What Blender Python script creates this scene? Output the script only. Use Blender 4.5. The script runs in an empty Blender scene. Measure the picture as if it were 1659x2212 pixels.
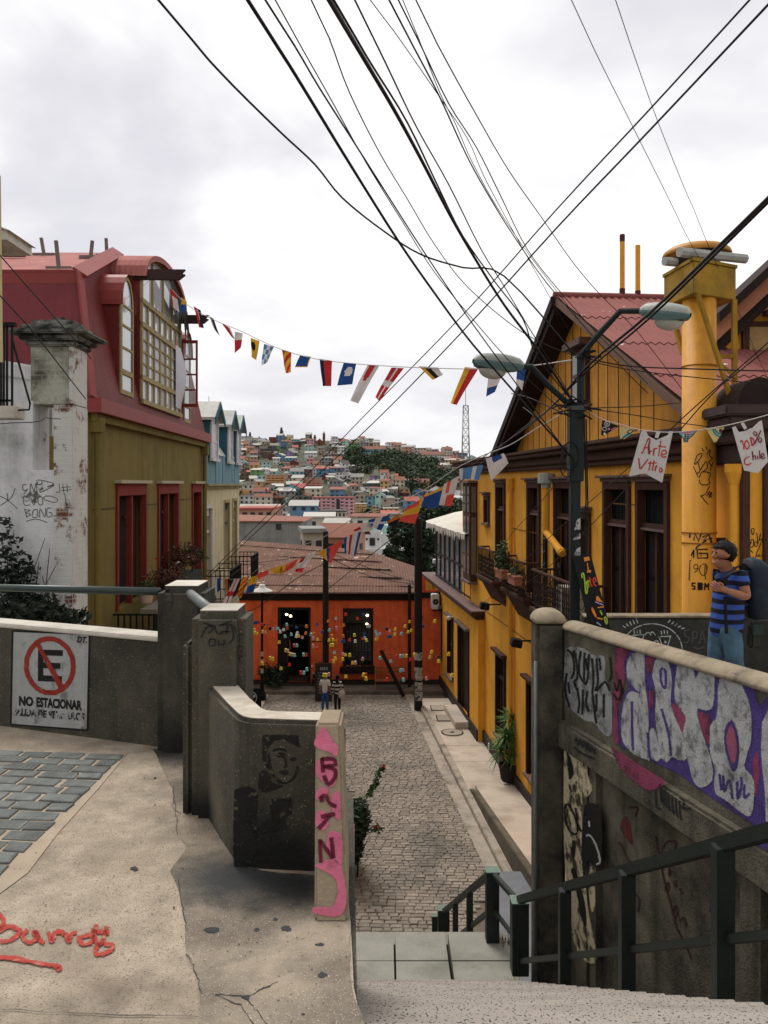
import bpy,bmesh,math,random
from mathutils import Vector as V,Matrix,noise as mnoise
R=random.Random(7)
col=bpy.context.scene.collection
sc=bpy.context.scene
FPX,CX,HY=1750.0,829.5,1046.0
def at(px,py,Y):
 return V(((px-CX)/FPX*Y,Y,-(py-HY)/FPX*Y))
def S(r,g,b):
 def f(c):
  c/=255.0
  return c/12.92 if c<=.04045 else((c+.055)/1.055)**2.4
 return(f(r),f(g),f(b),1.0)
def M(name,base,var=.18,sc_=2.5,dirt=None,dsc=.8,damt=.6,dlo=.48,dhi=.68,streak=None,samt=.5,rough=.85,bump=.25,bsc=35,spec=.25,metal=0.0,speck=None,ssc=160,slo=.62,shi=.68,corr=None,island=0.0,blotch=None,bl=(1.5,.56,.6),emit=None,spot=None,spray=0):
 if name in bpy.data.materials:return bpy.data.materials[name]
 m=bpy.data.materials.new(name);m.use_nodes=True
 nt=m.node_tree;N=nt.nodes;L=nt.links
 b=N['Principled BSDF']
 b.inputs['Roughness'].default_value=rough;b.inputs['Metallic'].default_value=metal
 b.inputs['Specular IOR Level'].default_value=spec
 geo=N.new('ShaderNodeNewGeometry')
 def nz(scale,detail=5,vec=None,ro=.6):
  n=N.new('ShaderNodeTexNoise');n.inputs['Scale'].default_value=scale;n.inputs['Detail'].default_value=detail
  n.inputs['Roughness'].default_value=ro
  L.new(vec or geo.outputs['Position'],n.inputs['Vector']);return n.outputs['Fac']
 def rng(fac,a,c,lo=0.,hi=1.):
  r=N.new('ShaderNodeMapRange');r.inputs[1].default_value=a;r.inputs[2].default_value=c
  r.inputs[3].default_value=lo;r.inputs[4].default_value=hi
  L.new(fac,r.inputs[0]);return r.outputs[0]
 def mix(fac,a,c):
  x=N.new('ShaderNodeMix');x.data_type='RGBA'
  L.new(fac,x.inputs[0])
  for v,i in((a,6),(c,7)):
   if isinstance(v,tuple):x.inputs[i].default_value=v
   else:L.new(v,x.inputs[i])
  return x.outputs[2]
 k=lambda f:(min(1,base[0]*f),min(1,base[1]*f),min(1,base[2]*f),1)
 c=mix(rng(nz(sc_),.3,.7),k(1-var),k(1+var))
 if island:
  g=N.new('ShaderNodeMix');g.data_type='RGBA';g.blend_type='MULTIPLY';g.inputs[0].default_value=1
  q=rng(geo.outputs['Random Per Island'],0,1,1-island,1+island)
  L.new(c,g.inputs[6]);L.new(q,g.inputs[7]);c=g.outputs[2]
 if blotch:c=mix(rng(nz(bl[0],7),bl[1],bl[2]),c,blotch)
 if dirt:c=mix(rng(nz(dsc,8,ro=.68),dlo,dhi,0,damt),c,dirt)
 if streak:
  mp=N.new('ShaderNodeVectorMath');mp.operation='MULTIPLY';mp.inputs[1].default_value=(4,4,.25)
  L.new(geo.outputs['Position'],mp.inputs[0])
  c=mix(rng(nz(1.2,6,mp.outputs[0]),.5,.75,0,samt),c,streak)
 if speck:c=mix(rng(nz(ssc,2),slo,shi),c,speck)
 for p_,r_,sc__ in(spot or[]):
  mp=N.new('ShaderNodeVectorMath');mp.operation='DISTANCE';mp.inputs[1].default_value=p_;L.new(geo.outputs['Position'],mp.inputs[0])
  ad=N.new('ShaderNodeMath');ad.operation='MULTIPLY_ADD';ad.inputs[1].default_value=r_*1.3;L.new(nz(4,8,ro=.7),ad.inputs[0]);L.new(mp.outputs['Value'],ad.inputs[2])
  c=mix(rng(ad.outputs[0],r_*.9,r_*1.7,.92,0),c,sc__)
 L.new(c,b.inputs['Base Color'])
 h=None
 if bump:h=nz(bsc,6)
 if corr:
  d=N.new('ShaderNodeVectorMath');d.operation='DOT_PRODUCT';d.inputs[1].default_value=corr[0]
  L.new(geo.outputs['Position'],d.inputs[0])
  mu=N.new('ShaderNodeMath');mu.operation='MULTIPLY';mu.inputs[1].default_value=2*math.pi/corr[1]
  L.new(d.outputs['Value'],mu.inputs[0])
  si=N.new('ShaderNodeMath');si.operation='SINE';L.new(mu.outputs[0],si.inputs[0])
  ad=N.new('ShaderNodeMath');ad.operation='MULTIPLY_ADD';ad.inputs[1].default_value=corr[2]
  L.new(si.outputs[0],ad.inputs[0])
  if h:L.new(h,ad.inputs[2])
  h=ad.outputs[0]
 if h:
  bp=N.new('ShaderNodeBump');bp.inputs['Strength'].default_value=bump or.3;bp.inputs['Distance'].default_value=.02
  L.new(h,bp.inputs['Height']);L.new(bp.outputs[0],b.inputs['Normal'])
 if spray:
  at_=N.new('ShaderNodeAttribute');at_.attribute_name='fade';ad=N.new('ShaderNodeMath');ad.operation='ADD';L.new(at_.outputs['Fac'],ad.inputs[0]);L.new(rng(nz(55,4,ro=.8),.3,.7,-.55,.45),ad.inputs[1])
  wr_=rng(nz(5,8,ro=.75),.30,.42,.25,1);mu_=N.new('ShaderNodeMath');mu_.operation='MULTIPLY';L.new(rng(ad.outputs[0],.15,.75),mu_.inputs[0]);L.new(wr_,mu_.inputs[1])
  tr=N.new('ShaderNodeBsdfTransparent');mx_=N.new('ShaderNodeMixShader');L.new(mu_.outputs[0],mx_.inputs[0]);L.new(tr.outputs[0],mx_.inputs[1]);L.new(b.outputs[0],mx_.inputs[2]);L.new(mx_.outputs[0],N['Material Output'].inputs['Surface'])
 if emit:
  b.inputs['Emission Color'].default_value=emit[0];b.inputs['Emission Strength'].default_value=emit[1]
 return m
def glass(name,tint=(.8,.85,.9,1),alpha=.35,rough=.05):
 if name in bpy.data.materials:return bpy.data.materials[name]
 m=bpy.data.materials.new(name);m.use_nodes=True
 N,L=m.node_tree.nodes,m.node_tree.links
 b=N['Principled BSDF'];b.inputs['Base Color'].default_value=tint;b.inputs['Roughness'].default_value=rough
 b.inputs['Specular IOR Level'].default_value=.8
 t=N.new('ShaderNodeBsdfTransparent');mx=N.new('ShaderNodeMixShader');mx.inputs[0].default_value=alpha
 L.new(t.outputs[0],mx.inputs[1]);L.new(b.outputs[0],mx.inputs[2])
 L.new(mx.outputs[0],N['Material Output'].inputs['Surface'])
 return m
def tag(o,label=None,cat=None,group=None,kind=None):
 if label:o['label']=label
 if cat:o['category']=cat
 if group:o['group']=group
 if kind:o['kind']=kind
 return o
def empty(name,loc,label,cat,group=None):
 o=bpy.data.objects.new(name,None);col.objects.link(o);o.location=loc;o.empty_display_size=.2
 return tag(o,label,cat,group)
def wloc(o):
 l=V((0,0,0))
 while o:l+=o.location;o=o.parent
 return l
class MB:
 """collects faces in world coordinates; build() links them as one mesh object"""
 def __init__(s):s.v=[];s.f=[];s.m=[];s.mi=0;s.fade={}
 def poly(s,pts):
  n=len(s.v);s.v+=[V(p)for p in pts];s.f.append(tuple(range(n,n+len(pts))));s.m.append(s.mi);return s
 def quad(s,a,b,c,d):return s.poly((a,b,c,d))
 def grid(s,rows,closed=False,caps=False):
  n=len(s.v);w=len(rows[0])
  for r in rows:s.v+=[V(p)for p in r]
  for i in range(len(rows)-1):
   for j in range(w if closed else w-1):
    a=n+i*w+j;b=n+i*w+(j+1)%w
    s.f.append((a,b,b+w,a+w));s.m.append(s.mi)
  if caps:
   s.f.append(tuple(n+j for j in reversed(range(w))));s.m.append(s.mi)
   e=n+(len(rows)-1)*w
   s.f.append(tuple(e+j for j in range(w)));s.m.append(s.mi)
  return s
 def hexa(s,p):
  n=len(s.v);s.v+=[V(q)for q in p]
  for f in((3,2,1,0),(4,5,6,7),(0,1,5,4),(1,2,6,5),(2,3,7,6),(3,0,4,7)):
   s.f.append(tuple(n+i for i in f));s.m.append(s.mi)
  return s
 def box(s,x0,x1,y0,y1,z0,z1):
  return s.hexa([(x0,y0,z0),(x1,y0,z0),(x1,y1,z0),(x0,y1,z0),(x0,y0,z1),(x1,y0,z1),(x1,y1,z1),(x0,y1,z1)])
 def fbox(s,fr,s0,s1,t0,t1,z0,z1):
  q=[fr(s0,t0,z0),fr(s1,t0,z0),fr(s1,t1,z0),fr(s0,t1,z0),fr(s0,t0,z1),fr(s1,t0,z1),fr(s1,t1,z1),fr(s0,t1,z1)]
  return s.hexa(q)
 def prism(s,pts,vec):
  n=len(s.v);k=len(pts);vec=V(vec)
  s.v+=[V(p)for p in pts]+[V(p)+vec for p in pts]
  s.f.append(tuple(range(n+k-1,n-1,-1)));s.m.append(s.mi)
  s.f.append(tuple(range(n+k,n+2*k)));s.m.append(s.mi)
  for i in range(k):
   j=(i+1)%k
   s.f.append((n+i,n+j,n+k+j,n+k+i));s.m.append(s.mi)
  return s
 def bar(s,a,b,w,h=None,up=(0,0,1)):
  a,b=V(a),V(b);h=h or w;d=(b-a).normalized();u=V(up)
  if abs(d.dot(u))>.98:u=V((1,0,0))
  x=d.cross(u).normalized()*w/2;y=x.cross(d).normalized()*h/2
  return s.hexa([a-x-y,a+x-y,a+x+y,a-x+y,b-x-y,b+x-y,b+x+y,b-x+y])
 def tube(s,pts,r,seg=8,caps=True):
  pts=[V(p)for p in pts];rows=[]
  rs=r if isinstance(r,(list,tuple))else[r]*len(pts)
  pu=None
  for i,p in enumerate(pts):
   d=(pts[min(i+1,len(pts)-1)]-pts[max(i-1,0)]).normalized()
   u=pu if pu is not None else(V((0,0,1))if abs(d.z)<.9 else V((1,0,0)))
   x=d.cross(u).normalized();y=x.cross(d).normalized();pu=y
   rows.append([p+(x*math.cos(2*math.pi*k/seg)+y*math.sin(2*math.pi*k/seg))*rs[i]for k in range(seg)])
  return s.grid(rows,True,caps)
 def lathe(s,c,prof,seg=16,caps=True):
  c=V(c)
  return s.grid([[c+V((r*math.cos(2*math.pi*k/seg),r*math.sin(2*math.pi*k/seg),z))for k in range(seg)]for r,z in prof],True,caps)
 def ell(s,c,rx,ry,rz,seg=12,rings=7):
  c=V(c)
  return s.grid([[c+V((rx*math.sin(t)*math.cos(2*math.pi*k/seg),ry*math.sin(t)*math.sin(2*math.pi*k/seg),-rz*math.cos(t)))for k in range(seg)]for t in[math.pi*(.02+.96*i/rings)for i in range(rings+1)]],True,True)
 def build(s,name,mats,parent=None,smooth=False,bevel=0.0,fix=True):
  me=bpy.data.meshes.new(name)
  mats=mats if isinstance(mats,(list,tuple))else[mats]
  if parent is not None:off=wloc(parent)
  else:
   xs=[p.x for p in s.v];ys=[p.y for p in s.v];zs=[p.z for p in s.v]
   off=V(((min(xs)+max(xs))/2,(min(ys)+max(ys))/2,min(zs)))
  me.from_pydata([p-off for p in s.v],[],s.f);me.update()
  if s.fade:
   a_=me.attributes.new('fade','FLOAT','POINT')
   for i in range(len(s.v)):a_.data[i].value=s.fade.get(i,1.)
  for m in mats:me.materials.append(m)
  if len(mats)>1:
   for p,i in zip(me.polygons,s.m):p.material_index=i
  if fix or bevel:
   bm=bmesh.new();bm.from_mesh(me)
   if fix:bmesh.ops.recalc_face_normals(bm,faces=bm.faces)
   if bevel:
    bmesh.ops.remove_doubles(bm,verts=bm.verts,dist=.0005)
    es=[e for e in bm.edges if len(e.link_faces)==2 and e.calc_face_angle(0)>.5]
    bmesh.ops.bevel(bm,geom=es,offset=bevel,segments=2,affect='EDGES',clamp_overlap=True)
   bm.to_mesh(me);bm.free()
  if smooth:
   for p in me.polygons:p.use_smooth=True
  o=bpy.data.objects.new(name,me);col.objects.link(o)
  if parent is not None:o.parent=parent
  else:o.location=off
  return o
def thing(mb,name,mats,label,cat,group=None,kind=None,**k):
 return tag(mb.build(name,mats,**k),label,cat,group,kind or 'thing')
class Fr:
 """vertical facade: s runs along it (here: world Y distance), t outwards, z up"""
 def __init__(s,x0,k,side):
  s.x0,s.k=x0,k;n=math.hypot(1,k);s.n=V((side/n,-side*k/n,0));s.side=side
 def __call__(s,y,t=0.,z=0.):return V((s.x0+s.k*y,y,z))+s.n*t
 def y(s,px):return FPX*s.x0/(px-CX-s.k*FPX)
 def z(s,py,px):return-(py-HY)/FPX*s.y(px)
 def ray(s,px,py,t=0.):
  o=s(0,t,0);d=V(((px-CX)/FPX,1,-(py-HY)/FPX));n=s.n
  return d*(o.dot(n)/d.dot(n))
class Pl:
 """plane through three points; ray() puts a view pixel on it, offset by t towards the camera side"""
 def __init__(s,a,b,c):
  s.a=V(a);s.n=(V(b)-V(a)).cross(V(c)-V(a)).normalized()
  if s.n.dot(s.a)>0:s.n=-s.n
 def ray(s,px,py,t=0.):
  d=V(((px-CX)/FPX,1,-(py-HY)/FPX));return d*((s.a+s.n*t).dot(s.n)/d.dot(s.n))
def smooth_path(p,n=5):
 if len(p)<3:return[V(q)for q in p]
 p=[V(q)for q in p];out=[]
 for i in range(len(p)-1):
  a,b,c,d=p[max(i-1,0)],p[i],p[i+1],p[min(i+2,len(p)-1)]
  for k in range(n):
   t=k/n
   out.append(.5*((2*b)+(c-a)*t+(2*a-5*b+4*c-d)*t*t+(3*b-a-3*c+d)*t**3))
 out.append(p[-1]);return out
SOFT=0
def stroke(mb,pl,pts,w,t=.004,curve=True,jit=.12):
 """a painted line on plane pl through view pixels pts, w pixels wide"""
 P=[V((x,y,0))for x,y in pts]
 if curve:P=smooth_path(P,5)
 rows=[]
 for i,p in enumerate(P):
  d=(P[min(i+1,len(P)-1)]-P[max(i-1,0)]);d=d.normalized()if d.length else V((1,0,0))
  n=V((-d.y,d.x,0))*w/2*(1+R.uniform(-jit,jit))
  k=SOFT/max(n.length,.01);n0=len(mb.v)
  fs=(1+k,max(.1,1-k*.5),-max(.1,1-k*.5),-1-k)if SOFT else(1,-1)
  rows.append([pl.ray(p.x+n.x*f,p.y+n.y*f,t)for f in fs])
 mb.grid(rows)
 mb.fade[n0]=1.
 if SOFT:
  for i in range(len(rows)):mb.fade[n0+i*4]=0.;mb.fade[n0+i*4+3]=0.
def fill(mb,pl,pts,t=.003,curve=True):
 P=[V((x,y,0))for x,y in pts]
 if curve:P=smooth_path(P+[P[0]],4)[:-1]
 mb.fade[len(mb.v)]=1.
 if not SOFT:mb.poly([pl.ray(p.x,p.y,t)for p in P]);return
 ar=sum(a.x*b.y-b.x*a.y for a,b in zip(P,P[1:]+P[:1]));q=[]
 for i,p in enumerate(P):
  d=P[(i+1)%len(P)]-P[i-1];d=d.normalized()if d.length else V((1,0,0));q.append(V((d.y,-d.x,0))*(1 if ar>0 else-1))
 n0=len(mb.v);inn=[pl.ray(p.x-n.x*SOFT*.4,p.y-n.y*SOFT*.4,t)for p,n in zip(P,q)];out=[pl.ray(p.x+n.x*SOFT,p.y+n.y*SOFT,t-.0006)for p,n in zip(P,q)]
 mb.poly(inn);k=len(P);mb.v+=out
 for i in range(k):j=(i+1)%k;mb.f.append((n0+i,n0+j,n0+k+j,n0+k+i));mb.m.append(mb.mi);mb.fade[n0+k+i]=0.
def text_mesh(mb,body,fn,size=1.0,bold=.02,shear=0.):
 """adds the letters of body through fn(x, y) -> world point; letter height is size"""
 cu=bpy.data.curves.new('letters','FONT');cu.body=body;cu.size=size;cu.offset=bold*size;cu.shear=shear
 cu.resolution_u=3
 o=bpy.data.objects.new('letters',cu);col.objects.link(o)
 bpy.context.view_layer.update()
 me=bpy.data.meshes.new_from_object(o.evaluated_get(bpy.context.evaluated_depsgraph_get()))
 w=max([v.co.x for v in me.vertices]or[1])
 for p in me.polygons:mb.poly([fn(me.vertices[i].co.x,me.vertices[i].co.y)for i in p.vertices])
 bpy.data.objects.remove(o);bpy.data.curves.remove(cu);bpy.data.meshes.remove(me)
 return w
def text_width(body,size,bold=.02):
 return text_mesh(MB(),body,lambda x,y:V((x,y,0)),size,bold)
def copy_tree(o,parent=None):
 c=o.copy();col.objects.link(c);c.parent=parent
 for ch in list(o.children):copy_tree(ch,c)
 return c
def skin(name,nodes,edges,mat,parent,sub=2,root=0,flat=None):
 """nodes: (point, radius or (rx, ry)); one continuous skinned surface"""
 off=wloc(parent)
 me=bpy.data.meshes.new(name);me.from_pydata([V(n[0])-off for n in nodes],edges,[]);me.update()
 o=bpy.data.objects.new(name,me);col.objects.link(o);o.parent=parent
 o.modifiers.new('skin','SKIN').use_smooth_shade=True
 for i,n in enumerate(nodes):
  r=n[1]if isinstance(n[1],(tuple,list))else(n[1],n[1])
  sv=me.skin_vertices[0].data[i];sv.radius=r;sv.use_root=(i==root)
 if sub:
  sm=o.modifiers.new('sub','SUBSURF');sm.levels=sub;sm.render_levels=sub
 bpy.context.view_layer.update()
 ev=o.evaluated_get(bpy.context.evaluated_depsgraph_get())
 nm=bpy.data.meshes.new_from_object(ev)
 o.modifiers.clear();o.data=nm;bpy.data.meshes.remove(me)
 nm.materials.clear();nm.materials.append(mat)
 for p in nm.polygons:p.use_smooth=True
 return o
def leaves(mb,c,rad,n,size,rr=None,bias=.75,long=1.6,shell=.35):
 rr=rr or R;c=V(c)
 for _ in range(n):
  d=V((rr.gauss(0,1),rr.gauss(0,1),rr.gauss(0,1))).normalized()
  q=c+V((d.x*rad[0],d.y*rad[1],d.z*rad[2]))*(shell+(1-shell)*rr.random()**bias)
  u=V((rr.gauss(0,1),rr.gauss(0,1),rr.gauss(0,.6))).normalized();w=u.cross(V((rr.gauss(0,1),rr.gauss(0,1),rr.gauss(0,1)))).normalized()
  sz=size*rr.uniform(.6,1.3)
  mb.poly([q-u*sz*long/2,q+w*sz*.4,q+u*sz*long/2,q-w*sz*.4])
def wall_holes(mb,fr,y0,y1,z0,z1,holes,depth=.2,t=0.):
 """facade sheet with real openings (ya, yb, za, zb) and reveals"""
 ys=sorted({y0,y1,*[h[0]for h in holes],*[h[1]for h in holes]});zs=sorted({z0,z1,*[h[2]for h in holes],*[h[3]for h in holes]})
 ys=[y for y in ys if y0<=y<=y1];zs=[z for z in zs if z0<=z<=z1]
 for a,b in zip(ys,ys[1:]):
  for c,d in zip(zs,zs[1:]):
   ym,zm=(a+b)/2,(c+d)/2
   if any(h[0]<ym<h[1]and h[2]<zm<h[3]for h in holes):continue
   mb.quad(fr(a,t,c),fr(b,t,c),fr(b,t,d),fr(a,t,d))
 for a,b,c,d in holes:
  for p,q in(((a,c),(b,c)),((b,c),(b,d)),((b,d),(a,d)),((a,d),(a,c))):
   mb.quad(fr(p[0],t,p[1]),fr(q[0],t,q[1]),fr(q[0],t-depth,q[1]),fr(p[0],t-depth,p[1]))
cam=bpy.data.cameras.new('camera');co=bpy.data.objects.new('camera',cam);col.objects.link(co)
co.location=(0,0,0);co.rotation_euler=(math.pi/2,0,0)
cam.sensor_fit='HORIZONTAL';cam.sensor_width=36;cam.lens=36*FPX/1659;cam.shift_y=-60/1659
cam.clip_start=.05;cam.clip_end=6000
sc.camera=co
sc.view_settings.view_transform='Standard';sc.view_settings.look='None';sc.view_settings.gamma=1
sc.view_settings.exposure=EXPO=0.55
SUN_EL,SUN_AZ=math.radians(58),math.radians(-28)
sd=V((math.sin(SUN_AZ)*math.cos(SUN_EL),math.cos(SUN_AZ)*math.cos(SUN_EL),math.sin(SUN_EL)))
sl=bpy.data.lights.new('sun','SUN');sl.energy=1.5;sl.angle=math.radians(22);sl.color=(1,.96,.9)
so=bpy.data.objects.new('sun',sl);col.objects.link(so);so.rotation_euler=sd.to_track_quat('Z','Y').to_euler();so.location=(0,0,60)
w=bpy.data.worlds.new('World');sc.world=w;w.use_nodes=True
N,L=w.node_tree.nodes,w.node_tree.links
bg=N['Background'];bg.inputs['Strength'].default_value=.1
sky=N.new('ShaderNodeTexSky');sky.sky_type='NISHITA';sky.sun_disc=False;sky.sun_elevation=SUN_EL;sky.sun_rotation=SUN_AZ
tc=N.new('ShaderNodeTexCoord');sp=N.new('ShaderNodeSeparateXYZ');L.new(tc.outputs['Generated'],sp.inputs[0])
def wn(op,a,b=None,c=None):
 n=N.new('ShaderNodeMath');n.operation=op
 for i,q in enumerate((a,b,c)):
  if q is None:continue
  if isinstance(q,(int,float)):n.inputs[i].default_value=q
  else:L.new(q,n.inputs[i])
 return n.outputs[0]
zc=wn('MAXIMUM',sp.outputs['Z'],.0)
den=wn('ADD',zc,.28)
cv=N.new('ShaderNodeCombineXYZ');L.new(wn('DIVIDE',sp.outputs['X'],den),cv.inputs[0]);L.new(wn('DIVIDE',sp.outputs['Y'],den),cv.inputs[1])
def wnoise(scale,detail,off):
 m=N.new('ShaderNodeMapping');m.inputs['Location'].default_value=off;L.new(cv.outputs[0],m.inputs[0])
 n=N.new('ShaderNodeTexNoise');n.inputs['Scale'].default_value=scale;n.inputs['Detail'].default_value=detail;n.inputs['Roughness'].default_value=.52
 n.inputs['Distortion'].default_value=.3
 L.new(m.outputs[0],n.inputs['Vector']);return n.outputs['Fac']
def wr(f,a,b,lo=0.,hi=1.):
 r=N.new('ShaderNodeMapRange');r.interpolation_type='SMOOTHSTEP'
 for i,q in zip((1,2,3,4),(a,b,lo,hi)):r.inputs[i].default_value=q
 L.new(f,r.inputs[0]);return r.outputs[0]
def wmix(f,a,b):
 x=N.new('ShaderNodeMix');x.data_type='RGBA';L.new(f,x.inputs[0])
 for q,i in((a,6),(b,7)):
  if isinstance(q,tuple):x.inputs[i].default_value=q
  else:L.new(q,x.inputs[i])
 return x.outputs[2]
clouds=wmix(wr(wnoise(1.35,5,(3.1,1.7,0)),.42,.67),(8.0,7.87,7.7,1),(5.35,5.25,5.6,1))
low=wmix(wr(wnoise(2.4,4,(8.2,4.4,0)),.35,.7),(6.7,6.65,6.8,1),(5.3,5.25,5.55,1))
c=wmix(wr(zc,.02,.30),low,clouds)
dim=wr(sp.outputs['Y'],-.5,.6,.78,1.0)
vm=N.new('ShaderNodeVectorMath');vm.operation='SCALE';L.new(c,vm.inputs[0]);L.new(dim,vm.inputs['Scale'])
fin=wmix(wr(sp.outputs['Z'],-.06,-.005),(1.2,1.15,1.05,1),vm.outputs[0])
sk=N.new('ShaderNodeMix');sk.data_type='RGBA';sk.inputs[0].default_value=.96
L.new(sky.outputs[0],sk.inputs[6]);L.new(fin,sk.inputs[7]);L.new(sk.outputs[2],bg.inputs[0])
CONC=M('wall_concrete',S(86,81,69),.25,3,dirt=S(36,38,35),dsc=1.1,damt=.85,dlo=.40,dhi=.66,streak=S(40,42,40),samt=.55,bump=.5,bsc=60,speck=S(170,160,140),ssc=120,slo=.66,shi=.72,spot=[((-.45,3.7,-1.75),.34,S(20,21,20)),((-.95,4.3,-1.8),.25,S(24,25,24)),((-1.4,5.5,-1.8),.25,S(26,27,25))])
CAPC=M('cap_concrete',S(205,198,185),.12,5,dirt=S(110,105,95),damt=.6,bump=.35,bsc=70)
GRND=M('terrace_concrete',S(172,158,140),.24,7,dirt=S(98,88,76),dsc=1.3,damt=.75,dlo=.47,dhi=.68,bump=.5,bsc=110,blotch=S(160,144,126),bl=(3.2,.5,.66),speck=S(112,100,86),ssc=150,slo=.565,shi=.64)
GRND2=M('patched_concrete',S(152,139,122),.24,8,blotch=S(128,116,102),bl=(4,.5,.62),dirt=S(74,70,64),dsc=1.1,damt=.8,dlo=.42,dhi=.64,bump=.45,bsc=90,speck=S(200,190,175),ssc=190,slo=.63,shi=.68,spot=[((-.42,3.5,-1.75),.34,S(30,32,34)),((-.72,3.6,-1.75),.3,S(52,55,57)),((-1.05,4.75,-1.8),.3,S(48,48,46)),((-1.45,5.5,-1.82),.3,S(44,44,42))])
GRAN=M('granite',S(162,153,144),.08,1.5,dirt=S(120,116,110),dsc=1.3,damt=.5,bump=.25,bsc=150,speck=S(70,70,70),ssc=75,slo=.58,shi=.63)
TILE=M('landing_tile',S(150,148,138),.1,2.5,dirt=S(92,96,78),dsc=1.0,damt=.6,bump=.2,bsc=90,speck=S(95,95,92),ssc=120)
SETT=M('basalt_sett',S(104,107,104),.28,9,island=.26,bump=.9,bsc=28,rough=.75,speck=S(150,150,150),ssc=140,slo=.68,shi=.72)
MORT=M('mortar',S(166,150,130),.15,4,bump=.4,bsc=80)
RAILM=M('green_black_rail_paint',S(30,38,34),.15,8,rough=.5,bump=.15,bsc=60,spec=.4)
CAPG=M('worn_green_cap',S(112,132,118),.2,20,rough=.6)
STEEL=M('grey_pipe_steel',S(110,114,112),.15,6,rough=.5,bump=.1,metal=.3)
BLK=M('black_paint',S(24,24,24),.2,12,rough=.8,bump=0)
REDP=M('red_paint',S(140,45,35),.2,14,rough=.8,bump=0,dirt=S(120,110,100),dsc=14,damt=.5,dlo=.58,dhi=.66)
GUM=M('old_gum',S(58,60,60),.2,30,bump=.3,bsc=150)
PINK=M('pink_paint',S(196,110,132),.15,8,bump=.3,dirt=S(120,108,98),dsc=5,damt=.9,dlo=.54,dhi=.6)
MAROON=M('maroon_paint',S(92,26,44),.2,9,bump=0,spray=1)
PINKS=M('pink_spray_paint',S(190,100,124),.15,8,bump=.3,spray=1)
BSP=M('black_spray',S(26,26,26),.3,9,bump=.3,spray=1)
GZ=lambda Y:-1.6-.0414*Y
GP=Pl((0,0,GZ(0)),(1,0,GZ(0)),(0,1,GZ(1)))
def onground(px,py,t=0.):return GP.ray(px,py,t)
SL=lambda Y:.045-.045*Y
edge=[onground(x,y)for x,y in((757,1988),(761,2060),(764,2130),(772,2170),(787,2212))]
pts=[(-9,-4,GZ(-4)),(3.2,-4,GZ(-4)),(3.2,2.5,GZ(2.5)),(-.055,2.5,GZ(2.5))]+[tuple(p)for p in reversed(edge)]+[(-.15,3.4,GZ(3.4)),(-.3,3.9,GZ(3.9)),(-.75,4.7,GZ(4.7)),(-1.6,5.9,GZ(5.9)),(-2.95,6.4,GZ(6.4)),(-9,8.9,GZ(8.9))]
mb=MB();mb.prism(pts,(0,0,-.6))
tag(mb.build('terrace_ground',GRND),'pale worn concrete terrace in the foreground with red sprayed scrawl','ground',kind='structure')
mb=MB()
raw=[(330,1620),(352,1655),(372,1700),(372,1740),(392,1760),(385,1790),(402,1830),(370,1880),(395,1960),(405,2060),(428,2110),(434,2160),(425,2230),(800,2240),(786,2207),(770,2165),(760,2125),(757,2060),(755,1992),(684,1990),(680,1890),(560,1880),(540,1850),(505,1790),(465,1715),(425,1640),(390,1610)]
P=[]
for i in range(len(raw)):
 a,b=raw[i],raw[(i+1)%len(raw)]
 for k in range(4):
  t=k/4;P.append((a[0]+(b[0]-a[0])*t+R.uniform(-3,3),a[1]+(b[1]-a[1])*t+R.uniform(-2,2)))
mb.poly([onground(x,y,.004)for x,y in P])
tag(mb.build('patched_pavement',GRND2,fix=False),'darker patched strip of concrete along the low wall','pavement',kind='structure')
mb=MB()
if 0:
 SOOT=M('soot_stain',S(62,66,68),.3,5,bump=.3,bsc=90,blotch=S(140,130,118),bl=(7,.52,.62))
if 0:fill(mb,GP,[(505,1790),(560,1850),(690,1885),(690,1930),(610,1935),(560,1905),(500,1890),(440,1880),(430,1830),(470,1800),(465,1770)],.008)
if 0:tag(mb.build('soot_stain',SOOT,fix=False),'dark soot stain on the pavement at the foot of the wall','stain',kind='stuff')
mb=MB()
for x,y,r in((290,1875,11),(503,1645,12),(458,2008,18),(618,2004,16),(555,2008,9),(690,2040,12),(695,2105,14),(530,2153,14),(595,1985,7),(100,1990,3),(335,1680,4),(655,2190,6),(375,1960,4)):
 fill(mb,GP,[(x+r*.85*math.cos(a)*R.uniform(.55,1.25),y+r*.4*math.sin(a)*R.uniform(.5,1.3))for a in[i*.45 for i in range(14)]],.006,False)
tag(mb.build('flattened_gum',GUM,fix=False),'black flattened gum spots dotted over the pavement','gum',kind='stuff')
mb=MB()
for pl in([(372,1700),(380,1760),(384,1800)],[(384,1895),(395,1960),(404,2010)],[(465,2148),(520,2170),(560,2230)],[(404,2060),(428,2110),(435,2150)],[(530,2155),(560,2190),(590,2230)],[(500,1793),(560,1850)],[(0,2180),(200,2190),(430,2196)],[(465,2148),(540,2150),(600,2120)]):
 q=[]
 for a,b in zip(pl,pl[1:]):
  for k in range(6):q.append((a[0]+(b[0]-a[0])*k/6+R.uniform(-3,3),a[1]+(b[1]-a[1])*k/6+R.uniform(-2,2)))
 q.append(pl[-1]);stroke(mb,GP,q,1.5,.006,False,.6)
tag(mb.build('pavement_crack',GUM,fix=False),'thin dark cracks running through the pavement','crack',kind='stuff')
mb=MB();rg=random.Random(31)
for _ in range(420):
 px,py=rg.uniform(0,760),1630+590*rg.random()**.8;r_=rg.uniform(.8,2.6);a0_=rg.random()*6
 if px>400 and py<1900:continue
 mb.poly([onground(px+r_*math.cos(a0_+k*1.5)*rg.uniform(.5,1.4),py+r_*.5*math.sin(a0_+k*1.5),.0062)for k in range(4)])
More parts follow.
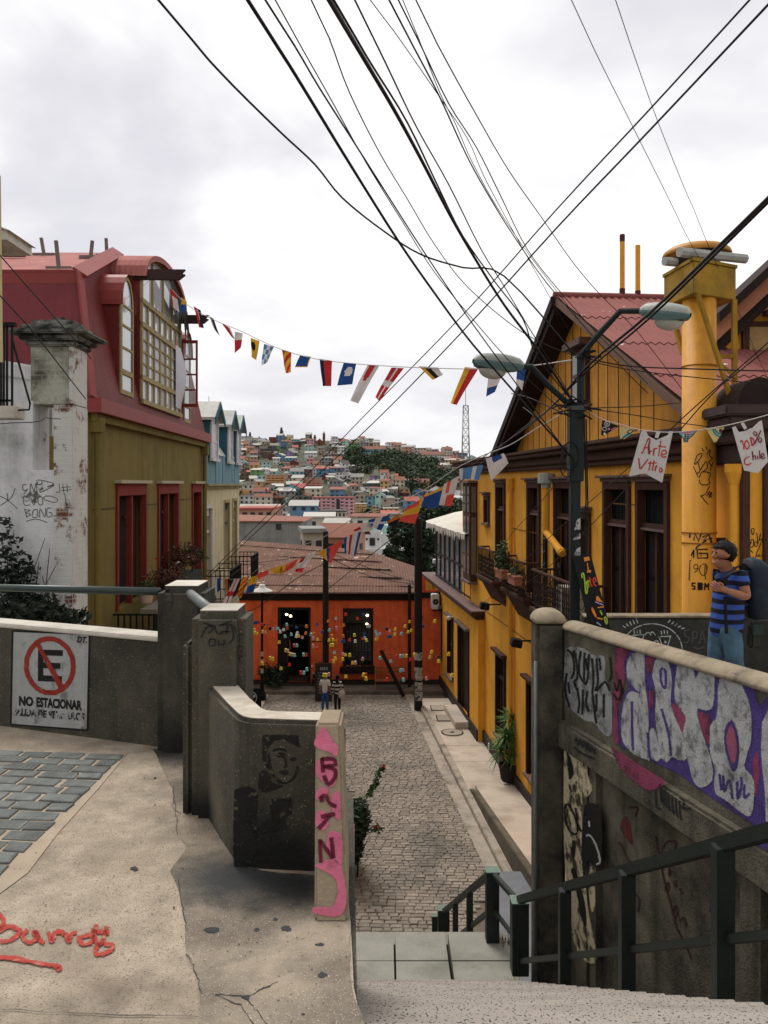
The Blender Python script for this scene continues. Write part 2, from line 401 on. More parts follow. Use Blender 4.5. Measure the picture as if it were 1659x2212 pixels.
tag(mb.build('grit',M('grit',S(84,76,66),.4,60,bump=0),fix=False),'fine grit and tiny flakes scattered over the concrete','grit',kind='stuff')
mb=MB()
for c_,n_ in((V((1.55,9.75,-6.04)),40),(V((1.62,10.7,-6.04)),30),(V((1.5,9.6,-6.0)),20)):
 for _ in range(n_):
  b_=c_+V((rg.gauss(0,.05),rg.gauss(0,.05),0));t_=V((rg.gauss(0,.03),rg.gauss(0,.03),rg.uniform(.03,.11)));w_=V((.006,.003,0));mb.poly([b_-w_,b_+w_,b_+t_])
tag(mb.build('weeds',M('weed_green',S(70,84,48),.3,20,bump=0),fix=False),'small weeds sprouting from corners of the pavement and landing','weeds',kind='stuff')
mb=MB()
mb.poly([onground(x,y,.004)for x,y in((-260,1624),(275,1628),(215,1700),(125,1800),(60,1885),(-40,1960),(-400,1960))])
tag(mb.build('mortar_bed',MORT,fix=False),'sandy mortar bed between the foreground setts','ground',kind='structure')
mb=MB()
a0=onground(275,1632);d1=(onground(0,1905)-a0);d1.normalize();d2=V((-d1.y,d1.x,0));d2=V((-1,.16,0)).normalized()
row=0;y=a0.y-.02
while y>3.4:
 hgt=.135+R.uniform(-.01,.01)
 xe=a0.x+(y-a0.y)*d1.x/d1.y;x=xe-(.12 if row%2 else 0)-R.uniform(0,.03)
 if row%2:x=xe-.01
 first=True
 while x>-4.2:
  wd=R.uniform(.2,.27)if not(first and row%2)else R.uniform(.12,.16);first=False
  x0,x1=x-wd+.009,x-.009;y1=y-hgt+.017
  jj=lambda:R.uniform(-.008,.008);h=.014+R.uniform(-.004,.004)
  sk_=.12
  q=[V((x0+jj(),y1+jj()-(x0-a0.x)*sk_,0)),V((x1+jj(),y1+jj()-(x1-a0.x)*sk_,0)),V((x1+jj(),y+jj()-(x1-a0.x)*sk_,0)),V((x0+jj(),y+jj()-(x0-a0.x)*sk_,0))]
  cc=sum(q,V())/4
  n=[]
  for f,hh in((1.0,.003),(.97,h*.8),(.86,h)):
   n.append([V(((p-cc).x*f+cc.x,(p-cc).y*f+cc.y,GZ((p-cc).y*f+cc.y)+hh))for p in q])
  mb.grid(n,True);mb.poly(n[-1])
  x-=wd
 y-=hgt;row+=1
tag(mb.build('sett_paving',SETT,smooth=False),'blue grey basalt setts laid beside the concrete terrace','paving',kind='structure')
SOFT=2.2
mb=MB()
for s_ in([(-40,1985),(-8,1972),(8,1990),(-6,2012),(12,2002),(30,2003),(44,2012),(24,2030),(0,2034)],[(-10,1975),(-30,2040)],[(60,2008),(48,2022),(64,2036),(82,2022),(72,2010),(86,2030),(96,2036)],[(104,2012),(112,2034),(118,2016),(132,2012),(138,2020)],[(142,2014),(148,2034),(154,2018),(166,2014)],[(190,2020),(172,2026),(176,2038),(196,2036),(200,2022),(190,2020)],[(208,1996),(204,2024),(214,2040),(226,2030)],[(196,2010),(236,2014)],[(230,2000),(222,2030),(206,2050),(212,2062),(236,2054),(244,2042),(224,2040)],[(-30,2066),(30,2070),(80,2080),(128,2088),(122,2096)]):
 stroke(mb,GP,s_,8.5,.0055,jit=.3)
SPR=M('sprayed_red',S(165,62,52),.1,20,bump=.3,bsc=110,dirt=S(180,150,130),dsc=22,damt=.7,dlo=.55,dhi=.66,spray=1)
tag(mb.build('ground_scrawl',SPR,fix=False),'red spray painted word scrawled across the foreground concrete','graffiti',kind='structure')
SOFT=0
def wallbox(a,b,z0,z1,th,name,mat,label,bev=.02,cat='wall',cap=None):
 a=V(a);b=V(b);d=(b-a).normalized();n=V((-d.y,d.x,0))*th
 mb=MB();q=[(a.x,a.y,z0),(b.x,b.y,z0),(b.x+n.x,b.y+n.y,z0),(a.x+n.x,a.y+n.y,z0)]
 mb.hexa(q+[(p[0],p[1],z1)for p in q])
 return thing(mb,name,mat,label,cat,bevel=bev)
WA,WB=V((-2.95,6.23,0)),V((-1.56,5.655,0))
WE=WA+(WA-WB)*2.2
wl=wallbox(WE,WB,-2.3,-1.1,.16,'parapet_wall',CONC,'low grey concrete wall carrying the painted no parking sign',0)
d=(WB-WE).normalized();n=V((-d.y,d.x,0))
mb=MB();q=[WE-n*.02,WB-n*.02,WB+n*.18,WE+n*.18]
mb.hexa([(p.x,p.y,-1.098)for p in q]+[(p.x,p.y,-1.066)for p in q]);mb.build('coping',CAPC,wl,bevel=.008)
SG=Pl(WA,WB,WA+V((0,0,1)))
WHT=M('old_white_paint',S(164,166,164),.12,4,dirt=S(96,98,92),dsc=4,damt=.9,dlo=.52,dhi=.62,bump=.3,bsc=60,streak=S(120,122,116),samt=.4)
D3=lambda x,y:(x*.24,1327.2+y*.24)
mb=MB();mb.poly([SG.ray(*D3(x,y),.004)for x,y in((122,158),(798,185),(780,1035),(106,985))]);sgn=mb.build('painted_sign',WHT,wl,fix=False)
mb=MB()
for s_ in([(112,150),(804,178)],[(804,178),(786,1042)],[(112,150),(97,992)],[(97,990),(786,1042)]):stroke(mb,SG,[D3(*p)for p in s_],3.4,.005,False)
for a,b,hgt in((372,565,55),(385,543,52),(340,557,54)):
 pass
E=lambda pts:mb.poly([SG.ray(*D3(x,y),.0065)for x,y in pts])
E([(343,318),(388,318),(388,602),(340,600)]);E([(388,318),(565,322),(563,374),(388,368)]);E([(388,434),(543,438),(541,490),(388,484)]);E([(388,548),(557,556),(555,608),(388,602)])
o=V(D3(0,0)+(0,))
def sgt(body,x,y,size,wtot,slope,shear=0.,bold=.03):
 w0=text_width(body,1,bold)
 f=wtot/w0
 text_mesh(mb,body,lambda a,b:SG.ray(*D3(x+a*f,y+a*f*slope-b*size),.0065),1,bold,shear)
sgt('NO',168,815,112,130,.07,0,.05);sgt('ESTACIONAR',325,826,112,412,.08,0,.05)
sgt('DT.',690,250,72,92,.05,.2,.04)
mb.build('black_lettering',BLK,wl,fix=False)
mb=MB();sgt('SALIDA DE VEHICULOS',118,905,88,640,.075,.1,.045)
mb.build('worn_lettering',M('flaking_black',S(40,40,40),.2,12,bump=0,blotch=S(165,166,164),bl=(26,.5,.53)),wl,fix=False)
mb=MB();cx,cy=447,462;rows=[]
for i in range(65):
 a=2*math.pi*i/64;e=1+R.uniform(-.012,.012)
 rows.append([SG.ray(*D3(cx+rx*math.cos(a)*e,cy+ry*math.sin(a)*e+rx*math.cos(a)*.03),.0075)for rx,ry in((232,266),(190,222))])
mb.grid(rows);mb.poly([SG.ray(*D3(x,y),.0085)for x,y in((322,270),(352,258),(572,640),(528,668))])
mb.build('red_ring',REDP,wl,fix=False)
mb=MB();h1=at(-300,1262,6.9);h2=at(345,1278,5.75);mb.tube([h1,h2],.028,12)
for px in(-130,):p=at(px,1266,6.55);mb.tube([p,p-V((0,0,.42))],.022,8)
thing(mb,'handrail',M('dark_green_pipe',S(38,52,50),.15,8,rough=.35,spec=.5,bump=.05),'dark green pipe handrail above the wall with the painted sign','handrail',smooth=True)
mb=MB();mb.tube([at(398,1272,5.75),at(418,1288,5.45),at(460,1322,4.75)],.032,12)
thing(mb,'pipe_rail',STEEL,'short grey steel pipe sloping between the two concrete pillars','handrail',smooth=True)
def pillar(px0,px1,Y,pt,pb,dep,name,label,bev=.05,extra=None):
 a,b=at(px0,pt,Y),at(px1,pt,Y)
 mb=MB();mb.box(a.x,b.x,Y,Y+dep,GZ(Y)-.3,a.z)
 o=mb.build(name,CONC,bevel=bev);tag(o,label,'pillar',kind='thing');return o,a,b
p1,a,b=pillar(336,440,5.5,1268,0,.42,'concrete_pillar','taller grey concrete pillar at the end of the sign wall')
mb=MB();mb.box(a.x+.05,b.x-.05,5.55,5.87,a.z-.002,a.z+.003);mb.build('pale_top',CAPC,p1)
PL1=Pl((0,5.5,0),(1,5.5,0),(0,5.5,1))
DK=M('dark_scratch',S(52,54,50),.15,20,bump=0);DK2=M('charcoal_mark',S(36,40,40),.15,20,bump=0,spray=1)
mb=MB();stroke(mb,PL1,[(368,1272),(354,1284),(350,1306),(360,1320),(372,1306),(370,1280),(358,1276)],4,.004);stroke(mb,PL1,[(348,1318),(362,1300),(370,1304)],3,.005)
mb.build('scratched_mark',DK,p1,fix=False)
p2,a,b=pillar(410,528,4.3,1322,0,.34,'concrete_pillar','squat dark concrete pillar with scratched lettering on its face',.045)
mb=MB();mb.box(a.x+.045,b.x-.045,4.345,4.595,a.z-.002,a.z+.003);mb.build('pale_top',CAPC,p2)
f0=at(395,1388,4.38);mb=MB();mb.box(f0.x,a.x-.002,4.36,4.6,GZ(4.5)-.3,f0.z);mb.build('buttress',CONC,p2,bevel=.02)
PL2=Pl((0,4.3,0),(1,4.3,0),(0,4.3,1));D5=lambda x,y:(331.8+x*.32,1226.9+y*.32)
mb=MB()
for s_ in([(320,470),(345,420),(380,390),(400,410),(370,440)],[(335,370),(420,395)],[(410,395),(430,440),(470,440)],[(440,390),(500,380),(545,400),(555,440)],[(450,385),(530,355)],[(500,390),(490,450)],[(450,430),(520,430)],[(530,400),(540,470),(510,510)],[(380,480),(375,520),(410,520),(415,485),(380,480)],[(440,485),(440,515),(475,515),(475,485)],[(565,450),(610,450)],[(580,455),(580,500)],[(572,530),(600,530)],[(574,530),(574,560),(600,560)],[(576,590),(576,615),(596,600),(576,590)]):
 stroke(mb,PL2,[D5(*p)for p in s_],3.2,.004,jit=.35)
mb.build('scratched_lettering',DK2,p2,fix=False)
TOPZ=-1.075;arc=[V((-.94,4.32,0)),V((-.80,4.0,0)),V((-.70,3.785,0)),V((-.668,3.735,0)),V((-.62,3.70,0)),V((-.50,3.685,0)),V((-.25,3.66,0))]
inn=[V((-.25,3.83,0)),V((-.50,3.845,0)),V((-.545,3.86,0)),V((-.575,3.9,0)),V((-.66,4.08,0)),V((-.755,4.32,0))]
foot=arc+inn
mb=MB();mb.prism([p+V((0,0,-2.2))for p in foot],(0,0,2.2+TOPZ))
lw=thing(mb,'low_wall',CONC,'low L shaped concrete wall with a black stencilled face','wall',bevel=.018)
mb=MB();c0=sum(foot,V())/len(foot)
tops=[a+(b-a)*.12 for a,b in zip(arc,reversed(inn[-7:]+[inn[0]]))]if False else None
top=[p+V((0,0,TOPZ-.004))for p in([q.lerp(r,.13)for q,r in zip(arc,[inn[5],inn[4],inn[3],inn[2],inn[2],inn[1],inn[0]])]+[q.lerp(r,.13)for q,r in zip(inn,[arc[6],arc[5],arc[4],arc[3],arc[1],arc[0]])])]
mb.prism(top,(0,0,.007));mb.build('pale_coping',M('coping_concrete',S(196,186,170),.12,6,dirt=S(120,105,88),dsc=2,damt=.8,blotch=S(205,150,145),bl=(2.2,.6,.72),bump=.4,bsc=70),lw)
SOFT=1.6
LP=Pl((-.62,3.70,0),(-.25,3.66,0),(-.62,3.70,1));D6=lambda x,y:(331.8+x*.2907,1226.9+y*.2907)
D6=lambda x,y:(331.8+x*.32,1226.9+y*.32)
STN=M('stencil_black',S(30,30,28),.25,14,bump=.3,bsc=70,blotch=S(84,78,64),bl=(30,.6,.64),spray=1);STF=M('bare_patch',S(134,122,98),.2,20,bump=.3,bsc=70)
mb=MB()
fill(mb,LP,[D6(*p)for p in((735,1130),(850,1128),(975,1132),(985,1215),(930,1180),(870,1150),(810,1170),(765,1230),(760,1310),(735,1300))],.004,False)
fill(mb,LP,[D6(*p)for p in((812,1262),(850,1246),(892,1258),(880,1276),(845,1278))],.004)
fill(mb,LP,[D6(*p)for p in((918,1288),(950,1280),(962,1294),(930,1304))],.004)
fill(mb,LP,[D6(*p)for p in((846,1378),(880,1366),(912,1384),(880,1400))],.004)
fill(mb,LP,[D6(*p)for p in((715,1380),(760,1370),(800,1450),(870,1475),(720,1510))],.004)
for s_ in([(775,1240),(785,1330),(805,1390),(850,1445),(900,1450),(950,1410),(975,1340)],[(806,1236),(850,1222),(900,1238)],[(760,1320),(775,1350),(800,1420)],[(880,1260),(895,1330),(880,1350)],[(790,1600),(800,1720)],[(795,1565),(930,1560)]):
 stroke(mb,LP,[D6(*p)for p in s_],4,.0045)
fill(mb,LP,[D6(*p)for p in((800,1565),(930,1565),(935,1660),(880,1690),(900,1763),(700,1800),(690,1763),(800,1680))],.004,False)
fill(mb,LP,[D6(*p)for p in((545,1500),(620,1480),(700,1520),(690,1700),(705,1860),(640,2010),(545,2010))],.0035)
mb.build('stencil_face',STN,lw,fix=False)
mb=MB();t_,b_=3.60,3.2
q=[(-.276,b_,GZ(3.2)-.004),(-.14,b_,GZ(3.2)-.004),(-.165,3.83,GZ(3.2)-.004),(-.27,3.83,GZ(3.2)-.004),(-.305,t_,TOPZ+.012),(-.193,t_,TOPZ+.012),(-.19,3.83,TOPZ+.012),(-.30,3.83,TOPZ+.012)]
mb.hexa(q)
pp=thing(mb,'end_pillar',M('pillar_concrete',S(150,134,112),.15,5,dirt=S(92,84,72),dsc=5,damt=.7,bump=.5,bsc=60),'narrow end pillar splashed with pink paint and maroon letters','pillar',bevel=.012)
PK=Pl(q[0],q[1],q[5]);mb=MB();D7=D6
for f_ in([(1100,1130),(1150,1075),(1185,1130),(1215,1170),(1240,1200),(1235,1270),(1180,1240),(1120,1220),(1085,1190)],[(1130,1290),(1225,1290),(1235,1420),(1200,1480),(1120,1420),(1095,1380),(1100,1310)],[(1100,1500),(1160,1480),(1180,1520),(1150,1560),(1095,1560)],[(1200,1530),(1250,1510),(1262,1600),(1255,1700),(1200,1640)],[(1100,1640),(1160,1650),(1180,1720),(1150,1770),(1095,1740)],[(1085,2010),(1240,1970),(1300,2200),(1260,2345),(1085,2330),(1085,2290),(1190,2290),(1235,2240),(1230,2100)],[(1180,1780),(1265,1800),(1270,1980),(1240,2000),(1170,1900)]):
 fill(mb,PK,[D6(*p)for p in f_],.004)
mb.build('pink_splash',PINKS,pp,fix=False)
mb=MB()
for s_ in([(1135,1280),(1145,1380)],[(1135,1290),(1210,1290),(1225,1330),(1150,1340),(1220,1360),(1225,1410),(1180,1460),(1150,1400)],[(1120,1560),(1160,1535),(1190,1590),(1235,1610)],[(1125,1545),(1140,1580)],[(1130,1680),(1225,1660)],[(1190,1670),(1150,1720),(1110,1760)],[(1120,1830),(1130,1990)],[(1125,1840),(1210,1960)],[(1200,1820),(1215,1960)]):
 stroke(mb,PK,[D6(*p)for p in s_],7.5,.006)
mb.build('maroon_letters',MAROON,pp,fix=False)
mb=MB();mb.box(-.22,-.163,3.86,4.5,-2.6,-1.87);tag(mb.build('pink_kerb',PINK,bevel=.01),'low pink painted kerb behind the narrow end pillar','kerb')
SOFT=0
mb=MB()
lp=[(SL(y)-.012,y)for y in(2.5,3.2,4.7,7,9.9,14,18)]
for(x0,y0),(x1,y1)in zip(lp,lp[1:]):
 zt=lambda y:GZ(y)-.03 if y<4.8 else max(-.25-.59*y+.35,-10.0)
 mb.hexa([(x0-.2,y0,-10.6),(x0,y0,-10.6),(x1,y1,-10.6),(x1-.2,y1,-10.6),(x0-.2,y0,zt(y0)),(x0,y0,zt(y0)),(x1,y1,zt(y1)),(x1-.2,y1,zt(y1))])
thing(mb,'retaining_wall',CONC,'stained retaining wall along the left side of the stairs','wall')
XR=lambda y:2.56-.099*y
mb=MB();n1=25;z0,zl=GZ(2.5),-6.05;yA,yB=2.52,9.9
for i in range(n1):
 ya=yA+(yB-yA)*i/n1;yb=yA+(yB-yA)*(i+1)/n1;zz=z0+(zl-z0)*(i+1)/n1
 if i==n1-1:break
 mb.hexa([(SL(ya),ya,zz-.6),(XR(ya)-.12,ya,zz-.6),(XR(yb)-.12,yb+.012,zz-.6),(SL(yb),yb+.012,zz-.6),(SL(ya),ya,zz),(XR(ya)-.12,ya,zz),(XR(yb)-.12,yb+.012,zz),(SL(yb),yb+.012,zz)])
st=thing(mb,'stairs',GRAN,'speckled pale granite stairs descending from the terrace','stairs',bevel=.006)
def ground_part(name,mb,m,parent):return mb.build(name,m,parent)
mb=MB();ya,yb=9.62,10.95
xs=[SL(10),-.02+.15,.82,1.66]
for i in range(3):
 for(u,v_)in((9.615,10.28),(10.29,10.95)):
  g=.003;mb.box(xs[i]+g+i*.02,xs[i+1]-g+i*.0,u+.004,v_-.004,zl-.3,zl+R.uniform(-.003,.003))
mb.build('landing',TILE,st,bevel=.003)
mb=MB();n2=24;y2,ye,ze=10.96,18.0,-10.28
for i in range(n2):
 u=y2+(ye-y2)*i/n2;v_=y2+(ye-y2)*(i+1)/n2;zz=zl+(ze-zl)*(i+1)/n2
 mb.box(SL(v_),1.6-.02*i,u,v_+.01,zz-.6,zz)
mb.build('lower_flight',TILE,st)
RAIL=empty('stair_railing',(1.9,7,-5),'dark green square bar railing down the right side of the stairs','railing')
def post(px,pt,pb,Y,wd,base=None):
 a=at(px,pt,Y);b=at(px,pb,Y);mb=MB();mb.box(a.x-wd/2,a.x+wd/2,Y-wd/2,Y+wd/2,base if base is not None else b.z,a.z)
 p_=mb.build('post',RAILM,RAIL,bevel=.008)
 mb=MB();mb.box(a.x-wd/2-.006,a.x+wd/2+.006,Y-wd/2-.006,Y+wd/2+.006,a.z+.001,a.z+.014);mb.build('cap',CAPG,p_);return a
LN=lambda y:-.19-.59*y
t0=V((2.18,4.2,LN(4.2)+.92))
pA=V((XR(4.95),4.95,0));pB=post(1122,1945,2100,9.8,.2);pC=post(1063,1880,2032,10.75,.17)
def railpost(y,wd=.105):
 x=XR(y);mb=MB();mb.box(x-wd/2,x+wd/2,y-wd/2,y+wd/2,LN(y)-.35,LN(y)+.9);mb.build('post',RAILM,RAIL,bevel=.006)
for y in(3.6,4.95,6.42,7.95):railpost(y,.11)
def rl(a,b,w_=.075,h_=.085,nm='rail'):mb=MB();mb.bar(a,b,w_,h_);mb.build(nm,RAILM,RAIL,bevel=.008)
top=lambda y:V((XR(y),y,LN(y)+.9))
rl(top(3.0),V((pB.x,9.78,pB.z+.02)),.08,.09);rl(V((XR(3.0)-.0,3.0,LN(3.0)+.38)),V((pB.x,9.72,LN(9.8)+.25)),.05,.06)
rl(pB+V((0,0,-.03)),pC+V((0,0,-.03)),.07,.06);rl(pB+V((0,0,-.52)),pC+V((0,0,-.5)),.05,.05)
e1=at(958,1965,17.2);e1b=at(938,1980,17.9)
post(958,1962,2014,17.2,.24);post(939,1978,2020,17.9,.12)
rl(pC+V((0,0,-.03)),e1+V((0,0,-.04)),.08,.09);rl(pC+V((0,.05,-.55)),e1+V((.1,-.5,-.42)),.06,.07)
for y in(13.0,15.0):
 f=(y-10.75)/(17.2-10.75);p=pC.lerp(e1,f);mb=MB();mb.box(p.x-.05,p.x+.05,y-.05,y+.05,p.z-1.1,p.z-.05);mb.build('post',RAILM,RAIL)
BLU=M('bluish_concrete',S(118,121,127),.12,1.5,dirt=S(90,92,96),damt=.6,bump=.25,bsc=60)
mb=MB();mb.hexa([(1.75,9.0,-8.2),(2.6,9.0,-8.2),(2.9,16,-10.5),(1.55,16,-10.5),(1.75,9.0,-6.2),(2.6,9.0,-6.2),(2.9,16,-9.6),(1.55,16,-9.6)])
mb.hexa([(2.1,16.002,-10.6),(3.6,16.002,-10.6),(3.6,20.4,-10.6),(2.9,20.4,-10.6),(2.1,16.002,-9.6),(3.6,16.002,-9.6),(3.6,20.4,-9.75),(2.9,20.4,-9.75)])
tag(mb.build('side_ramp',BLU),'bluish concrete ramp beyond the stair railing','ramp',kind='structure')
GW0,GW1=V((2.25,10.1,0)),V((3.02,6.1,0));GWE=GW1+(GW1-GW0)*.75
TW=lambda y:-1.78+(10.1-y)*.05
DARK=M('grimy_wall',S(104,98,84),.25,3,dirt=S(36,37,34),dsc=1.3,damt=.85,dlo=.40,dhi=.62,streak=S(30,31,29),samt=.65,bump=.6,bsc=45,speck=S(150,132,104),ssc=110,slo=.65,shi=.7)
n=(GW1-GW0).normalized();n=V((-n.y,n.x,0))
if n.x<0:n=-n
def gw_prism(za,zb,t0,t1,a=GW0,b=GWE):
 mb=MB();q=[a+n*t0,b+n*t0,b+n*t1,a+n*t1]
 yz=lambda p,z:(p.x,p.y,z(p.y)if callable(z)else z)
 return mb.hexa([yz(q[0],za(a.y)),yz(q[1],za(b.y)),yz(q[2],za(b.y)),yz(q[3],za(a.y)),yz(q[0],zb(a.y)),yz(q[1],zb(b.y)),yz(q[2],zb(b.y)),yz(q[3],zb(a.y))])
BZ=lambda y:-2.93+(10.1-y)*.036
gw=thing(gw_prism(BZ,TW,0,.22),'graffiti_wall',DARK,'long sloping parapet wall covered in silver and purple graffiti','wall')
mb=MB();rows=[]
for p,y in((GW0,10.1),(GWE,GWE.y)):
 rows.append([p+n*(.11-.15*math.cos(a))+V((0,0,TW(y)-.02+.10*math.sin(a)))for a in[math.pi*i/8 for i in range(9)]])
mb.grid(rows,True,True);mb.build('rounded_coping',M('coping_stone',S(156,142,120),.15,6,dirt=S(84,78,66),dsc=2.5,damt=.85,bump=.5,bsc=60),gw,smooth=True)
gw_prism(lambda y:BZ(y)-.34,lambda y:BZ(y)-.002,-.10,.22).build('ledge',DARK,gw,bevel=.03)
mb=gw_prism(lambda y:-7.5,lambda y:BZ(y)-.342,.02,.22)
for ya,yb in((9.85,9.35),(9.28,9.12),(6.55,6.3),(4.9,4.7)):
 f=lambda y:GW0+(GW1-GW0)*((10.1-y)/4.0)
 a,b=f(ya),f(yb);q=[a-n*.06,b-n*.06,b+n*.018,a+n*.018]
 mb.hexa([(p.x,p.y,-7.5)for p in q]+[(p.x,p.y,BZ(p.y)-.345)for p in q])
mb.build('lower_panels',DARK,gw)
mb=MB();a=at(1157,1330,10.15);b=at(1222,1330,10.15)
mb.box(a.x,b.x,10.12,10.5,-7.6,-1.72);c_=((a.x+b.x)/2,10.31,0)
pr=thing(mb,'wall_pier',DARK,'grimy concrete pier ending the graffiti wall by the stairs','pier',bevel=.05)
mb=MB();rows=[]
w2=(b.x-a.x)/2
for k in range(7):
 t=math.pi/2*k/6;rows.append([V((c_[0]+(w2+.01)*math.cos(t)*sx if True else 0,c_[1]+.2*math.cos(t)*sy,-1.74+.17*math.sin(t)))for sx,sy in((-1,-1),(0,-1.05),(1,-1),(1.05,0),(1,1),(0,1.05),(-1,1),(-1.05,0))])
mb.grid(rows,True,True);mb.build('rounded_head',M('coping_stone',(1,1,1,1)),pr,smooth=True)
mb=MB();p=at(1168,1300,10.1);pxx=at(1161,1300,10.05).x;mb.tube([(pxx-.02,10.06,-2.2),(pxx-.02,10.06,-6.3)],.022,8)
thing(mb,'drain_pipe',STEEL,'thin grey pipe running down the grimy concrete pier','pipe',smooth=True)
SOFT=2.4
GR=Pl(GW0,GW1,GW0+V((0,0,1)));DG=lambda p:(1128.1+p[0]*.32,1294.0+p[1]*.32)
SILV=M('silver_spray',S(176,178,178),.2,5,dirt=S(60,60,60),dsc=7,damt=.85,dlo=.5,dhi=.66,bump=.5,bsc=50,rough=.6,spray=1)
GREYT=M('grey_spray',S(142,144,144),.2,5,dirt=S(50,50,48),dsc=6,damt=.9,dlo=.48,dhi=.64,bump=.5,bsc=50,spray=1)
PURP=M('purple_spray',S(78,62,128),.2,5,dirt=S(40,34,52),dsc=4,damt=.6,bump=.45,bsc=50,spray=1)
MAG=M('magenta_spray',S(138,62,92),.2,5,dirt=S(52,36,42),dsc=4,damt=.85,bump=.45,bsc=50,spray=1)
BONE=M('bone_paint',S(188,176,146),.15,6,dirt=S(40,36,28),dsc=5,damt=.95,dlo=.48,dhi=.58,bump=.5,bsc=45,spray=1)
def gf(name,polys,mat,t,parent=None,pl=None):
 mb=MB()
 for q in polys:fill(mb,pl or GR,[DG(p)for p in q],t)
 return mb.build(name,mat,parent or gw,fix=False)
gf('purple_field',[[(735,352),(800,338),(900,378),(1000,400),(1100,430),(1200,462),(1300,492),(1450,508),(1500,570),(1560,610),(1600,720),(1700,700),(1700,1560),(1600,1540),(1500,1480),(1350,1385),(1200,1285),(1050,1175),(900,1105),(760,1030),(660,985),(650,830),(690,650),(720,600),(690,500),(700,400)]],PURP,.004)
gf('magenta_marking',[[(625,330),(715,345),(690,420),(690,560),(660,640),(640,760),(650,960),(615,930),(620,600)],[(1005,700),(1100,770),(1088,880),(1070,905),(1030,810)],[(1180,760),(1265,800),(1262,965),(1240,960),(1200,850)],[(835,395),(885,400),(868,490),(842,480)],[(855,625),(885,625),(880,725),(862,720)],[(1560,1080),(1590,1040),(1600,1200),(1570,1330)]],MAG,.006)
gf('silver_letters',[[(745,368),(800,352),(822,385),(825,520),(835,640),(850,770),(850,900),(858,1078),(838,1080),(760,1050),(700,990),(676,940),(670,830),(690,700),(728,628),(800,640),(760,600),(715,540),(706,470),(718,410)],[(880,520),(895,425),(925,405),(970,412),(998,470),(1008,580),(1000,690),(1030,800),(1075,900),(1100,1000),(1105,1080),(1060,1085),(1012,1065),(975,1100),(942,1075),(915,1092),(885,1080),(865,1040),(862,900),(890,880),(925,1000),(900,800),(905,640)],[(1050,445),(1118,434),(1148,462),(1170,540),(1200,482),(1250,475),(1292,505),(1295,600),(1285,720),(1245,750),(1180,742),(1195,850),(1232,960),(1262,1050),(1285,1150),(1278,1225),(1222,1270),(1170,1250),(1142,1180),(1112,1050),(1092,950),(1090,880),(1105,800),(1065,740),(1034,680),(1034,560)],[(1332,545),(1400,518),(1450,528),(1490,605),(1530,705),(1545,820),(1543,950),(1508,1080),(1500,1140),(1558,1220),(1562,1350),(1540,1460),(1480,1440),(1380,1360),(1302,1300),(1302,1150),(1272,1050),(1268,960),(1272,860),(1310,800),(1322,700),(1322,600)],[(1622,830),(1700,770),(1700,1540),(1652,1520),(1640,1300),(1615,1050)]],SILV,.008)
gf('letter_counter',[[(1412,815),(1445,880),(1462,1000),(1450,1130),(1420,1160),(1392,1090),(1366,980),(1372,870)]],PURP,.010)
gf('pink_counter',[[(1412,855),(1432,900),(1446,1000),(1438,1090),(1418,1110),(1398,1050),(1380,960),(1390,890)]],M('pink_spray',S(160,88,112),.2,6,bump=.4,dirt=S(90,60,70),dsc=8,damt=.5,spray=1),.012)
mb=MB()
for s_ in([(940,740),(985,900),(1005,1060)],[(845,900),(858,1070)],[(740,690),(742,900),(748,1020)],[(955,470),(935,480),(938,560),(965,600),(968,500),(955,470)],[(1330,1180),(1345,1290)],[(1355,1190),(1365,1300),(1395,1220),(1420,1350)],[(1450,1230),(1455,1350),(1480,1250),(1475,1200)],[(1500,1250),(1498,1340),(1535,1310)]):
 stroke(mb,GR,[DG(p)for p in s_],4,.0095)
mb.build('purple_marking',PURP,gw,fix=False)
gf('grey_tag',[[(295,335),(340,322),(420,335),(440,352),(480,380),(540,382),(560,425),(560,540),(600,605),(605,800),(602,905),(570,925),(520,880),(480,830),(430,822),(380,785),(320,735),(292,690),(282,560),(288,440)]],GREYT,.004)
mb=MB()
for s_ in([(300,340),(340,380),(350,480),(330,540)],[(345,345),(365,420),(372,530),(350,560),(375,620)],[(395,350),(380,480),(410,560)],[(420,360),(418,560),(440,540),(450,370)],[(470,400),(480,540),(470,640)],[(500,400),(510,560),(490,620)],[(370,600),(385,700),(375,770)],[(410,610),(405,780)],[(440,620),(430,700),(450,760)],[(475,640),(490,780),(500,840)],[(500,620),(560,560),(590,620)],[(500,640),(500,760)],[(550,640),(550,800)],[(300,500),(290,620),(320,730)],[(310,560),(320,640)],[(430,400),(440,480)],[(520,400),(530,480)]):
 stroke(mb,GR,[DG(p)for p in s_],3.4,.006)
for s_ in([(620,560),(640,620),(660,540),(670,640)],[(615,640),(650,680),(680,600)],[(590,390),(600,500),(585,560)]):
 stroke(mb,GR,[DG(p)for p in s_],2.5,.008)
mb.build('black_outline',BSP,gw,fix=False)
GL=Pl(GW0-n*.10,GW1-n*.10,GW0-n*.10+V((0,0,1)))
gf('magenta_drips',[[(600,1000),(700,1060),(800,1130),(900,1190),(960,1240),(860,1290),(760,1230),(660,1130)]],MAG,.004,pl=GL)
gf('violet_ledge',[[(1460,1555),(1560,1570),(1659,1600),(1659,1690),(1560,1640),(1480,1600)]],PURP,.004,pl=GL)
mb=MB()
for i,x in enumerate((930,945,965,985,1010,1035,1060)):stroke(mb,GL,[DG(p)for p in((x,1250+i*18),(x+4,1340+i*18),(x+14,1370+i*20))],2.6,.005)
stroke(mb,GL,[DG(p)for p in((1060,1340),(1095,1370),(1080,1410),(1140,1415))],3,.005);stroke(mb,GL,[DG(p)for p in((900,1290),(905,1400),(940,1420))],3,.005)
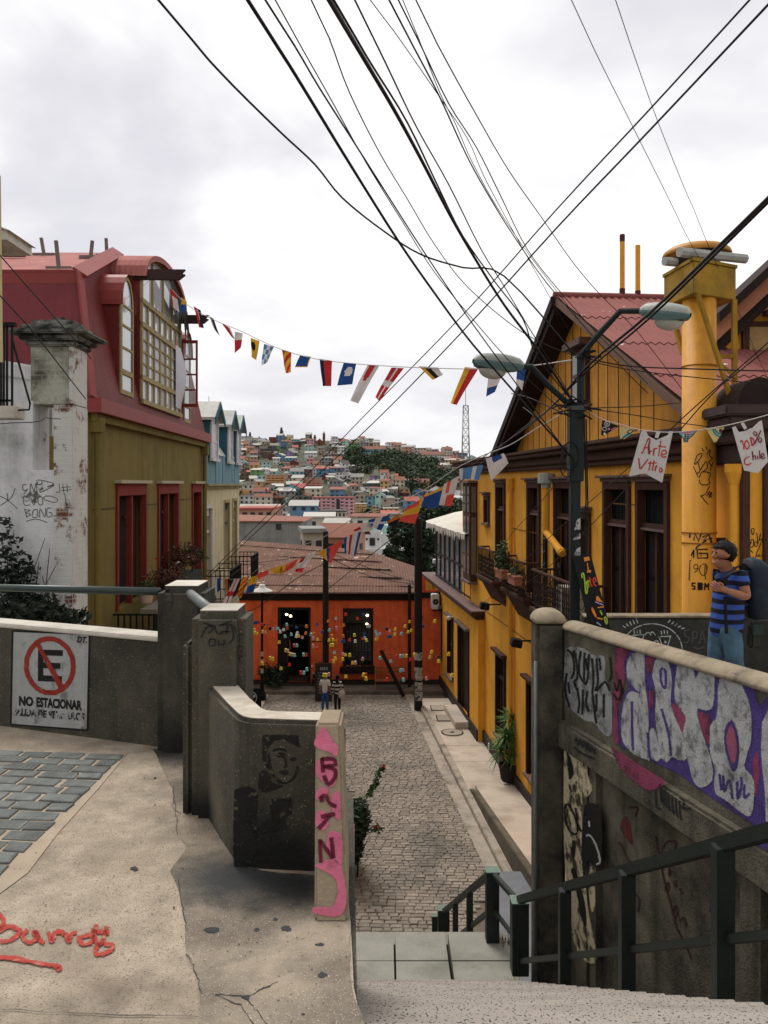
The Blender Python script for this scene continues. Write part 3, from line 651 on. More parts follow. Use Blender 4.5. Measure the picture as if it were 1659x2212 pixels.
tx=[(355,960),(365,940),(378,985),(390,950),(405,1000),(418,960),(435,1020),(440,970),(458,1030),(470,1000),(488,1045),(490,1010)]
stroke(mb,GL,[DG(p)for p in tx],2.4,.005);stroke(mb,GL,[DG(p)for p in((350,1000),(400,1040),(490,1080))],3,.005)
mb.build('black_marking',DK2,gw,fix=False)
GB=Pl(GW0-n*.06,GW1-n*.06,GW0-n*.06+V((0,0,1)))
D8=lambda p:(1128.1+p[0]*.32,1725.4+p[1]*.32)
def gl(name,polys,mat,t,pl):
 mb=MB()
 for q in polys:fill(mb,pl,[D8(p)for p in q],t)
 mb.build(name,mat,gw,fix=False)
gl('bone_mural',[[(285,-420),(330,-400),(430,-300),(440,-160),(470,-60),(400,40),(405,200),(400,330),(420,520),(445,760),(500,1060),(460,1110),(380,1040),(330,880),(300,560),(285,330),(280,60)],[(455,470),(480,480),(490,700),(470,760),(450,600)]],BONE,.004,GB)
gl('mural_black',[[(420,50),(470,30),(510,60),(530,140),(535,420),(500,460),(440,420),(415,520),(405,300),(410,160)],[(300,-320),(330,-260),(345,-180),(320,-130),(310,-220)],[(330,480),(350,470),(380,560),(420,700),(430,860),(400,800),(370,640)],[(340,280),(360,300),(350,400),(335,350)]],BSP,.006,GB)
mb=MB()
stroke(mb,GB,[D8(p)for p in((285,60),(310,40),(350,110),(372,200),(360,240),(320,215),(292,150),(285,60))],3,.008);stroke(mb,GB,[D8(p)for p in((360,60),(375,180),(400,220))],3,.008)
mb.build('mural_lines',BSP,gw,fix=False)
mb=MB();GB2=Pl(GW0,GW1,GW0+V((0,0,1)))
WLINE=M('pale_scratch',S(170,172,172),.1,20,bump=0,spray=1)
stroke(mb,GB,[D8(p)for p in((430,250),(460,250),(500,320),(525,420),(500,445))],2,.009);stroke(mb,GB,[D8(p)for p in((450,150),(455,190))],2,.009)
mb.build('pale_lines',WLINE,gw,fix=False)
GC=Pl(GW0+n*.02,GW1+n*.02,GW0+n*.02+V((0,0,1)))
mb=MB()
for s_ in([(900,250),(930,420),(960,560),(1000,700),(1040,860),(1100,980),(1140,1080)],[(650,290),(690,350),(720,420),(775,430)],[(930,400),(945,340),(980,290),(1040,300),(1000,420),(990,520),(1010,480)],[(960,620),(980,570),(990,590),(975,640)],[(1020,760),(1040,720),(1050,780),(1030,800)],[(1060,830),(1090,800),(1110,860)],[(760,640),(790,680),(780,760)],[(720,60),(780,60),(760,120)],[(1020,560),(1035,590),(1040,550)],[(1060,600),(1085,640)]):
 stroke(mb,GC,[D8(p)for p in s_],2.2,.005)
mb.build('dark_marking',M('dark_wine_scrawl',S(62,34,38),.2,10,bump=0,spray=1),gw,fix=False)
mb=MB()
for s_ in([(1270,760),(1290,640),(1320,560)],[(1290,640),(1360,660)],[(1530,700),(1545,900),(1560,1100)],[(1580,690),(1600,720),(1560,830),(1610,860)],[(1620,760),(1600,930),(1640,900)],[(1480,650),(1520,860),(1560,1000)],[(1540,1030),(1600,990),(1580,1120),(1640,1060)],[(1310,900),(1330,760),(1340,900)]):
 stroke(mb,GC,[D8(p)for p in s_],4,.005)
mb.build('blue_marking',M('dark_blue_scrawl',S(38,46,78),.2,10,bump=0,spray=1),gw,fix=False)
gl('red_smear',[[(660,200),(690,120),(720,160),(740,300),(700,260)]],M('red_smear',S(100,40,42),.3,14,blotch=S(60,54,46),bl=(20,.5,.56),spray=1),.006,GC)
SOFT=0
ZS=-10.3
COB=M('cobble_stone',S(150,140,128),.16,5,island=.2,bump=.5,bsc=40,dirt=S(92,90,86),dsc=.5,damt=.7,speck=S(110,102,96),ssc=60,slo=.66,shi=.72)
JOINT=M('cobble_joint',S(112,102,90),.2,5,bump=.4,bsc=50)
WALKC=M('sidewalk_concrete',S(196,182,166),.1,1.5,dirt=S(130,116,102),dsc=.6,damt=.6,bump=.3,bsc=60,speck=S(150,138,124),ssc=70)
KERB=M('kerb_concrete',S(168,156,142),.14,3,dirt=S(80,76,70),dsc=1.2,damt=.7,bump=.3,bsc=50)
EARTH=M('dark_ground',S(96,88,78),.2,1,bump=.3,bsc=10)
def UF(off):return Fr(off,-.094,1)
mb=MB();mb.poly([(-12,17.9,ZS-.03),(6.9,17.9,ZS-.03),(6.9,52,ZS-.03),(-14,52,ZS-.03)])
tag(mb.build('street_bed',JOINT,fix=False),'sandy joints of the cobbled street','street',kind='structure')
mb=MB();rc=random.Random(3)
y=18.0;row=0
while y<41.0:
 dep=.155+.01*rc.random()
 xl=SL(min(y,20))-.0 if y<20 else-.75-.03*(y-20)-(3.2 if y>27 else 0)-(3.5 if y>33 else 0)
 xr=2.86-.094*(y-20)if y>20 else 1.62+.3*(y-18)
 x=xl-rc.random()*.15
 while x<xr:
  wd=rc.uniform(.17,.34);g=.011
  cz=ZS+.012+rc.uniform(-.008,.008);j=lambda:rc.uniform(-.012,.012)
  q=[V((x+g+j(),y+g+j()-x*.04,0)),V((x+wd-g+j(),y+g+j()-x*.04,0)),V((x+wd-g+j(),y+dep-g+j()-x*.04,0)),V((x+g+j(),y+dep-g+j()-x*.04,0))]
  c_=sum(q,V())/4
  rows=[[V((p.x,p.y,ZS-.035))for p in q],[V((p.x,p.y,cz-.012))for p in q],[c_+(p-c_)*.8+V((0,0,cz))for p in q]]
  mb.grid(rows,True);mb.poly(rows[-1])
  x+=wd
 y+=dep;row+=1
tag(mb.build('cobbled_street',COB,fix=False),'grey brown cobbled street running down to the red house','street',kind='structure')
mb=MB();A=lambda off,y,z:V((off-.094*y,y,z))
def strip(mb,o0,o1,ya,yb,za0,za1,zb=-10.7):
 mb.hexa([A(o0,ya,zb),A(o1,ya,zb),A(o1,yb,zb),A(o0,yb,zb),A(o0,ya,za0),A(o1,ya,za0),A(o1,yb,za1),A(o0,yb,za1)])
strip(mb,4.74,5.12,18,41,ZS+.02,ZS+.02)
tag(mb.build('gutter_strip',KERB),'worn concrete gutter beside the cobbles','gutter',kind='structure')
mb=MB();strip(mb,5.12,5.34,18.0,37.6,ZS+.18,ZS+.22)
tag(mb.build('kerb',KERB,bevel=.02),'long concrete kerb along the pavement of the yellow house','kerb',kind='structure')
mb=MB();yy=18.2;rr=random.Random(5)
while yy<37.8:
 L_=rr.uniform(1.5,2.1);z_=ZS+.17+rr.uniform(-.004,.004);strip(mb,5.345,7.0,yy+.008,yy+L_-.008,z_,z_+.003);yy+=L_
tag(mb.build('pavement',WALKC,bevel=.008),'pale concrete pavement slabs in front of the yellow house','pavement',kind='structure')
mb=MB();strip(mb,5.57,6.95,18.21,27.0,ZS+.62,ZS+.28)
tag(mb.build('raised_walk',WALKC,bevel=.015),'raised concrete walkway with a low rising wall beside the street','pavement',kind='structure')
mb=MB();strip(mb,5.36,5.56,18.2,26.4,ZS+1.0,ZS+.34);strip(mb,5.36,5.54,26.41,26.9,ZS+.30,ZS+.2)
thing(mb,'walk_wall',M('shade_dark_concrete',S(104,96,82),.2,3,dirt=S(58,56,48),dsc=1.2,damt=.8,bump=.4,bsc=40),'low dark wall edging the raised pavement with a broken pointed end','wall',bevel=.02)  # concrete colour darkened to stand in for shade on the street-side face
MET=M('rusty_cover',S(168,156,142),.15,8,bump=.3,bsc=40)
mb=MB();c_=at(977,1585,33.0);c_.z=ZS+.2
for r0,r1,mi in((.0,.09,1),(.1,.40,0),(.41,.46,1)):
 mb.mi=mi;mb.grid([[c_+V((r*math.cos(a),r*math.sin(a),.004))for a in[2*math.pi*k/24 for k in range(24)]]for r in(max(r0,.001),r1)],True)
thing(mb,'manhole_cover',[MET,DK],'round manhole cover set in the pale pavement','manhole',fix=False)
for px,py,Y,lab in((968,1553,35.0,'square metal hatch nearer the round manhole cover'),(954,1527,36.6,'square metal hatch farther along the pavement by the door')):
 mb=MB();c_=at(px,py,Y);c_.z=ZS+.2;mb.mi=1;mb.box(c_.x-.5,c_.x+.5,c_.y-.42,c_.y+.42,c_.z-.02,c_.z+.003);mb.mi=0;mb.box(c_.x-.46,c_.x+.46,c_.y-.38,c_.y+.38,c_.z,c_.z+.008)
 thing(mb,'utility_hatch',[MET,DK],lab,'hatch','hatches in the pavement')
mb=MB();mb.box(-9,3.2,39.6,41.0,ZS-.4,ZS+.17)
tag(mb.build('house_apron',M('dark_apron',S(120,112,100),.15,3,dirt=S(62,58,54),dsc=1,damt=.8,bump=.3),bevel=.03),'dark stone pavement along the front of the red house','pavement',kind='structure')
mb=MB();mb.box(-6.2,-5.85,30,39.5,ZS-.2,ZS+.03);mb.box(-5.82,-5.6,30,39.5,ZS-.2,ZS+.06)
tag(mb.build('left_gutter',KERB),'pale gutter stones at the left edge of the square','gutter',kind='structure')
RED=M('red_plaster',S(234,106,64),.1,1.5,dirt=S(150,58,36),dsc=1.2,damt=.5,bump=.3,bsc=30,streak=S(140,60,40),samt=.35)
RUST=M('rusted_corrugated_iron',S(112,80,65),.22,1.5,dirt=S(84,58,48),dsc=1.1,damt=.8,blotch=S(196,172,150),bl=(1.6,.64,.67),bump=.5,bsc=20,corr=((1,0,0),.16,1.6),speck=S(215,205,195),ssc=5,slo=.70,shi=.72)
DARKW=M('dark_wood',S(34,28,26),.2,6,bump=.2,bsc=30)
VOID=M('dark_interior',S(20,20,20),.3,2,bump=0)
PANE=M('dark_glass',S(26,30,32),.2,3,rough=.12,bump=0,spec=.6)
LAMPG=M('warm_bulb',(1,.7,.35,1),0,bump=0,emit=((1,.72,.36,1),6))
YR=41.0;x0,x1=at(514,0,YR).x,at(930,0,YR).x;ZE=-5.45
house=empty('red_house',((x0+x1)/2,YR,ZS),'single storey red house with black trim and a rusty hipped roof','house')
class FrY:
 """facade facing the camera: s is world x"""
 def __init__(s,y):s.Y=y
 def __call__(s,x,t=0.,z=0.):return V((x,s.Y-t,z))
fr=FrY(YR)
dx0,dx1=at(600,0,YR).x,at(671,0,YR).x;wx0,wx1=at(741,0,YR).x,at(806,0,YR).x
dt,dbm=at(0,1312,YR).z,ZS+.22;wt,wbm=at(0,1314,YR).z,at(0,1440,YR).z
mb=MB();wall_holes(mb,fr,x0-3,x1+.6,ZS-.2,ZE+.1,[(dx0,dx1,dbm,dt),(wx0,wx1,wbm,wt)],.35)
hx=x1+.6
mb.quad((hx,YR,ZS),(hx,YR+9,ZS),(hx,YR+9,ZE),(hx,YR,ZE));mb.quad((x0-3,YR,ZS),(x0-3,YR+9,ZS),(x0-3,YR+9,ZE),(x0-3,YR,ZE))
mb.quad((x0-3,YR+9,ZS),(hx,YR+9,ZS),(hx,YR+9,ZE),(x0-3,YR+9,ZE))
mb.build('wall',RED,house)
mb=MB();zb=ZS+.6;mb.box(x0-3,dx0-.05,YR-.05,YR-.001,ZS,ZS+.42);mb.box(dx1+.05,x1+.6,YR-.05,YR-.001,ZS,ZS+.42);mb.build('plinth',M('dark_plinth',S(58,48,44),.2,4),house)
mb=MB();mb.box(x0-3,x1-.6,YR-.12,YR-.002,ZE-.42,ZE+.02);mb.box(x1-.58,x1+.7,YR-.1,YR-.002,ZE-.3,ZE-.02);mb.build('fascia',DARKW,house,bevel=.02)
rf=MB();eY=YR-.35;xR=at(906,0,YR).x
a,b=(x0-4,eY,ZE+.03),(xR,eY,ZE+.03);c_=at(792,1190,47.5);d_=(x0-4,50,at(516,1163,49).z)
pk=V((c_.x,48,c_.z));e_=V((x0-4,50,at(516,1160,50).z))
rf.poly([a,b,(xR,YR+.6,ZE+.12),tuple(pk),tuple(e_)]);rf.poly([(xR,YR+.6,ZE+.12),(xR+.3,YR+11,ZE+.15),tuple(pk)]);rf.poly([tuple(pk),(xR+.3,YR+11,ZE+.15),(x0-4,YR+12,ZE),tuple(e_)])
roof=rf.build('roof',RUST,house)
mb=MB();mb.prism([(x0-4,eY-.02,ZE-.04),(xR,eY-.02,ZE-.04),(xR,eY-.02,ZE+.02),(x0-4,eY-.02,ZE+.02)],(0,.05,0));mb.build('gutter',M('pale_gutter',S(120,96,84),.2,4),roof)
mb=MB();rr=random.Random(11);nrm=(V(b)-V(a)).cross(e_-V(a)).normalized()
for k in range(5):
 f=.12+k*.19;p0=V(a).lerp(e_,f);p1=V(b).lerp(pk,f);N_=40
 mb.grid([[p0.lerp(p1,i/N_)+nrm*.05*0+V((0,-.02-(.10 if rr.random()<.3 else.04),.03))for i in range(N_+1)],[p0.lerp(p1,i/N_)+V((0,.3,.28*(e_.z-a[2])/(e_.y-a[1])+.028))for i in range(N_+1)]])
mb.build('roof_sheet',RUST,roof,fix=False)
def framed(name,xa,xb,za,zb,bars,parent,inner,mid=None):
 mb=MB();w_=.13
 mb.box(xa,xa+w_,YR-.04,YR+.16,za,zb);mb.box(xb-w_,xb,YR-.04,YR+.16,za,zb);mb.box(xa+w_,xb-w_,YR-.04,YR+.16,zb-w_,zb)
 if mid:mb.box(xa+w_,xb-w_,YR,YR+.14,mid-.05,mid+.05)
 o=mb.build(name,DARKW,parent)
 mb=MB();mb.box(xa,xb,YR+.33,YR+.34,za,zb)if inner=='glass' else mb.box(xa-.4,xb+.4,YR+2.2,YR+2.25,za-.1,zb+.3)
 mb.build('pane' if inner=='glass' else 'interior',PANE if inner=='glass' else VOID,o)
 if bars:
  mb=MB()
  for i in range(bars):x=xa+w_+(xb-xa-2*w_)*(i+1)/(bars+1);mb.box(x-.012,x+.012,YR+.1,YR+.124,za,(mid or zb))
  for z in(za+(zb-za)*f for f in(.2,.45,.7)):mb.box(xa+w_,xb-w_,YR+.09,YR+.1,z,z+.03)
  mb.build('iron_bars',BLK,o)
 return o
door=framed('doorway',dx0,dx1,dbm,dt,0,house,'void',dt-.95)
mb=MB();mb.box(dx0+.1,dx0+.45,YR+.02,YR+.9,dbm,dt-1.0);mb.build('open_door_leaf',DARKW,door)
mb=MB();mb.box(dx0-.3,dx1+.3,YR-.35,YR+.3,ZS+.1,dbm);mb.build('door_step',M('dark_step',S(60,54,50),.2,4),house,bevel=.02)
win=framed('window',wx0,wx1,wbm,wt,7,house,'glass',wt-.9)
mb=MB()
for i in range(4):mb.box(wx0+.15,wx0+.4+i*.02,YR+.3,YR+.305,wbm+.3,wbm+.5)if i==0 else None
mb.box(wx0+.6,wx0+1.05,YR+.30,YR+.31,wbm+.1,wbm+.42);mb.build('menu_card',M('slate_card',S(60,64,62),.3,30),win)
for par,xs in((door,((.42,.5),(.62,.58))),(win,((1.22,.5),(1.2,.95)))):
 for u,dz in xs:
  mb=MB();mb.ell(((dx0 if par is door else wx0)+u,YR+.25,(dt if par is door else wt)-dz+.1),.07,.07,.06,8,5);mb.build('warm_lamp',LAMPG,par,smooth=True)
mb=MB();mb.box(wx0-.15,wx1+.15,YR-.42,YR-.06,wbm-.28,wbm+.02);fb=thing(mb,'flower_box',DARKW,'dark wooden flower box under the barred window of the red house','planter',bevel=.02)
LEAFD=M('dark_leaf',S(44,58,40),.35,3,island=.45,bump=0,rough=.7)
LEAFM=M('mid_leaf',S(66,88,52),.3,3,island=.45,bump=0,rough=.7)
mb=MB();leaves(mb,((wx0+wx1)/2,YR-.25,wbm+.02),(.9,.2,.18),350,.07);tag(mb.build('plants',LEAFD,fb,fix=False))
for px,py,w_,h_,lab in((600,1440,0,0,''),):
 pass
def shrub(px,Y,zb,rx,rz,n,size,lab,mat=LEAFD,cat='shrub',name='shrub',grp=None,flowers=None,ry=None,lg=1.6):
 c_=at(px,1046,Y);c_.z=zb;mb=MB()
 mb.tube([c_,c_+V((.03,0,rz)),c_+V((-.02,.02,rz*1.4))],[.03,.02,.01],6)
 for k in range(5):
  a=k*1.26;mb.tube([c_+V((0,0,rz*.4)),c_+V((math.cos(a)*rx*.6,math.sin(a)*rx*.5,rz*(1.0+.2*(k%3))))],[.015,.006],5)
 o=mb.build(name,M('stem_brown',S(62,50,38),.2,10),fix=False);tag(o,lab,cat,grp,'thing')
 mb=MB()
 for k in range(6):
  q=c_+V((R.uniform(-.5,.5)*rx,R.uniform(-.5,.5)*(ry or rx),rz*R.uniform(.5,1.5)));leaves(mb,q,(rx*.55,(ry or rx)*.55,rz*.5),n//6,size,long=lg)
 mb.build('foliage',mat,o,fix=False)
 if flowers:
  mb=MB()
  for k in range(flowers[0]):leaves(mb,c_+V((R.uniform(-.7,.7)*rx,R.uniform(-.7,.7)*rx,rz*R.uniform(.8,2))),(.05,.05,.05),6,size*.9)
  mb.build('blossoms',flowers[1],o,fix=False)
 return o
FLR=M('red_blossom',S(190,50,40),.2,10,bump=0);FLW=M('pale_blossom',S(210,205,195),.1,10,bump=0)
shrub(587,40.4,ZS+.17,.75,.75,900,.11,'dark leafy shrub left of the red house doorway');shrub(686,40.5,ZS+.17,.42,.65,500,.09,'narrow dark shrub with pale blossoms right of the red house doorway',flowers=(6,FLW))
mb=MB();c_=at(776+16,1353,YR-.3);mb.box(c_.x-.02,c_.x+.2,YR-.4,YR-.14,c_.z-.06,c_.z+.08)
thing(mb,'security_camera',M('white_plastic',S(205,205,200),.05,5,bump=0),'small white camera under the eave of the red house','camera',bevel=.02)
c_=at(566,1500,38.5);c_.z=ZS+.03;lp_=empty('street_lamp',c_,'slender black street lamp with a white dish shade','street lamp')
zt=at(0,1275,38.5).z;mb=MB();mb.lathe(c_,[(.2,0),(.2,.25),(.12,.4),(.09,.9),(.07,1.0),(.055,zt-c_.z-.5),(.09,zt-c_.z-.45),(.1,zt-c_.z-.2),(.07,zt-c_.z-.1)],12);mb.build('pole',BLK,lp_,smooth=False)
for z,m_ in((1.3,'w'),(1.75,'g'),(2.1,'w'),(.7,'g')):
 mb=MB();mb.lathe(c_+V((0,0,z)),[(.069,0),(.069,.22)],12,False);mb.build('sticker',M('worn_sticker',S(170,168,165),.3,25,bump=0),lp_)
mb=MB();mb.lathe((c_.x,c_.y,zt),[(.12,.28),(.14,.2),(.18,.12),(.5,-.02),(.52,-.05),(.1,.0)],20);mb.build('shade',M('white_enamel',S(222,220,212),.04,5,rough=.4,bump=0),lp_,smooth=True)
def aboard(px,Yb,zb,w_,h_,name,lab,fmat,board,art):
 c_=at(px,1046,Yb);c_.z=zb;o=empty(name,c_,lab,'sign board')
 mb=MB()
 for s_ in(-1,1):
  mb.hexa([(c_.x-w_/2,c_.y+s_*.25-.015,zb),(c_.x+w_/2,c_.y+s_*.25-.015,zb),(c_.x+w_/2,c_.y+s_*.25+.015,zb),(c_.x-w_/2,c_.y+s_*.25+.015,zb),(c_.x-w_/2,c_.y+s_*.02-.015,zb+h_),(c_.x+w_/2,c_.y+s_*.02-.015,zb+h_),(c_.x+w_/2,c_.y+s_*.02+.015,zb+h_),(c_.x-w_/2,c_.y+s_*.02+.015,zb+h_)])
 mb.build('frame',fmat,o)
 pl=Pl((c_.x-w_/2,c_.y-.265,zb),(c_.x+w_/2,c_.y-.265,zb),(c_.x,c_.y-.035,zb+h_))
 f=lambda u,v_,t=.006:V((c_.x+(u-.5)*w_,c_.y-.265+.23*v_-t,zb+v_*h_))
 mb=MB();mb.poly([f(.07,.1),f(.93,.1),f(.93,.95),f(.07,.95)]);mb.build('panel',board,o,fix=False)
 art(o,f);return o
def art1(o,f):
 mb=MB();rows=[[f(.5+r*math.cos(a),.66+r*.75*math.sin(a),.010)for r in(.27,.3)]for a in[math.pi*2*k/24 for k in range(25)]];mb.grid(rows)
 for k in range(5):mb.poly([f(.3+k*.08,.62+k*.015,.010),f(.37+k*.08,.62+k*.015,.010),f(.39+k*.08,.70+k*.02,.010),f(.32+k*.08,.69+k*.02,.010)])
 for k in range(7):mb.poly([f(.2+k*.09,.41,.010),f(.26+k*.09,.41,.010),f(.26+k*.09,.435,.010),f(.2+k*.09,.435,.010)])
 mb.build('white_emblem',M('white_print',S(205,205,200),.05,9,bump=0),o,fix=False)
 mb=MB();mb.poly([f(.1,.1,.010),f(.9,.1,.010),f(.9,.36,.010),f(.1,.36,.010)]);mb.build('food_photo',M('food_print',S(120,82,58),.4,14,blotch=S(210,195,175),bl=(9,.5,.56),bump=0),o,fix=False)
aboard(545,36.2,ZS+.03,.75,1.15,'sign_board','black standing sign with a round white emblem and food photos',BLK,BLK,art1)
def art2(o,f):
 mb=MB();rr=random.Random(4)
 def ch(s_,w_=.02):
  for a,b in zip(s_,s_[1:]):
   d=V((b[0]-a[0],b[1]-a[1],0));n_=V((-d.y,d.x,0)).normalized()*w_
   mb.poly([f(a[0]+n_.x,a[1]+n_.y*.6,.01),f(b[0]+n_.x,b[1]+n_.y*.6,.01),f(b[0]-n_.x,b[1]-n_.y*.6,.01),f(a[0]-n_.x,a[1]-n_.y*.6,.01)])
 for x in(.3,.42,.54,.68):ch([(x,.84),(x+.04,.9),(x+.07,.84),(x+.03,.82),(x,.85)])
 for r_ in range(8):
  x=.16
  while x<.8:w_=rr.uniform(.05,.16);ch([(x,.74-r_*.075),(x+w_*.5,.75-r_*.075),(x+w_,.74-r_*.075)],.009);x+=w_+.05
 mb.build('chalk_lettering',M('chalk',S(150,160,160),.2,20,bump=0),o,fix=False)
aboard(699,38.6,ZS+.03,.78,1.75,'menu_board','tall chalk menu board in a brown frame outside the red house',M('brown_frame',S(70,42,36),.2,8),M('slate',S(44,50,50),.2,5,bump=0),art2)
c_=at(838,1492,39.9);c_.z=ZS+.17;WOODL=M('light_wood',S(150,98,62),.2,8,bump=.2,bsc=40)
bn=empty('wooden_bench',c_,'slatted light wood bench against the red house','bench')
for sx in(-.62,.58):
 mb=MB();mb.bar((c_.x+sx,c_.y-.1,c_.z),(c_.x+sx,c_.y+.45,c_.z+1.15),.06,.05,up=(1,0,0));mb.build('leg',WOODL,bn)
 mb=MB();mb.bar((c_.x+sx,c_.y+.4,c_.z),(c_.x+sx,c_.y+.25,c_.z+.6),.06,.05,up=(1,0,0));mb.build('leg',WOODL,bn)
mb=MB()
for k in range(3):mb.box(c_.x-.66,c_.x+.62,c_.y-.05+k*.13,c_.y+.06+k*.13,c_.z+.42,c_.z+.46)
mb.build('seat',WOODL,bn,bevel=.006)
mb=MB()
for z in(.78,.95):mb.box(c_.x-.66,c_.x+.9,c_.y+.33,c_.y+.36,c_.z+z,c_.z+z+.1)
mb.build('backrest',WOODL,bn,bevel=.006)
mb=MB();mb.bar(at(823,1405,39.6),V((at(872,0,38.9).x,38.9,ZS+.1)),.13,.13);thing(mb,'leaning_beam',DARKW,'dark timber beam leaning as a brace beside the bench','beam')
def pole(px0,px1,pt,Y,zb,lab,r1=.9):
 x=at((px0+px1)/2,0,Y).x;r=(px1-px0)/2/FPX*Y;zt=at(0,pt,Y).z
 mb=MB();mb.lathe((x,Y,zb),[(r*1.05,0),(r,(zt-zb)*.5),(r*r1,zt-zb-.05),(r*.5,zt-zb)],12)
 return thing(mb,'utility_pole',POLEM,lab,'utility pole','wooden poles in the square')
POLEM=M('tarred_pole',S(36,33,31),.2,5,bump=.4,bsc=20,streak=S(60,56,52),samt=.4)
pA_=pole(697,710,1147,39.2,ZS,'tarred black pole standing in front of the red house between door and window')
pB_=pole(895,912,1118,36.9,ZS,'thick tarred pole with pasted papers at the pavement corner',.95)
mb=MB();mb.bar(at(672,1386,39.05),at(732,1386,39.05),.05);mb.build('cross_bar',BLK,pA_)
for k,(pt,pb)in enumerate(((1408,1425),(1440,1468),(1472,1490),(1492,1512))):
 z1,z0_=at(0,pt,36.9).z,at(0,pb,36.9).z;x=at(904,0,36.9).x
 mb=MB();mb.lathe((x,36.9,z0_),[(.195,0),(.195,z1-z0_)],12,False);mb.build('pasted_paper',M('torn_paper',S(170,168,165),.2,6,blotch=S(70,70,72),bl=(7,.52,.56),bump=0),pB_)
pole(881,888,1262,40.5,ZS+.17,'thin black post against the red house wall beside the thick pole',1)
CUPC={'y':('yellow',S(222,200,70)),'o':('orange',S(220,120,45)),'r':('red',S(205,60,50)),'b':('blue',S(50,70,130)),'t':('turquoise',S(130,195,195)),'p':('pink',S(205,150,165)),'w':('white',S(215,220,222)),'k':('black',S(30,30,36))}
cups='''215,645,o 233,660,o 213,678,y 268,678,b 280,676,b 303,678,r 318,690,r 336,697,k 337,705,o 265,728,y 267,747,y 282,749,y 217,756,y 323,738,y 340,741,p 370,716,k 390,721,p 418,718,t 427,718,t 440,738,w 463,725,w 487,716,r 474,770,t 432,810,y 485,690,t 515,757,t 551,710,b 553,748,w 548,770,w 566,768,y 589,778,p 618,702,o 610,749,o 647,757,t 663,752,o 535,831,r 552,831,t 478,864,y 492,868,p 507,890,y 521,893,p 538,897,t 600,893,t 617,896,r 373,917,y 389,923,y 320,952,y 445,987,y 502,962,r 580,1015,r 598,1017,t 620,993,t 686,688,b 764,667,o 816,649,t 821,712,p 771,727,t 725,741,b 662,784,p 693,792,y 770,797,y 800,794,y 821,800,o 788,769,o 664,834,p 690,853,r 780,829,y 795,828,y 806,880,t 812,920,y 800,940,y 783,937,r 865,769,o 870,695,o 859,803,b 873,803,b 882,622,r 941,761,y 907,794,r 946,803,w 963,650,r 1003,623,b 1010,752,b 997,785,r 1012,782,t 1024,796,y 865,890,p 881,895,y 910,896,y 862,924,y 930,949,y 949,948,p 996,923,p 884,1042,y 1001,1030,y 1018,1030,r 1020,1056,y 1087,738,t 1112,753,p 1093,760,t 1086,790,y 1102,786,o 1160,718,k 1180,735,p 1172,772,b 1183,770,b 1217,722,y 1214,757,y 1258,752,t 1282,702,y 1315,671,y 1303,740,y 1325,731,y 1117,916,t 1188,938,t 1222,905,r 1253,904,t 1271,904,p 1291,902,y 1347,894,y 1320,927,r 1255,1000,t 1272,998,p 1273,1064,t 1160,1062,r 1395,640,b 1402,700,b 1482,667,y 1460,876,y 1450,911,y 1510,938,y 1575,890,y 1600,1033,y 1430,1055,p 734,1032,y 750,1032,y 765,1027,p'''
proto={};bands={}
for it in cups.split():
 x,y,k=it.split(',');x,y=int(x),int(y)
 px,py=464.5+x*.32,1128.1+y*.32
 Y=38.2-(y-640)/420*3.6
 if px>920:Y=min(Y,33.5+(945-px)*.02)if px>930 else Y
 nm,cc=CUPC[k]
 band=0 if y<712 else 1 if y<765 else 2 if y<812 else 3 if y<872 else 4 if y<912 else 5 if y<970 else 6
 zone=('left of the street lamp' if x<300 else 'between street lamp and doorway' if x<415 else 'in front of the dark doorway' if x<645 else 'between doorway and black pole' if x<725 else 'between black pole and barred window' if x<860 else 'in front of the barred window' if x<1070 else 'above the wooden bench' if x<1290 else 'near the thick papered pole' if x<1440 else 'by the yellow annex wall')
 lev=('on the topmost cord','on a high cord','on a middle cord','on a middle cord','on a lower cord','on a lower cord','on the lowest cord')[band]
 if k not in proto:
  mb=MB();mb.lathe((0,0,0),[(.066,0),(.07,.004),(.05,.125),(.046,.13),(.001,.13)],10,False)
  o=mb.build('paper_cup',M('cup_'+nm,cc,.06,20,rough=.6,bump=0),fix=False,smooth=False);proto[k]=o
 else:
  o=proto[k].copy();col.objects.link(o)
 q=at(px,py,Y);o.location=q-V((0,0,.065));o.rotation_euler=(R.uniform(-.15,.15),R.uniform(-.25,.25),R.uniform(0,6))
 s_=1.0+(y-640)/420*.12;o.scale=(s_,s_,s_)
 tag(o,f'{nm} paper cup hung upside down {lev} {zone}','paper cup','coloured paper cups strung across the square','thing')
 bands.setdefault((band,0),[]).append(q+V((0,0,.07)))
CORD=M('thin_cord',S(52,44,42),.1,10,bump=0)
for n_,(kk,q)in enumerate(sorted(bands.items())):
 q.sort(key=lambda p:p.x);mb=MB();mb.tube(q,.004,4)
 thing(mb,'cup_cord',CORD,('topmost','second highest','third highest','middle','third lowest','second lowest','lowest')[n_]+' thin cord carrying paper cups across the square','cord','cords of the paper cups',fix=False)
WHW=M('peeling_whitewash',S(216,216,216),.08,2,dirt=S(100,104,98),dsc=1.1,damt=.6,dlo=.52,dhi=.72,streak=S(120,120,114),samt=.35,bump=.45,bsc=30,blotch=S(110,112,104),bl=(2.2,.66,.69))
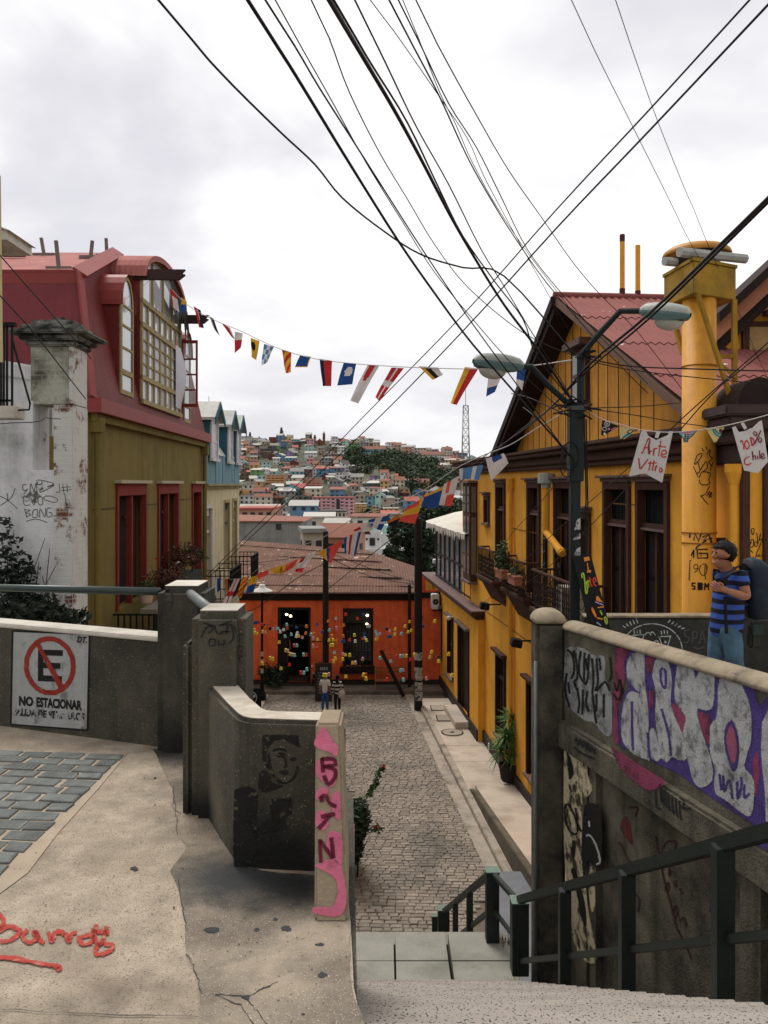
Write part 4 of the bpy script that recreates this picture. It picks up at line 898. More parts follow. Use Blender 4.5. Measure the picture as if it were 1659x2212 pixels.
def brickmat(name,c1,c2,mort,over,lo,hi):
 m=M(name,over,.08,3,bump=.4,bsc=35);nt=m.node_tree;N,L=nt.nodes,nt.links
 b=N['Principled BSDF'];src=b.inputs['Base Color'].links[0].from_socket
 geo=[n for n in N if n.type=='NEW_GEOMETRY'][0]
 sp_=N.new('ShaderNodeSeparateXYZ');L.new(geo.outputs['Position'],sp_.inputs[0])
 ad=N.new('ShaderNodeMath');ad.operation='ADD';L.new(sp_.outputs['X'],ad.inputs[0]);L.new(sp_.outputs['Y'],ad.inputs[1])
 cb=N.new('ShaderNodeCombineXYZ');L.new(ad.outputs[0],cb.inputs[0]);L.new(sp_.outputs['Z'],cb.inputs[1])
 br=N.new('ShaderNodeTexBrick');br.inputs['Scale'].default_value=1;br.inputs['Color1'].default_value=c1;br.inputs['Color2'].default_value=c2;br.inputs['Mortar'].default_value=mort
 br.inputs['Mortar Size'].default_value=.012;br.inputs['Brick Width'].default_value=.27;br.inputs['Row Height'].default_value=.085;L.new(cb.outputs[0],br.inputs['Vector'])
 nz=N.new('ShaderNodeTexNoise');nz.inputs['Scale'].default_value=1.9;nz.inputs['Detail'].default_value=9;nz.inputs['Roughness'].default_value=.75;L.new(geo.outputs['Position'],nz.inputs['Vector'])
 r=N.new('ShaderNodeMapRange');r.inputs[1].default_value=lo;r.inputs[2].default_value=hi;L.new(nz.outputs['Fac'],r.inputs[0])
 mx=N.new('ShaderNodeMix');mx.data_type='RGBA';L.new(r.outputs[0],mx.inputs[0]);L.new(src,mx.inputs[6]);L.new(br.outputs['Color'],mx.inputs[7]);L.new(mx.outputs[2],b.inputs['Base Color'])
 bp=[n for n in N if n.type=='BUMP'][0];sub=N.new('ShaderNodeMath');sub.operation='MULTIPLY_ADD';sub.inputs[1].default_value=-1.2;L.new(br.outputs['Fac'],sub.inputs[0]);L.new(bp.inputs['Height'].links[0].from_socket,sub.inputs[2]);L.new(sub.outputs[0],bp.inputs['Height'])
 return m
BRW=brickmat('whitewashed_brick',S(120,66,52),S(96,54,44),S(150,140,128),S(205,203,198),.53,.60)
BRG=brickmat('sooty_brick',S(110,108,96),S(70,66,58),S(120,116,104),S(176,174,160),.42,.62)
CY0=12.6;xr=at(157,0,CY0).x
cw=empty('chimney_house',(xr-2.4,CY0,-4),'peeling white plaster house wall with a soot capped brick chimney','house')
zt=at(0,866,CY0).z
mb=MB();mb.box(-11,xr-.62,CY0,CY0+.62,-4.5,zt-.001);mb.box(xr-.62,xr-.001,CY0+.002,CY0+.62,-4.5,at(0,1015,CY0).z)
mb.build('wall',WHW,cw)
mb=MB();mb.box(xr-.3,xr+.004,CY0-.003,CY0+.63,-4.5,zt-.06);mb.build('brick_corner',BRW,cw,bevel=.01)
zc1=at(0,748,CY0).z
mb=MB();xl=at(66,0,CY0).x;mb.box(xl,xr-.002,CY0+.01,CY0+.6,at(0,1015,CY0).z if False else zt-.05,zc1);ch_=mb.build('chimney',BRG,cw)
mb=MB();mb.box(xr-.06,xr+.003,CY0+.008,CY0+.602,zt-.05,zc1);mb.build('side_brick',BRW,ch_)
SOOTC=M('sooty_cap',S(128,128,120),.3,6,dirt=S(34,36,34),dsc=3.5,damt=.95,dlo=.42,dhi=.58,bump=.6,bsc=30)
mb=MB();cxm=(xl+xr)/2;hw=(xr-xl)/2
for e,za,zb in((.06,0,.08),(.14,.085,.17),(.26,.172,.235),(.12,.238,.33),(.0,.332,.42),(-.22,.422,.5)):
 mb.box(cxm-hw-e,cxm+hw+e,CY0-e+.01,CY0+.6+e,zc1+za,zc1+zb)
mb.build('chimney_cap',SOOTC,ch_,bevel=.022)
mb=MB();zz=at(0,795,13.4).z;mb.hexa([(-9,13.3,zt-.5),(xl+.05,13.3,zt-.5),(xl+.05,13.5,zt-.5),(-9,13.5,zt-.5),(-9,13.3,zz+.55),(xl+.05,13.3,zz-.02),(xl+.05,13.5,zz-.02),(-9,13.5,zz+.55)])
mb.hexa([(-9,13.22,zz+.3),(xl+.05,13.22,zz-.26),(xl+.05,13.3-.002,zz-.26),(-9,13.298,zz+.3),(-9,13.22,zz+.5),(xl+.05,13.22,zz-.06),(xl+.05,13.298,zz-.06),(-9,13.298,zz+.5)]);mb.build('upper_parapet',WHW,cw)
CP=Pl((0,CY0,0),(1,CY0,0),(0,CY0,1));DC=lambda p:(p[0]*.34,929+p[1]*.34)
mb=MB()
for s_ in([(170,345),(145,350),(150,385),(175,375),(150,405)],[(190,400),(195,340),(215,385),(230,335),(235,400)],[(240,345),(235,320),(265,320),(260,345),(235,345)],[(270,320),(340,340),(300,360),(345,350),(255,395),(270,360)],[(185,430),(150,425),(155,475),(190,475)],[(155,450),(180,450)],[(195,425),(215,475),(230,420)],[(240,430),(245,470),(270,470),(265,425),(240,430)],[(330,420),(290,420),(280,440),(350,460),(365,440),(330,420)],[(155,500),(170,555)],[(155,505),(190,510),(165,525),(195,535),(170,550)],[(210,510),(205,550),(235,550),(235,505),(210,510)],[(250,555),(255,500),(285,550),(290,495)],[(325,495),(300,500),(300,550),(330,545),(325,525),(310,525)],[(165,580),(230,565),(300,588)],[(375,340),(380,390),(355,395)],[(400,345),(405,400)],[(425,345),(430,395)],[(390,365),(450,360)],[(390,385),(455,378)],[(410,400),(430,530)],[(340,548),(390,530)],[(95,370),(70,430),(0,480)],[(0,420),(50,445),(110,500)],[(45,400),(50,450)]):
 stroke(mb,CP,[DC(p)for p in s_],1.5,.004)
mb.build('black_tag',M('marker_grey',S(78,80,78),.1,10,bump=0),cw,fix=False)
mb=MB();stroke(mb,CP,[DC(p)for p in((0,-40),(60,-45),(120,-48),(200,-50),(260,-60),(295,-82),(310,-75),(390,-70))],1.6,.004);mb.build('wall_crack',DK,cw,fix=False)
IVY=M('ivy_leaf',S(46,54,42),.35,4,island=.4,bump=0)
mb=MB();ri=random.Random(8)
for k in range(34):
 px=ri.random()**1.4*150;hgt=225*(1-(px/165))**1.5;py=1360-ri.random()*hgt
 c_=at(px,py,CY0-.25);leaves(mb,c_,(.24,.12,.24),60,.07,ri)
for k in range(14):
 px=ri.uniform(-60,165);c_=at(px,ri.uniform(1320,1372),CY0-.5);leaves(mb,c_,(.32,.25,.18),80,.085,ri)
ivy=thing(mb,'ivy',IVY,'dark ivy climbing the lower left of the white chimney wall','ivy',fix=False)
mb=MB()
for k in range(8):a=at(ri.uniform(0,90),1372,CY0-.3);mb.tube([a,a+V((ri.uniform(-.1,.2),.1,.5)),a+V((ri.uniform(-.1,.3),.18,ri.uniform(.8,1.5)))],[.015,.01,.005],5)
mb.build('stem',M('stem_brown',(0,0,0,1)),ivy,fix=False)
mb=MB();mb.box(-14,-3.3,6.9,17.4,-6,-3.9);tag(mb.build('lower_terrace',EARTH),'dark yard below the sign wall','ground',kind='structure')
b0=at(40,880,11);bc=empty('white_balcony',(b0.x-.5,11,b0.z-.2),'white slab balcony with dark rails at the left edge','balcony')
mb=MB();mb.box(b0.x-1.6,b0.x,10.9,11.2,at(0,905,11).z,at(0,878,11).z);mb.build('slab',CAPC,bc,bevel=.01)
mb=MB()
for px in(2,8,15,26):p=at(px,880,10.97);mb.box(p.x-.012,p.x+.012,10.96,10.985,p.z,at(0,706,11).z)
p=at(26,706,11);mb.box(p.x-1.5,p.x+.06,10.93,11.02,p.z,p.z+.05);q_=at(0,868,11).z;mb.box(p.x-1.5,p.x+.0,10.96,10.98,q_,q_+.03)
q_=[at(27,735,11),at(65,872,11),at(63,885,11),at(40,886,11)];mb.tube(q_,.014,6);mb.build('railing',BLK,bc)
mb=MB();p=at(3,700,10.6);mb.tube([(p.x,10.6,p.z-.5),(p.x-.03,10.6,at(0,380,10.6).z)],.022,8);thing(mb,'thin_mast',M('beige_paint',S(196,180,140),.1,5),'thin beige mast at the far left edge of the view','mast')
p=at(8,505,14);mb=MB();mb.box(p.x-1,p.x+.05,14,15,p.z-.1,p.z+.06);mb.prism([(p.x+.05,13.95,p.z+.06),(p.x+.12,13.95,p.z+.05),(p.x-.3,13.95,p.z+.22),(p.x-.4,13.95,p.z+.22)],(0,1.1,0));thing(mb,'roof_hatch',CAPC,'pale corner of a small roof hut behind the red mansard','roof hut')
FL=Fr(-5.70,-.0283,1)
OLIVE=M('olive_metal',S(124,109,56),.08,1.2,dirt=S(84,78,44),dsc=.7,damt=.55,streak=S(84,76,42),samt=.65,bump=.3,bsc=25,corr=((0,1,0),.075,.8))
MRED=M('red_corrugated',S(108,38,33),.1,2,dirt=S(92,30,30),dsc=1.2,damt=.6,streak=S(150,62,54),samt=.35,bump=.3,bsc=25,corr=((0,1,0),.09,.9),rough=.6)
WINE=M('wine_sheet',S(118,46,52),.1,1.5,dirt=S(98,34,42),dsc=1.0,damt=.6,bump=.35,bsc=12,corr=((1,0,0),.2,.35),rough=.55)
FLASH=M('red_flashing',S(140,62,58),.08,2,dirt=S(140,52,48),damt=.5,streak=S(120,50,46),samt=.3,bump=.15,bsc=15,rough=.55)
PINKR=M('faded_roof_iron',S(170,106,100),.1,2,dirt=S(150,84,80),dsc=1.2,damt=.6,bump=.3,bsc=20,corr=((1,0,0),.14,1.2),blotch=S(205,190,182),bl=(2.0,.68,.7))
OCHW=M('ochre_frame',S(158,144,104),.12,5,bump=.2,bsc=30);SKYG=M('window_glass',S(200,204,212),.06,1,rough=.06,bump=0,spec=1.0)
CURT=M('white_curtain',S(205,206,214),.05,3,bump=.1);REDF=M('red_frame',S(128,50,44),.1,5,bump=.15,bsc=40);WINT=M('wine_shutter',S(66,26,26),.15,3,bump=.1)
oh=empty('mansard_house',(-7,23,-6),'olive house with a red mansard roof and big studio window','house')
YA,YB=16.9,29.15
doors=[(9975/(780-a),9975/(780-b),-2.95 if i==0 else-3.6,.0)for i,(a,b)in enumerate(((250,314),(340,384),(414,433)))]
mb=MB();wall_holes(mb,FL,YA,YB,-10.5,1.7,doors,.3)
for y in(YA,YB):p=FL(y);mb.quad((p.x,y,-10.5),(-16,y,-10.5),(-16,y,1.7),(p.x,y,1.7))
mb.build('wall',OLIVE,oh)
mb=MB();mb.fbox(FL,YA-.05,YB+.12,-.02,.3,1.5,1.8);mb.hexa([(-16,YA-.3,1.5),FL(YA-.05,.3,1.5),FL(YA-.05,-.02,1.5),(-16,YA-.02,1.5),(-16,YA-.3,1.8),FL(YA-.05,.3,1.8),FL(YA-.05,-.02,1.8),(-16,YA-.02,1.8)]);mb.build('fascia',FLASH,oh,bevel=.015)
mb=MB();mb.fbox(FL,YA+.1,YB,.02,.16,1.33,1.49);mb.build('gutter',OLIVE,oh)
E0=FL(YA,.1,1.8);E0f=FL(YB,.1,1.8);E1=FL(17.7,-.45,4.6);RR=FL(21.7,-.82,6.2);RF=FL(26.6,-.82,6.2);E1f=FL(28.6,-.45,4.6);Lx=-16
mb=MB();mb.poly([E0,E0f,E1f,RF,RR,E1]);mr=mb.build('mansard_slope',MRED,oh)
mb=MB();mb.quad((Lx,YA,1.8),E0,E1,(Lx,17.7,4.6));mb.build('end_slope',WINE,oh)
mb=MB();mb.quad((Lx,17.62,4.62),E1+V((.0,-.08,.02)),RR,(Lx,21.7,6.2));mb.quad((Lx,21.7,6.2),RR,RF,(Lx,26.6,6.2));mb.quad(E0f,(Lx,YB,1.8),(Lx,26.6,6.2),RF);mb.build('upper_roof',PINKR,oh)
mb=MB();up=V((.02,-.03,.02))
mb.bar(E0+up,E1+up,.2,.05,up=(1,-.3,0));mb.bar(E1+up,RR+up,.34,.05,up=(.5,0,.8));mb.bar(V((Lx,17.66,4.52)),E1+V((0,-.05,-.08)),.04,.3);mb.build('flashing',FLASH,oh)
for k,(px,pb,pt,Y)in enumerate(((30,543,518,20.3),(95,543,514,21.0),(127,572,520,18.2),(196,548,520,20.2),(231,545,515,21.2))):
 a=at(px,pb+6,Y);b=at(px-(6 if k!=4 else-3)*(1 if k<3 else-.6),pt,Y);mb=MB();mb.bar(a,b,.07,.07);mb.box(a.x-.28,a.x+.28,Y-.05,Y+.05,a.z-.06,a.z+.02);mb.build('roof_post',M('weathered_post',S(120,110,104),.2,6),oh)
mb=MB();a=FL(17.15,.12,-10);mb.tube([(a.x,a.y,-10),(a.x,a.y,1.35)],.065,10);mb.box(a.x-.12,a.x+.12,a.y-.12,a.y+.12,1.1,1.4);mb.build('downpipe',OLIVE,oh,smooth=False)
a=FL(28.95,.12,-10);mb=MB();mb.tube([(a.x,a.y,-10),(a.x,a.y,1.35)],.07,10);mb.box(a.x-.12,a.x+.12,a.y-.12,a.y+.12,1.05,1.4);mb.build('downpipe',OLIVE,oh)
mb=MB()
for y,z in((19,.9),):pass
mb.fbox(FL,YA+.3,doors[0][0]-.05,.002,.012,-.56,-.535);mb.fbox(FL,doors[0][1]+.05,doors[1][0]-.05,.002,.012,-.56,-.535);mb.fbox(FL,doors[1][1]+.05,doors[2][0]-.05,.002,.012,-.5,-.475);mb.build('seam',M('olive_seam',S(78,68,36),.2,8),oh)
stp=[FL(YA+.3,.004,-1.9),FL(18.8,.004,-1.72)]
for i,(a,b,c_,d)in enumerate(doors):
 f=MB();w_=.12 if i<2 else.1
 f.fbox(FL,a-.02,a+w_,-.12,.05,c_,d+.02);f.fbox(FL,b-w_,b+.02,-.12,.05,c_,d+.02);f.fbox(FL,a+w_,b-w_,-.12,.05,d-.28,d+.02)
 m_=(a+b)/2
 if i<2:f.fbox(FL,m_-.06,m_+.06,-.14,.02,c_,d-.281)
 o=f.build('window',REDF,oh,bevel=.01)
 mb=MB();mb.fbox(FL,a-.1,b+.12,.0,.16,d+.021,d+.1);mb.build('lintel',M('pale_lintel',S(176,166,140),.1,5),o)
 mb=MB();mb.fbox(FL,a,b,-.29,-.26,c_,d);mb.build('dark_room',VOID,o)
 mb=MB();q=(b-a)
 mb.fbox(FL,a+q*.17,a+q*.40,-.24,-.2,c_,d-.3);mb.fbox(FL,a+q*.66,a+q*.95,-.24,-.2,c_,d-.3)
 if i<2:mb.build('shutter',WINT,o)
 if i<2:
  mb=MB();mb.fbox(FL,a+q*.05,a+q*.17,-.2,-.18,d-.95,d-.88);mb.fbox(FL,m_+.08,m_+q*.14,-.2,-.18,d-.85,d-.78);mb.build('transom',OCHW,o)
 else:mb.build('shutter',WINT,o)
mb=MB();by0,by1=18.6,23.4
mb.fbox(FL,by0,by1,.0,1.0,-4.1,-3.95);bal=mb.build('balcony',DK,oh)
mb=MB();mb.fbox(FL,by0,by1,.62,1.0,-2.98,-2.88);mb.build('ledge',M('grey_ledge',S(120,112,100),.15,4),bal)
mb=MB()
yy=by0+.05
while yy<by1:mb.fbox(FL,yy,yy+.035,.9,.935,-3.95,-2.98);yy+=.14
xx=.1
while xx<.95:mb.fbox(FL,by0,by0+.03,xx,xx+.035,-3.95,-2.98);xx+=.14
mb.fbox(FL,by0,by0+.05,0,.9,-3.02,-2.98);mb.build('railing',BLK,bal)
mb=MB();mb.fbox(FL,23.2,26.2,.05,.55,-3.05,-2.75);pb=mb.build('planter',DK,oh)
POTC=M('terracotta',S(165,110,90),.12,6,bump=.2)
c_=FL(19.4,.55,-2.88);mb=MB();mb.lathe(c_-V((0,0,.0)),[(.11,0),(.14,.05),(.17,.24),(.185,.25),(.185,.3),(.15,.3)],14);pt=thing(mb,'flower_pot',M('pale_pot',S(196,170,150),.1,6),'pale clay pot with a small plant on the olive house balcony','flower pot',smooth=False)
mb=MB();leaves(mb,c_+V((0,0,.42)),(.16,.16,.16),120,.07);mb.build('plant',LEAFM,pt,fix=False)
DRY=M('dry_leaf',S(92,62,48),.3,5,island=.4,bump=0)
def pxof(p):return CX+p.x/p.y*FPX
shrub(pxof(FL(20.7,.6)),20.7,-2.85,.75,.55,700,.06,'dry reddish plant with one red bloom on the nearer olive house balcony',DRY,'plant','balcony_plant',flowers=(1,FLR))
shrub(pxof(FL(23.6,.4)),23.6,-2.75,.8,.55,800,.06,'dry brown plant with pale flowers in front of the middle red window',DRY,'plant','balcony_plant',flowers=(8,FLW))
shrub(pxof(FL(25.4,.4)),25.4,-2.75,.6,.45,500,.06,'low green plant in the planter before the middle red window',LEAFD,'plant','balcony_plant',flowers=(2,FLR))
def dormer(ya,yb,z0,z1,back,parent,cap=True,sides=True):
 """arched window with its little red dormer"""
 ym=(ya+yb)/2;hw=(yb-ya)/2;arc=[(ym-hw*math.cos(t),z1-hw*.9+hw*1.3*math.sin(t))for t in[math.pi*k/10 for k in range(11)]]
 out=[(ya,z0)]+arc+[(yb,z0)]
 mb=MB();mb.prism([FL(y,.02,z)for y,z in out],FL.n*-back);d_=mb.build('dormer',MRED,parent)
 mb=MB();rows=[]
 for y,z in[(ya-.06,z1-hw*1.1)]+[((y-ym)*1.12+ym,(z-z1)*1.06+z1+.03)for y,z in arc]+[(yb+.06,z1-hw*1.1)]:rows.append([FL(y,.12,z),FL(y,-back-.1,z),])
 mb.grid(rows);mb.build('curved_cap',FLASH,d_,fix=False)
 fw=.11
 inn=[(ya+fw,z0+fw)]+[((y-ym)*.78+ym,(z-z0)*.96+z0+.02)for y,z in arc]+[(yb-fw,z0+fw)]
 mb=MB();rows=[[FL(*(p[0],t,p[1]))for p in(o_,i_)]for o_,i_ in zip(out,inn)for t in(.06,)];rows.append([FL(out[0][0],.06,out[0][1]),FL(inn[0][0],.06,inn[0][1])]);mb.grid(rows)
 for o_,o2 in zip(out,out[1:]):mb.quad(FL(o_[0],.06,o_[1]),FL(o2[0],.06,o2[1]),FL(o2[0],.0,o2[1]),FL(o_[0],.0,o_[1]))
 h=z1-z0
 for f_ in(.2,.42,.62,.8):mb.fbox(FL,ya+fw,yb-fw,.03,.062 if f_!=.2 else.075,z0+h*f_-(.025 if f_!=.2 else.06),z0+h*f_+(.025 if f_!=.2 else.06))
 fr_=mb.build('window_frame',OCHW,d_,fix=False)
 mb=MB();mb.poly([FL(y,.035,z)for y,z in inn]);mb.build('pane',SKYG,fr_,fix=False)
 return d_
dormer(19.05,20.1,2.14,4.8,.75,oh);dormer(25.85,26.85,2.0,4.7,.6,oh)
ya,yb,z0,zt=20.72,25.25,2.07,5.35;ym=(ya+yb)/2;hw=(yb-ya)/2
arc=[(ym-hw*math.cos(t),zt+.85*math.sin(t))for t in[math.pi*k/14 for k in range(15)]]
mb=MB();mb.prism([FL(y,.03,z)for y,z in[(ya,z0)]+arc+[(yb,z0)]],FL.n*-1.0);sd_=mb.build('studio_dormer',MRED,oh)
mb=MB();mb.grid([[FL((y-ym)*1.05+ym,.25,z+.05),FL((y-ym)*1.05+ym,-1.3,z+.05)]for y,z in[(ya-.02,zt-.1)]+arc+[(yb+.02,zt-.1)]]);mb.grid([[FL((y-ym)*1.05+ym,.25,z+.05),FL((y-ym)*1.05+ym,.25,z-.1)]for y,z in arc]);mb.build('curved_cap',PINKR,sd_,fix=False)
mb=MB();f=lambda a_,b_,c_,d_,t=.1:mb.fbox(FL,a_,b_,.04,t,c_,d_)
ypos=lambda px:9975/(780-px)
f(ya,ya+.12,z0,zt+.1);f(yb-.12,yb,z0,zt+.1);f(ya,yb,z0,z0+.12,.14);f(ya,yb,z0+.62,z0+.74,.12);f(ya,yb,4.05,4.17,.12);f(ya,yb,4.66,4.78,.12)
for k in range(1,7):y=ya+(yb-ya)*k/7;f(y-.045,y+.045,z0+.12,z0+.62);f(y-.045,y+.045,4.17,4.66)
for k in range(1,7):
 y=ya+(yb-ya)*k/7;f(y-(.05 if k%2 else.025),y+(.05 if k%2 else.025),z0+.74,4.05)
for k in range(1,4):z=z0+.74+(4.05-z0-.74)*k/4;f(ya+.1,yb-.1,z-.022,z+.022,.085)
for k in(1,2,3):y=ya+(yb-ya)*k/4;zz=zt+.85*math.sqrt(max(0,1-((y-ym)/hw)**2));f(y-.05,y+.05,4.78,zz)
mb.grid([[FL(y,.1,z),FL((y-ym)*.95+ym,.1,z-.1)]for y,z in arc]);fr_=mb.build('window_frame',OCHW,sd_)
mb=MB();mb.poly([FL(y,.05,z)for y,z in[(ya,z0)]+arc+[(yb,z0)]]);mb.build('pane',SKYG,fr_,fix=False)
mb=MB();mb.fbox(FL,ya+.15,ya+.42,.052,.056,z0+.8,4.0);mb.fbox(FL,ya+.75,ya+.95,.052,.056,z0+.8,4.0);mb.fbox(FL,ya+1.5,ya+2.2,.052,.056,z0+.8,4.02);mb.build('curtain',CURT,fr_)
for y,z,L_ in((20.72,5.36,1.2),(25.25,5.14,.95)):
 mb=MB();a=FL(y,-.2,z);b=FL(y,L_,z);mb.prism([a+V((0,-.06,-.13)),b+V((-.16,-.06,-.13)),b+V((0,-.06,.0)),b+V((-.1,-.06,.03)),b+V((0,-.06,.13)),a+V((0,-.06,.13))],(0,.12,0));mb.build('timber_beam',M('weathered_timber',S(62,46,42),.2,5,bump=.3,bsc=20),oh)
mb=MB();TAT=M('tattered_cloth',S(30,32,32),.2,6,bump=0);q=[]
for k in range(12):y=23.0+k*.2;q.append([FL(y,.3,5.9-k*.05),FL(y+.1,.34,4.9-.02*k+(.35 if k%2 else 0)-(.0 if k<8 else.3))])
mb.grid(q);mb.build('tattered_awning',TAT,sd_,fix=False)
hz=25.2;mb=MB();P0=FL(hz,.12,0)
def sash(u0,u1,za,zb,t0=-.02,t1=.02):return[(P0.x+u0,hz+t0,za),(P0.x+u1,hz+t0,za),(P0.x+u1,hz+t1,za),(P0.x+u0,hz+t1,za),(P0.x+u0,hz+t0,zb),(P0.x+u1,hz+t0,zb),(P0.x+u1,hz+t1,zb),(P0.x+u0,hz+t1,zb)]
mb.hexa(sash(0,.06,2.4,4.48));mb.hexa(sash(.44,.5,2.4,4.48));mb.hexa(sash(.061,.439,2.4,2.5));mb.hexa(sash(.061,.439,4.38,4.48))
for k in(1,2,3):z=2.45+k*.48;mb.hexa(sash(.061,.439,z-.025,z+.025))
so_=mb.build('open_sash',REDF,oh);mb=MB();mb.quad(*[V(p)for p in(sash(.06,.44,2.45,4.4)[i]for i in(0,1,5,4))]);mb.build('pane',glass('clear_pane',alpha=.3),so_,fix=False)
mb=MB();q=[]
for i in range(12):
 z=4.2-i*.17;bulge=.28*math.sin(math.pi*min(1,i/10.5));q.append([FL(24.4,.12,z),FL(24.75,.14+bulge*.8,z-.02),FL(25.1,.12+bulge*.5,z)])
mb.grid(q);mb.build('blown_curtain',CURT,so_,smooth=True,fix=False)
CREAM=M('cream_metal',S(204,196,160),.06,1.5,dirt=S(150,140,104),dsc=1,damt=.5,streak=S(140,132,100),samt=.6,bump=.2,bsc=20,corr=((0,1,0),.22,.5))
BLUE=M('faded_blue',S(108,146,164),.12,1.5,dirt=S(126,148,140),dsc=1.1,damt=.8,streak=S(70,116,136),samt=.6,bump=.2,bsc=20)
TEAL=M('teal_shingle',S(46,90,104),.12,3,dirt=S(36,66,78),damt=.6,bump=.3,bsc=30);ZINC=M('zinc_roof',S(176,178,172),.08,2,dirt=S(136,138,130),damt=.6,streak=S(120,122,116),samt=.5,rough=.6,bump=.15)
WHITE=M('white_woodwork',S(206,204,204),.06,6,dirt=S(160,156,150),damt=.4,bump=.1)
bh=empty('blue_house',(-7,33.5,-6),'cream house with a faded blue attic and three gabled dormers','house')
Y0,Y1=29.2,37.9;wins=[(ypos(441),ypos(458),-4.0,-.9),(ypos(484),ypos(495),-3.6,-.78),(ypos(502),ypos(511),-4.0,-.75)]
mb=MB();wall_holes(mb,FL,Y0,Y1,-10.5,-.18,wins,.25);p=FL(Y1);mb.quad((p.x,Y1,-10.5),(-16,Y1,-10.5),(-16,Y1,0),(p.x,Y1,0));mb.build('wall',CREAM,bh)
mb=MB();mb.fbox(FL,Y0,Y1+.1,-.02,.12,-.18,-.08);mb.fbox(FL,Y0,Y1+.16,-.02,.22,-.079,.02);mb.build('cornice',M('mossy_cornice',S(150,146,112),.15,3,dirt=S(96,92,62),damt=.7),bh,bevel=.02)
mb=MB();mb.fbox(FL,Y0,Y1,-.3,.02,.021,1.15);mb.fbox(FL,Y0,Y0+.1,-3,.0,1.2,2.2);mb.build('blue_attic',BLUE,bh)
mb=MB()
for y in(31.6,33.2,35.6,36.3):mb.fbox(FL,y,y+.04,.021,.03,.03,1.15)
mb.build('seam',TEAL,bh)
mb=MB();mb.poly([FL(Y0,.05,1.15),FL(Y1,.05,1.15),FL(Y1,-.75,2.4),FL(Y0,-.75,2.4)]);mb.poly([FL(Y0,-.75,2.4),FL(Y1,-.75,2.4),FL(Y1,-4,3.0),FL(Y0,-4,3.0)]);mb.poly([FL(Y1,.05,1.15),(-16,Y1,1.15),(-16,Y1,3),FL(Y1,-4,3.0),FL(Y1,-.75,2.4)]);mb.build('zinc_roof',ZINC,bh)
for ya,yb in((ypos(449),ypos(465)),(ypos(486.5),ypos(497)),(ypos(506),ypos(514.5))):
 ym=(ya+yb)/2;z0,z1,zp=.95,2.5,3.0
 mb=MB();mb.prism([FL(ya-.1,.08,1.0),FL(yb+.1,.08,1.0),FL(yb+.1,.08,z1),FL(ym,.08,zp),FL(ya-.1,.08,z1)],FL.n*-1.6);d_=mb.build('dormer',TEAL,bh)
 mb=MB()
 for s_ in(-1,1):
  ye=ym+s_*((yb-ya)/2+.32);mb.hexa([FL(ym,.32,zp+.06),FL(ye,.32,z1-.12),FL(ye,-1.7,z1-.12),FL(ym,-1.7,zp+.06),FL(ym,.32,zp+.16),FL(ye,.32,z1-.02),FL(ye,-1.7,z1-.02),FL(ym,-1.7,zp+.16)])
 mb.mi=1
 for s_ in(-1,1):
  ye=ym+s_*((yb-ya)/2+.33);mb.hexa([FL(ym,.325,zp-.1),FL(ye,.325,z1-.3),FL(ye,.36,z1-.3),FL(ym,.36,zp-.1),FL(ym,.325,zp+.15),FL(ye,.325,z1-.03),FL(ye,.36,z1-.03),FL(ym,.36,zp+.15)])
 mb.build('gable_roof',[ZINC,TEAL],d_)
 mb=MB();mb.fbox(FL,ya,ya+.13,.081,.14,z0,z1);mb.fbox(FL,yb-.13,yb,.081,.14,z0,z1);mb.fbox(FL,ya-.06,yb+.06,.081,.2,z0-.08,z0+.02);mb.prism([FL(ya,.081,z1),FL(yb,.081,z1),FL(ym,.081,zp-.12)],FL.n*.06);mb.fbox(FL,ya+.13,yb-.13,.081,.11,z0+.62,z0+.7);w_=mb.build('window',WHITE,d_)
 mb=MB();mb.fbox(FL,ya+.13,yb-.13,.081,.09,z0+.02,z1);mb.build('pane',M('pale_pane',S(186,184,190),.1,4,rough=.3,bump=0,dirt=S(120,118,120),dsc=2.5,damt=.7),w_)
 mb=MB();q=FL(ym,-.8,zp);mb.tube([q,q+V((0,0,.75))],.012,5);mb.build('roof_rod',STEEL,d_)
for i,(a,b,c_,d)in enumerate(wins):
 mb=MB();mb.fbox(FL,a-.1,a+.04,-.05,.03,c_,d+.12);mb.fbox(FL,b-.04,b+.1,-.05,.03,c_,d+.12);mb.fbox(FL,a+.04,b-.04,-.05,.05,d,d+.12);w_=mb.build('window',WHITE if i==0 else OCHW,bh)
 mb=MB();mb.fbox(FL,a,b,-.24,-.2,c_,d);mb.build('pane',M('lilac_shutter',S(150,146,158),.06,2,bump=.1),w_)
 mb=MB();mb.fbox(FL,a+.04,b-.04,-.2,-.1,d-.95,d-.85);mb.fbox(FL,a+.04,b-.04,-.15,-.1,d-.3,d-.0);mb.build('transom',DK if i==1 else WHITE,w_)
for ya,yb,zf in((29.5,32.3,-4.25),(35.2,37.7,-4.25)):
 mb=MB();mb.fbox(FL,ya,yb,.0,.95,zf-.16,zf);b_=mb.build('balcony',M('balcony_slab',S(160,152,130),.15,4),bh)
 mb=MB();yy=ya
 while yy<=yb+.01:mb.fbox(FL,yy,yy+.025,.9,.925,zf,zf+1.1);yy+=.16
 for xx in[.05+.17*k for k in range(6)]:mb.fbox(FL,yb-.02,yb,xx,xx+.025,zf,zf+1.1);mb.fbox(FL,ya,ya+.02,xx,xx+.025,zf,zf+1.1)
 for z in(.05,.88,1.08):mb.fbox(FL,ya,yb,.89,.94,zf+z,zf+z+.035);mb.fbox(FL,yb-.025,yb+.005,0,.94,zf+z,zf+z+.035);mb.fbox(FL,ya-.005,ya+.025,0,.94,zf+z,zf+z+.035)
 mb.build('iron_railing',BLK,b_)
FR_=Fr(6.95,-.094,-1)
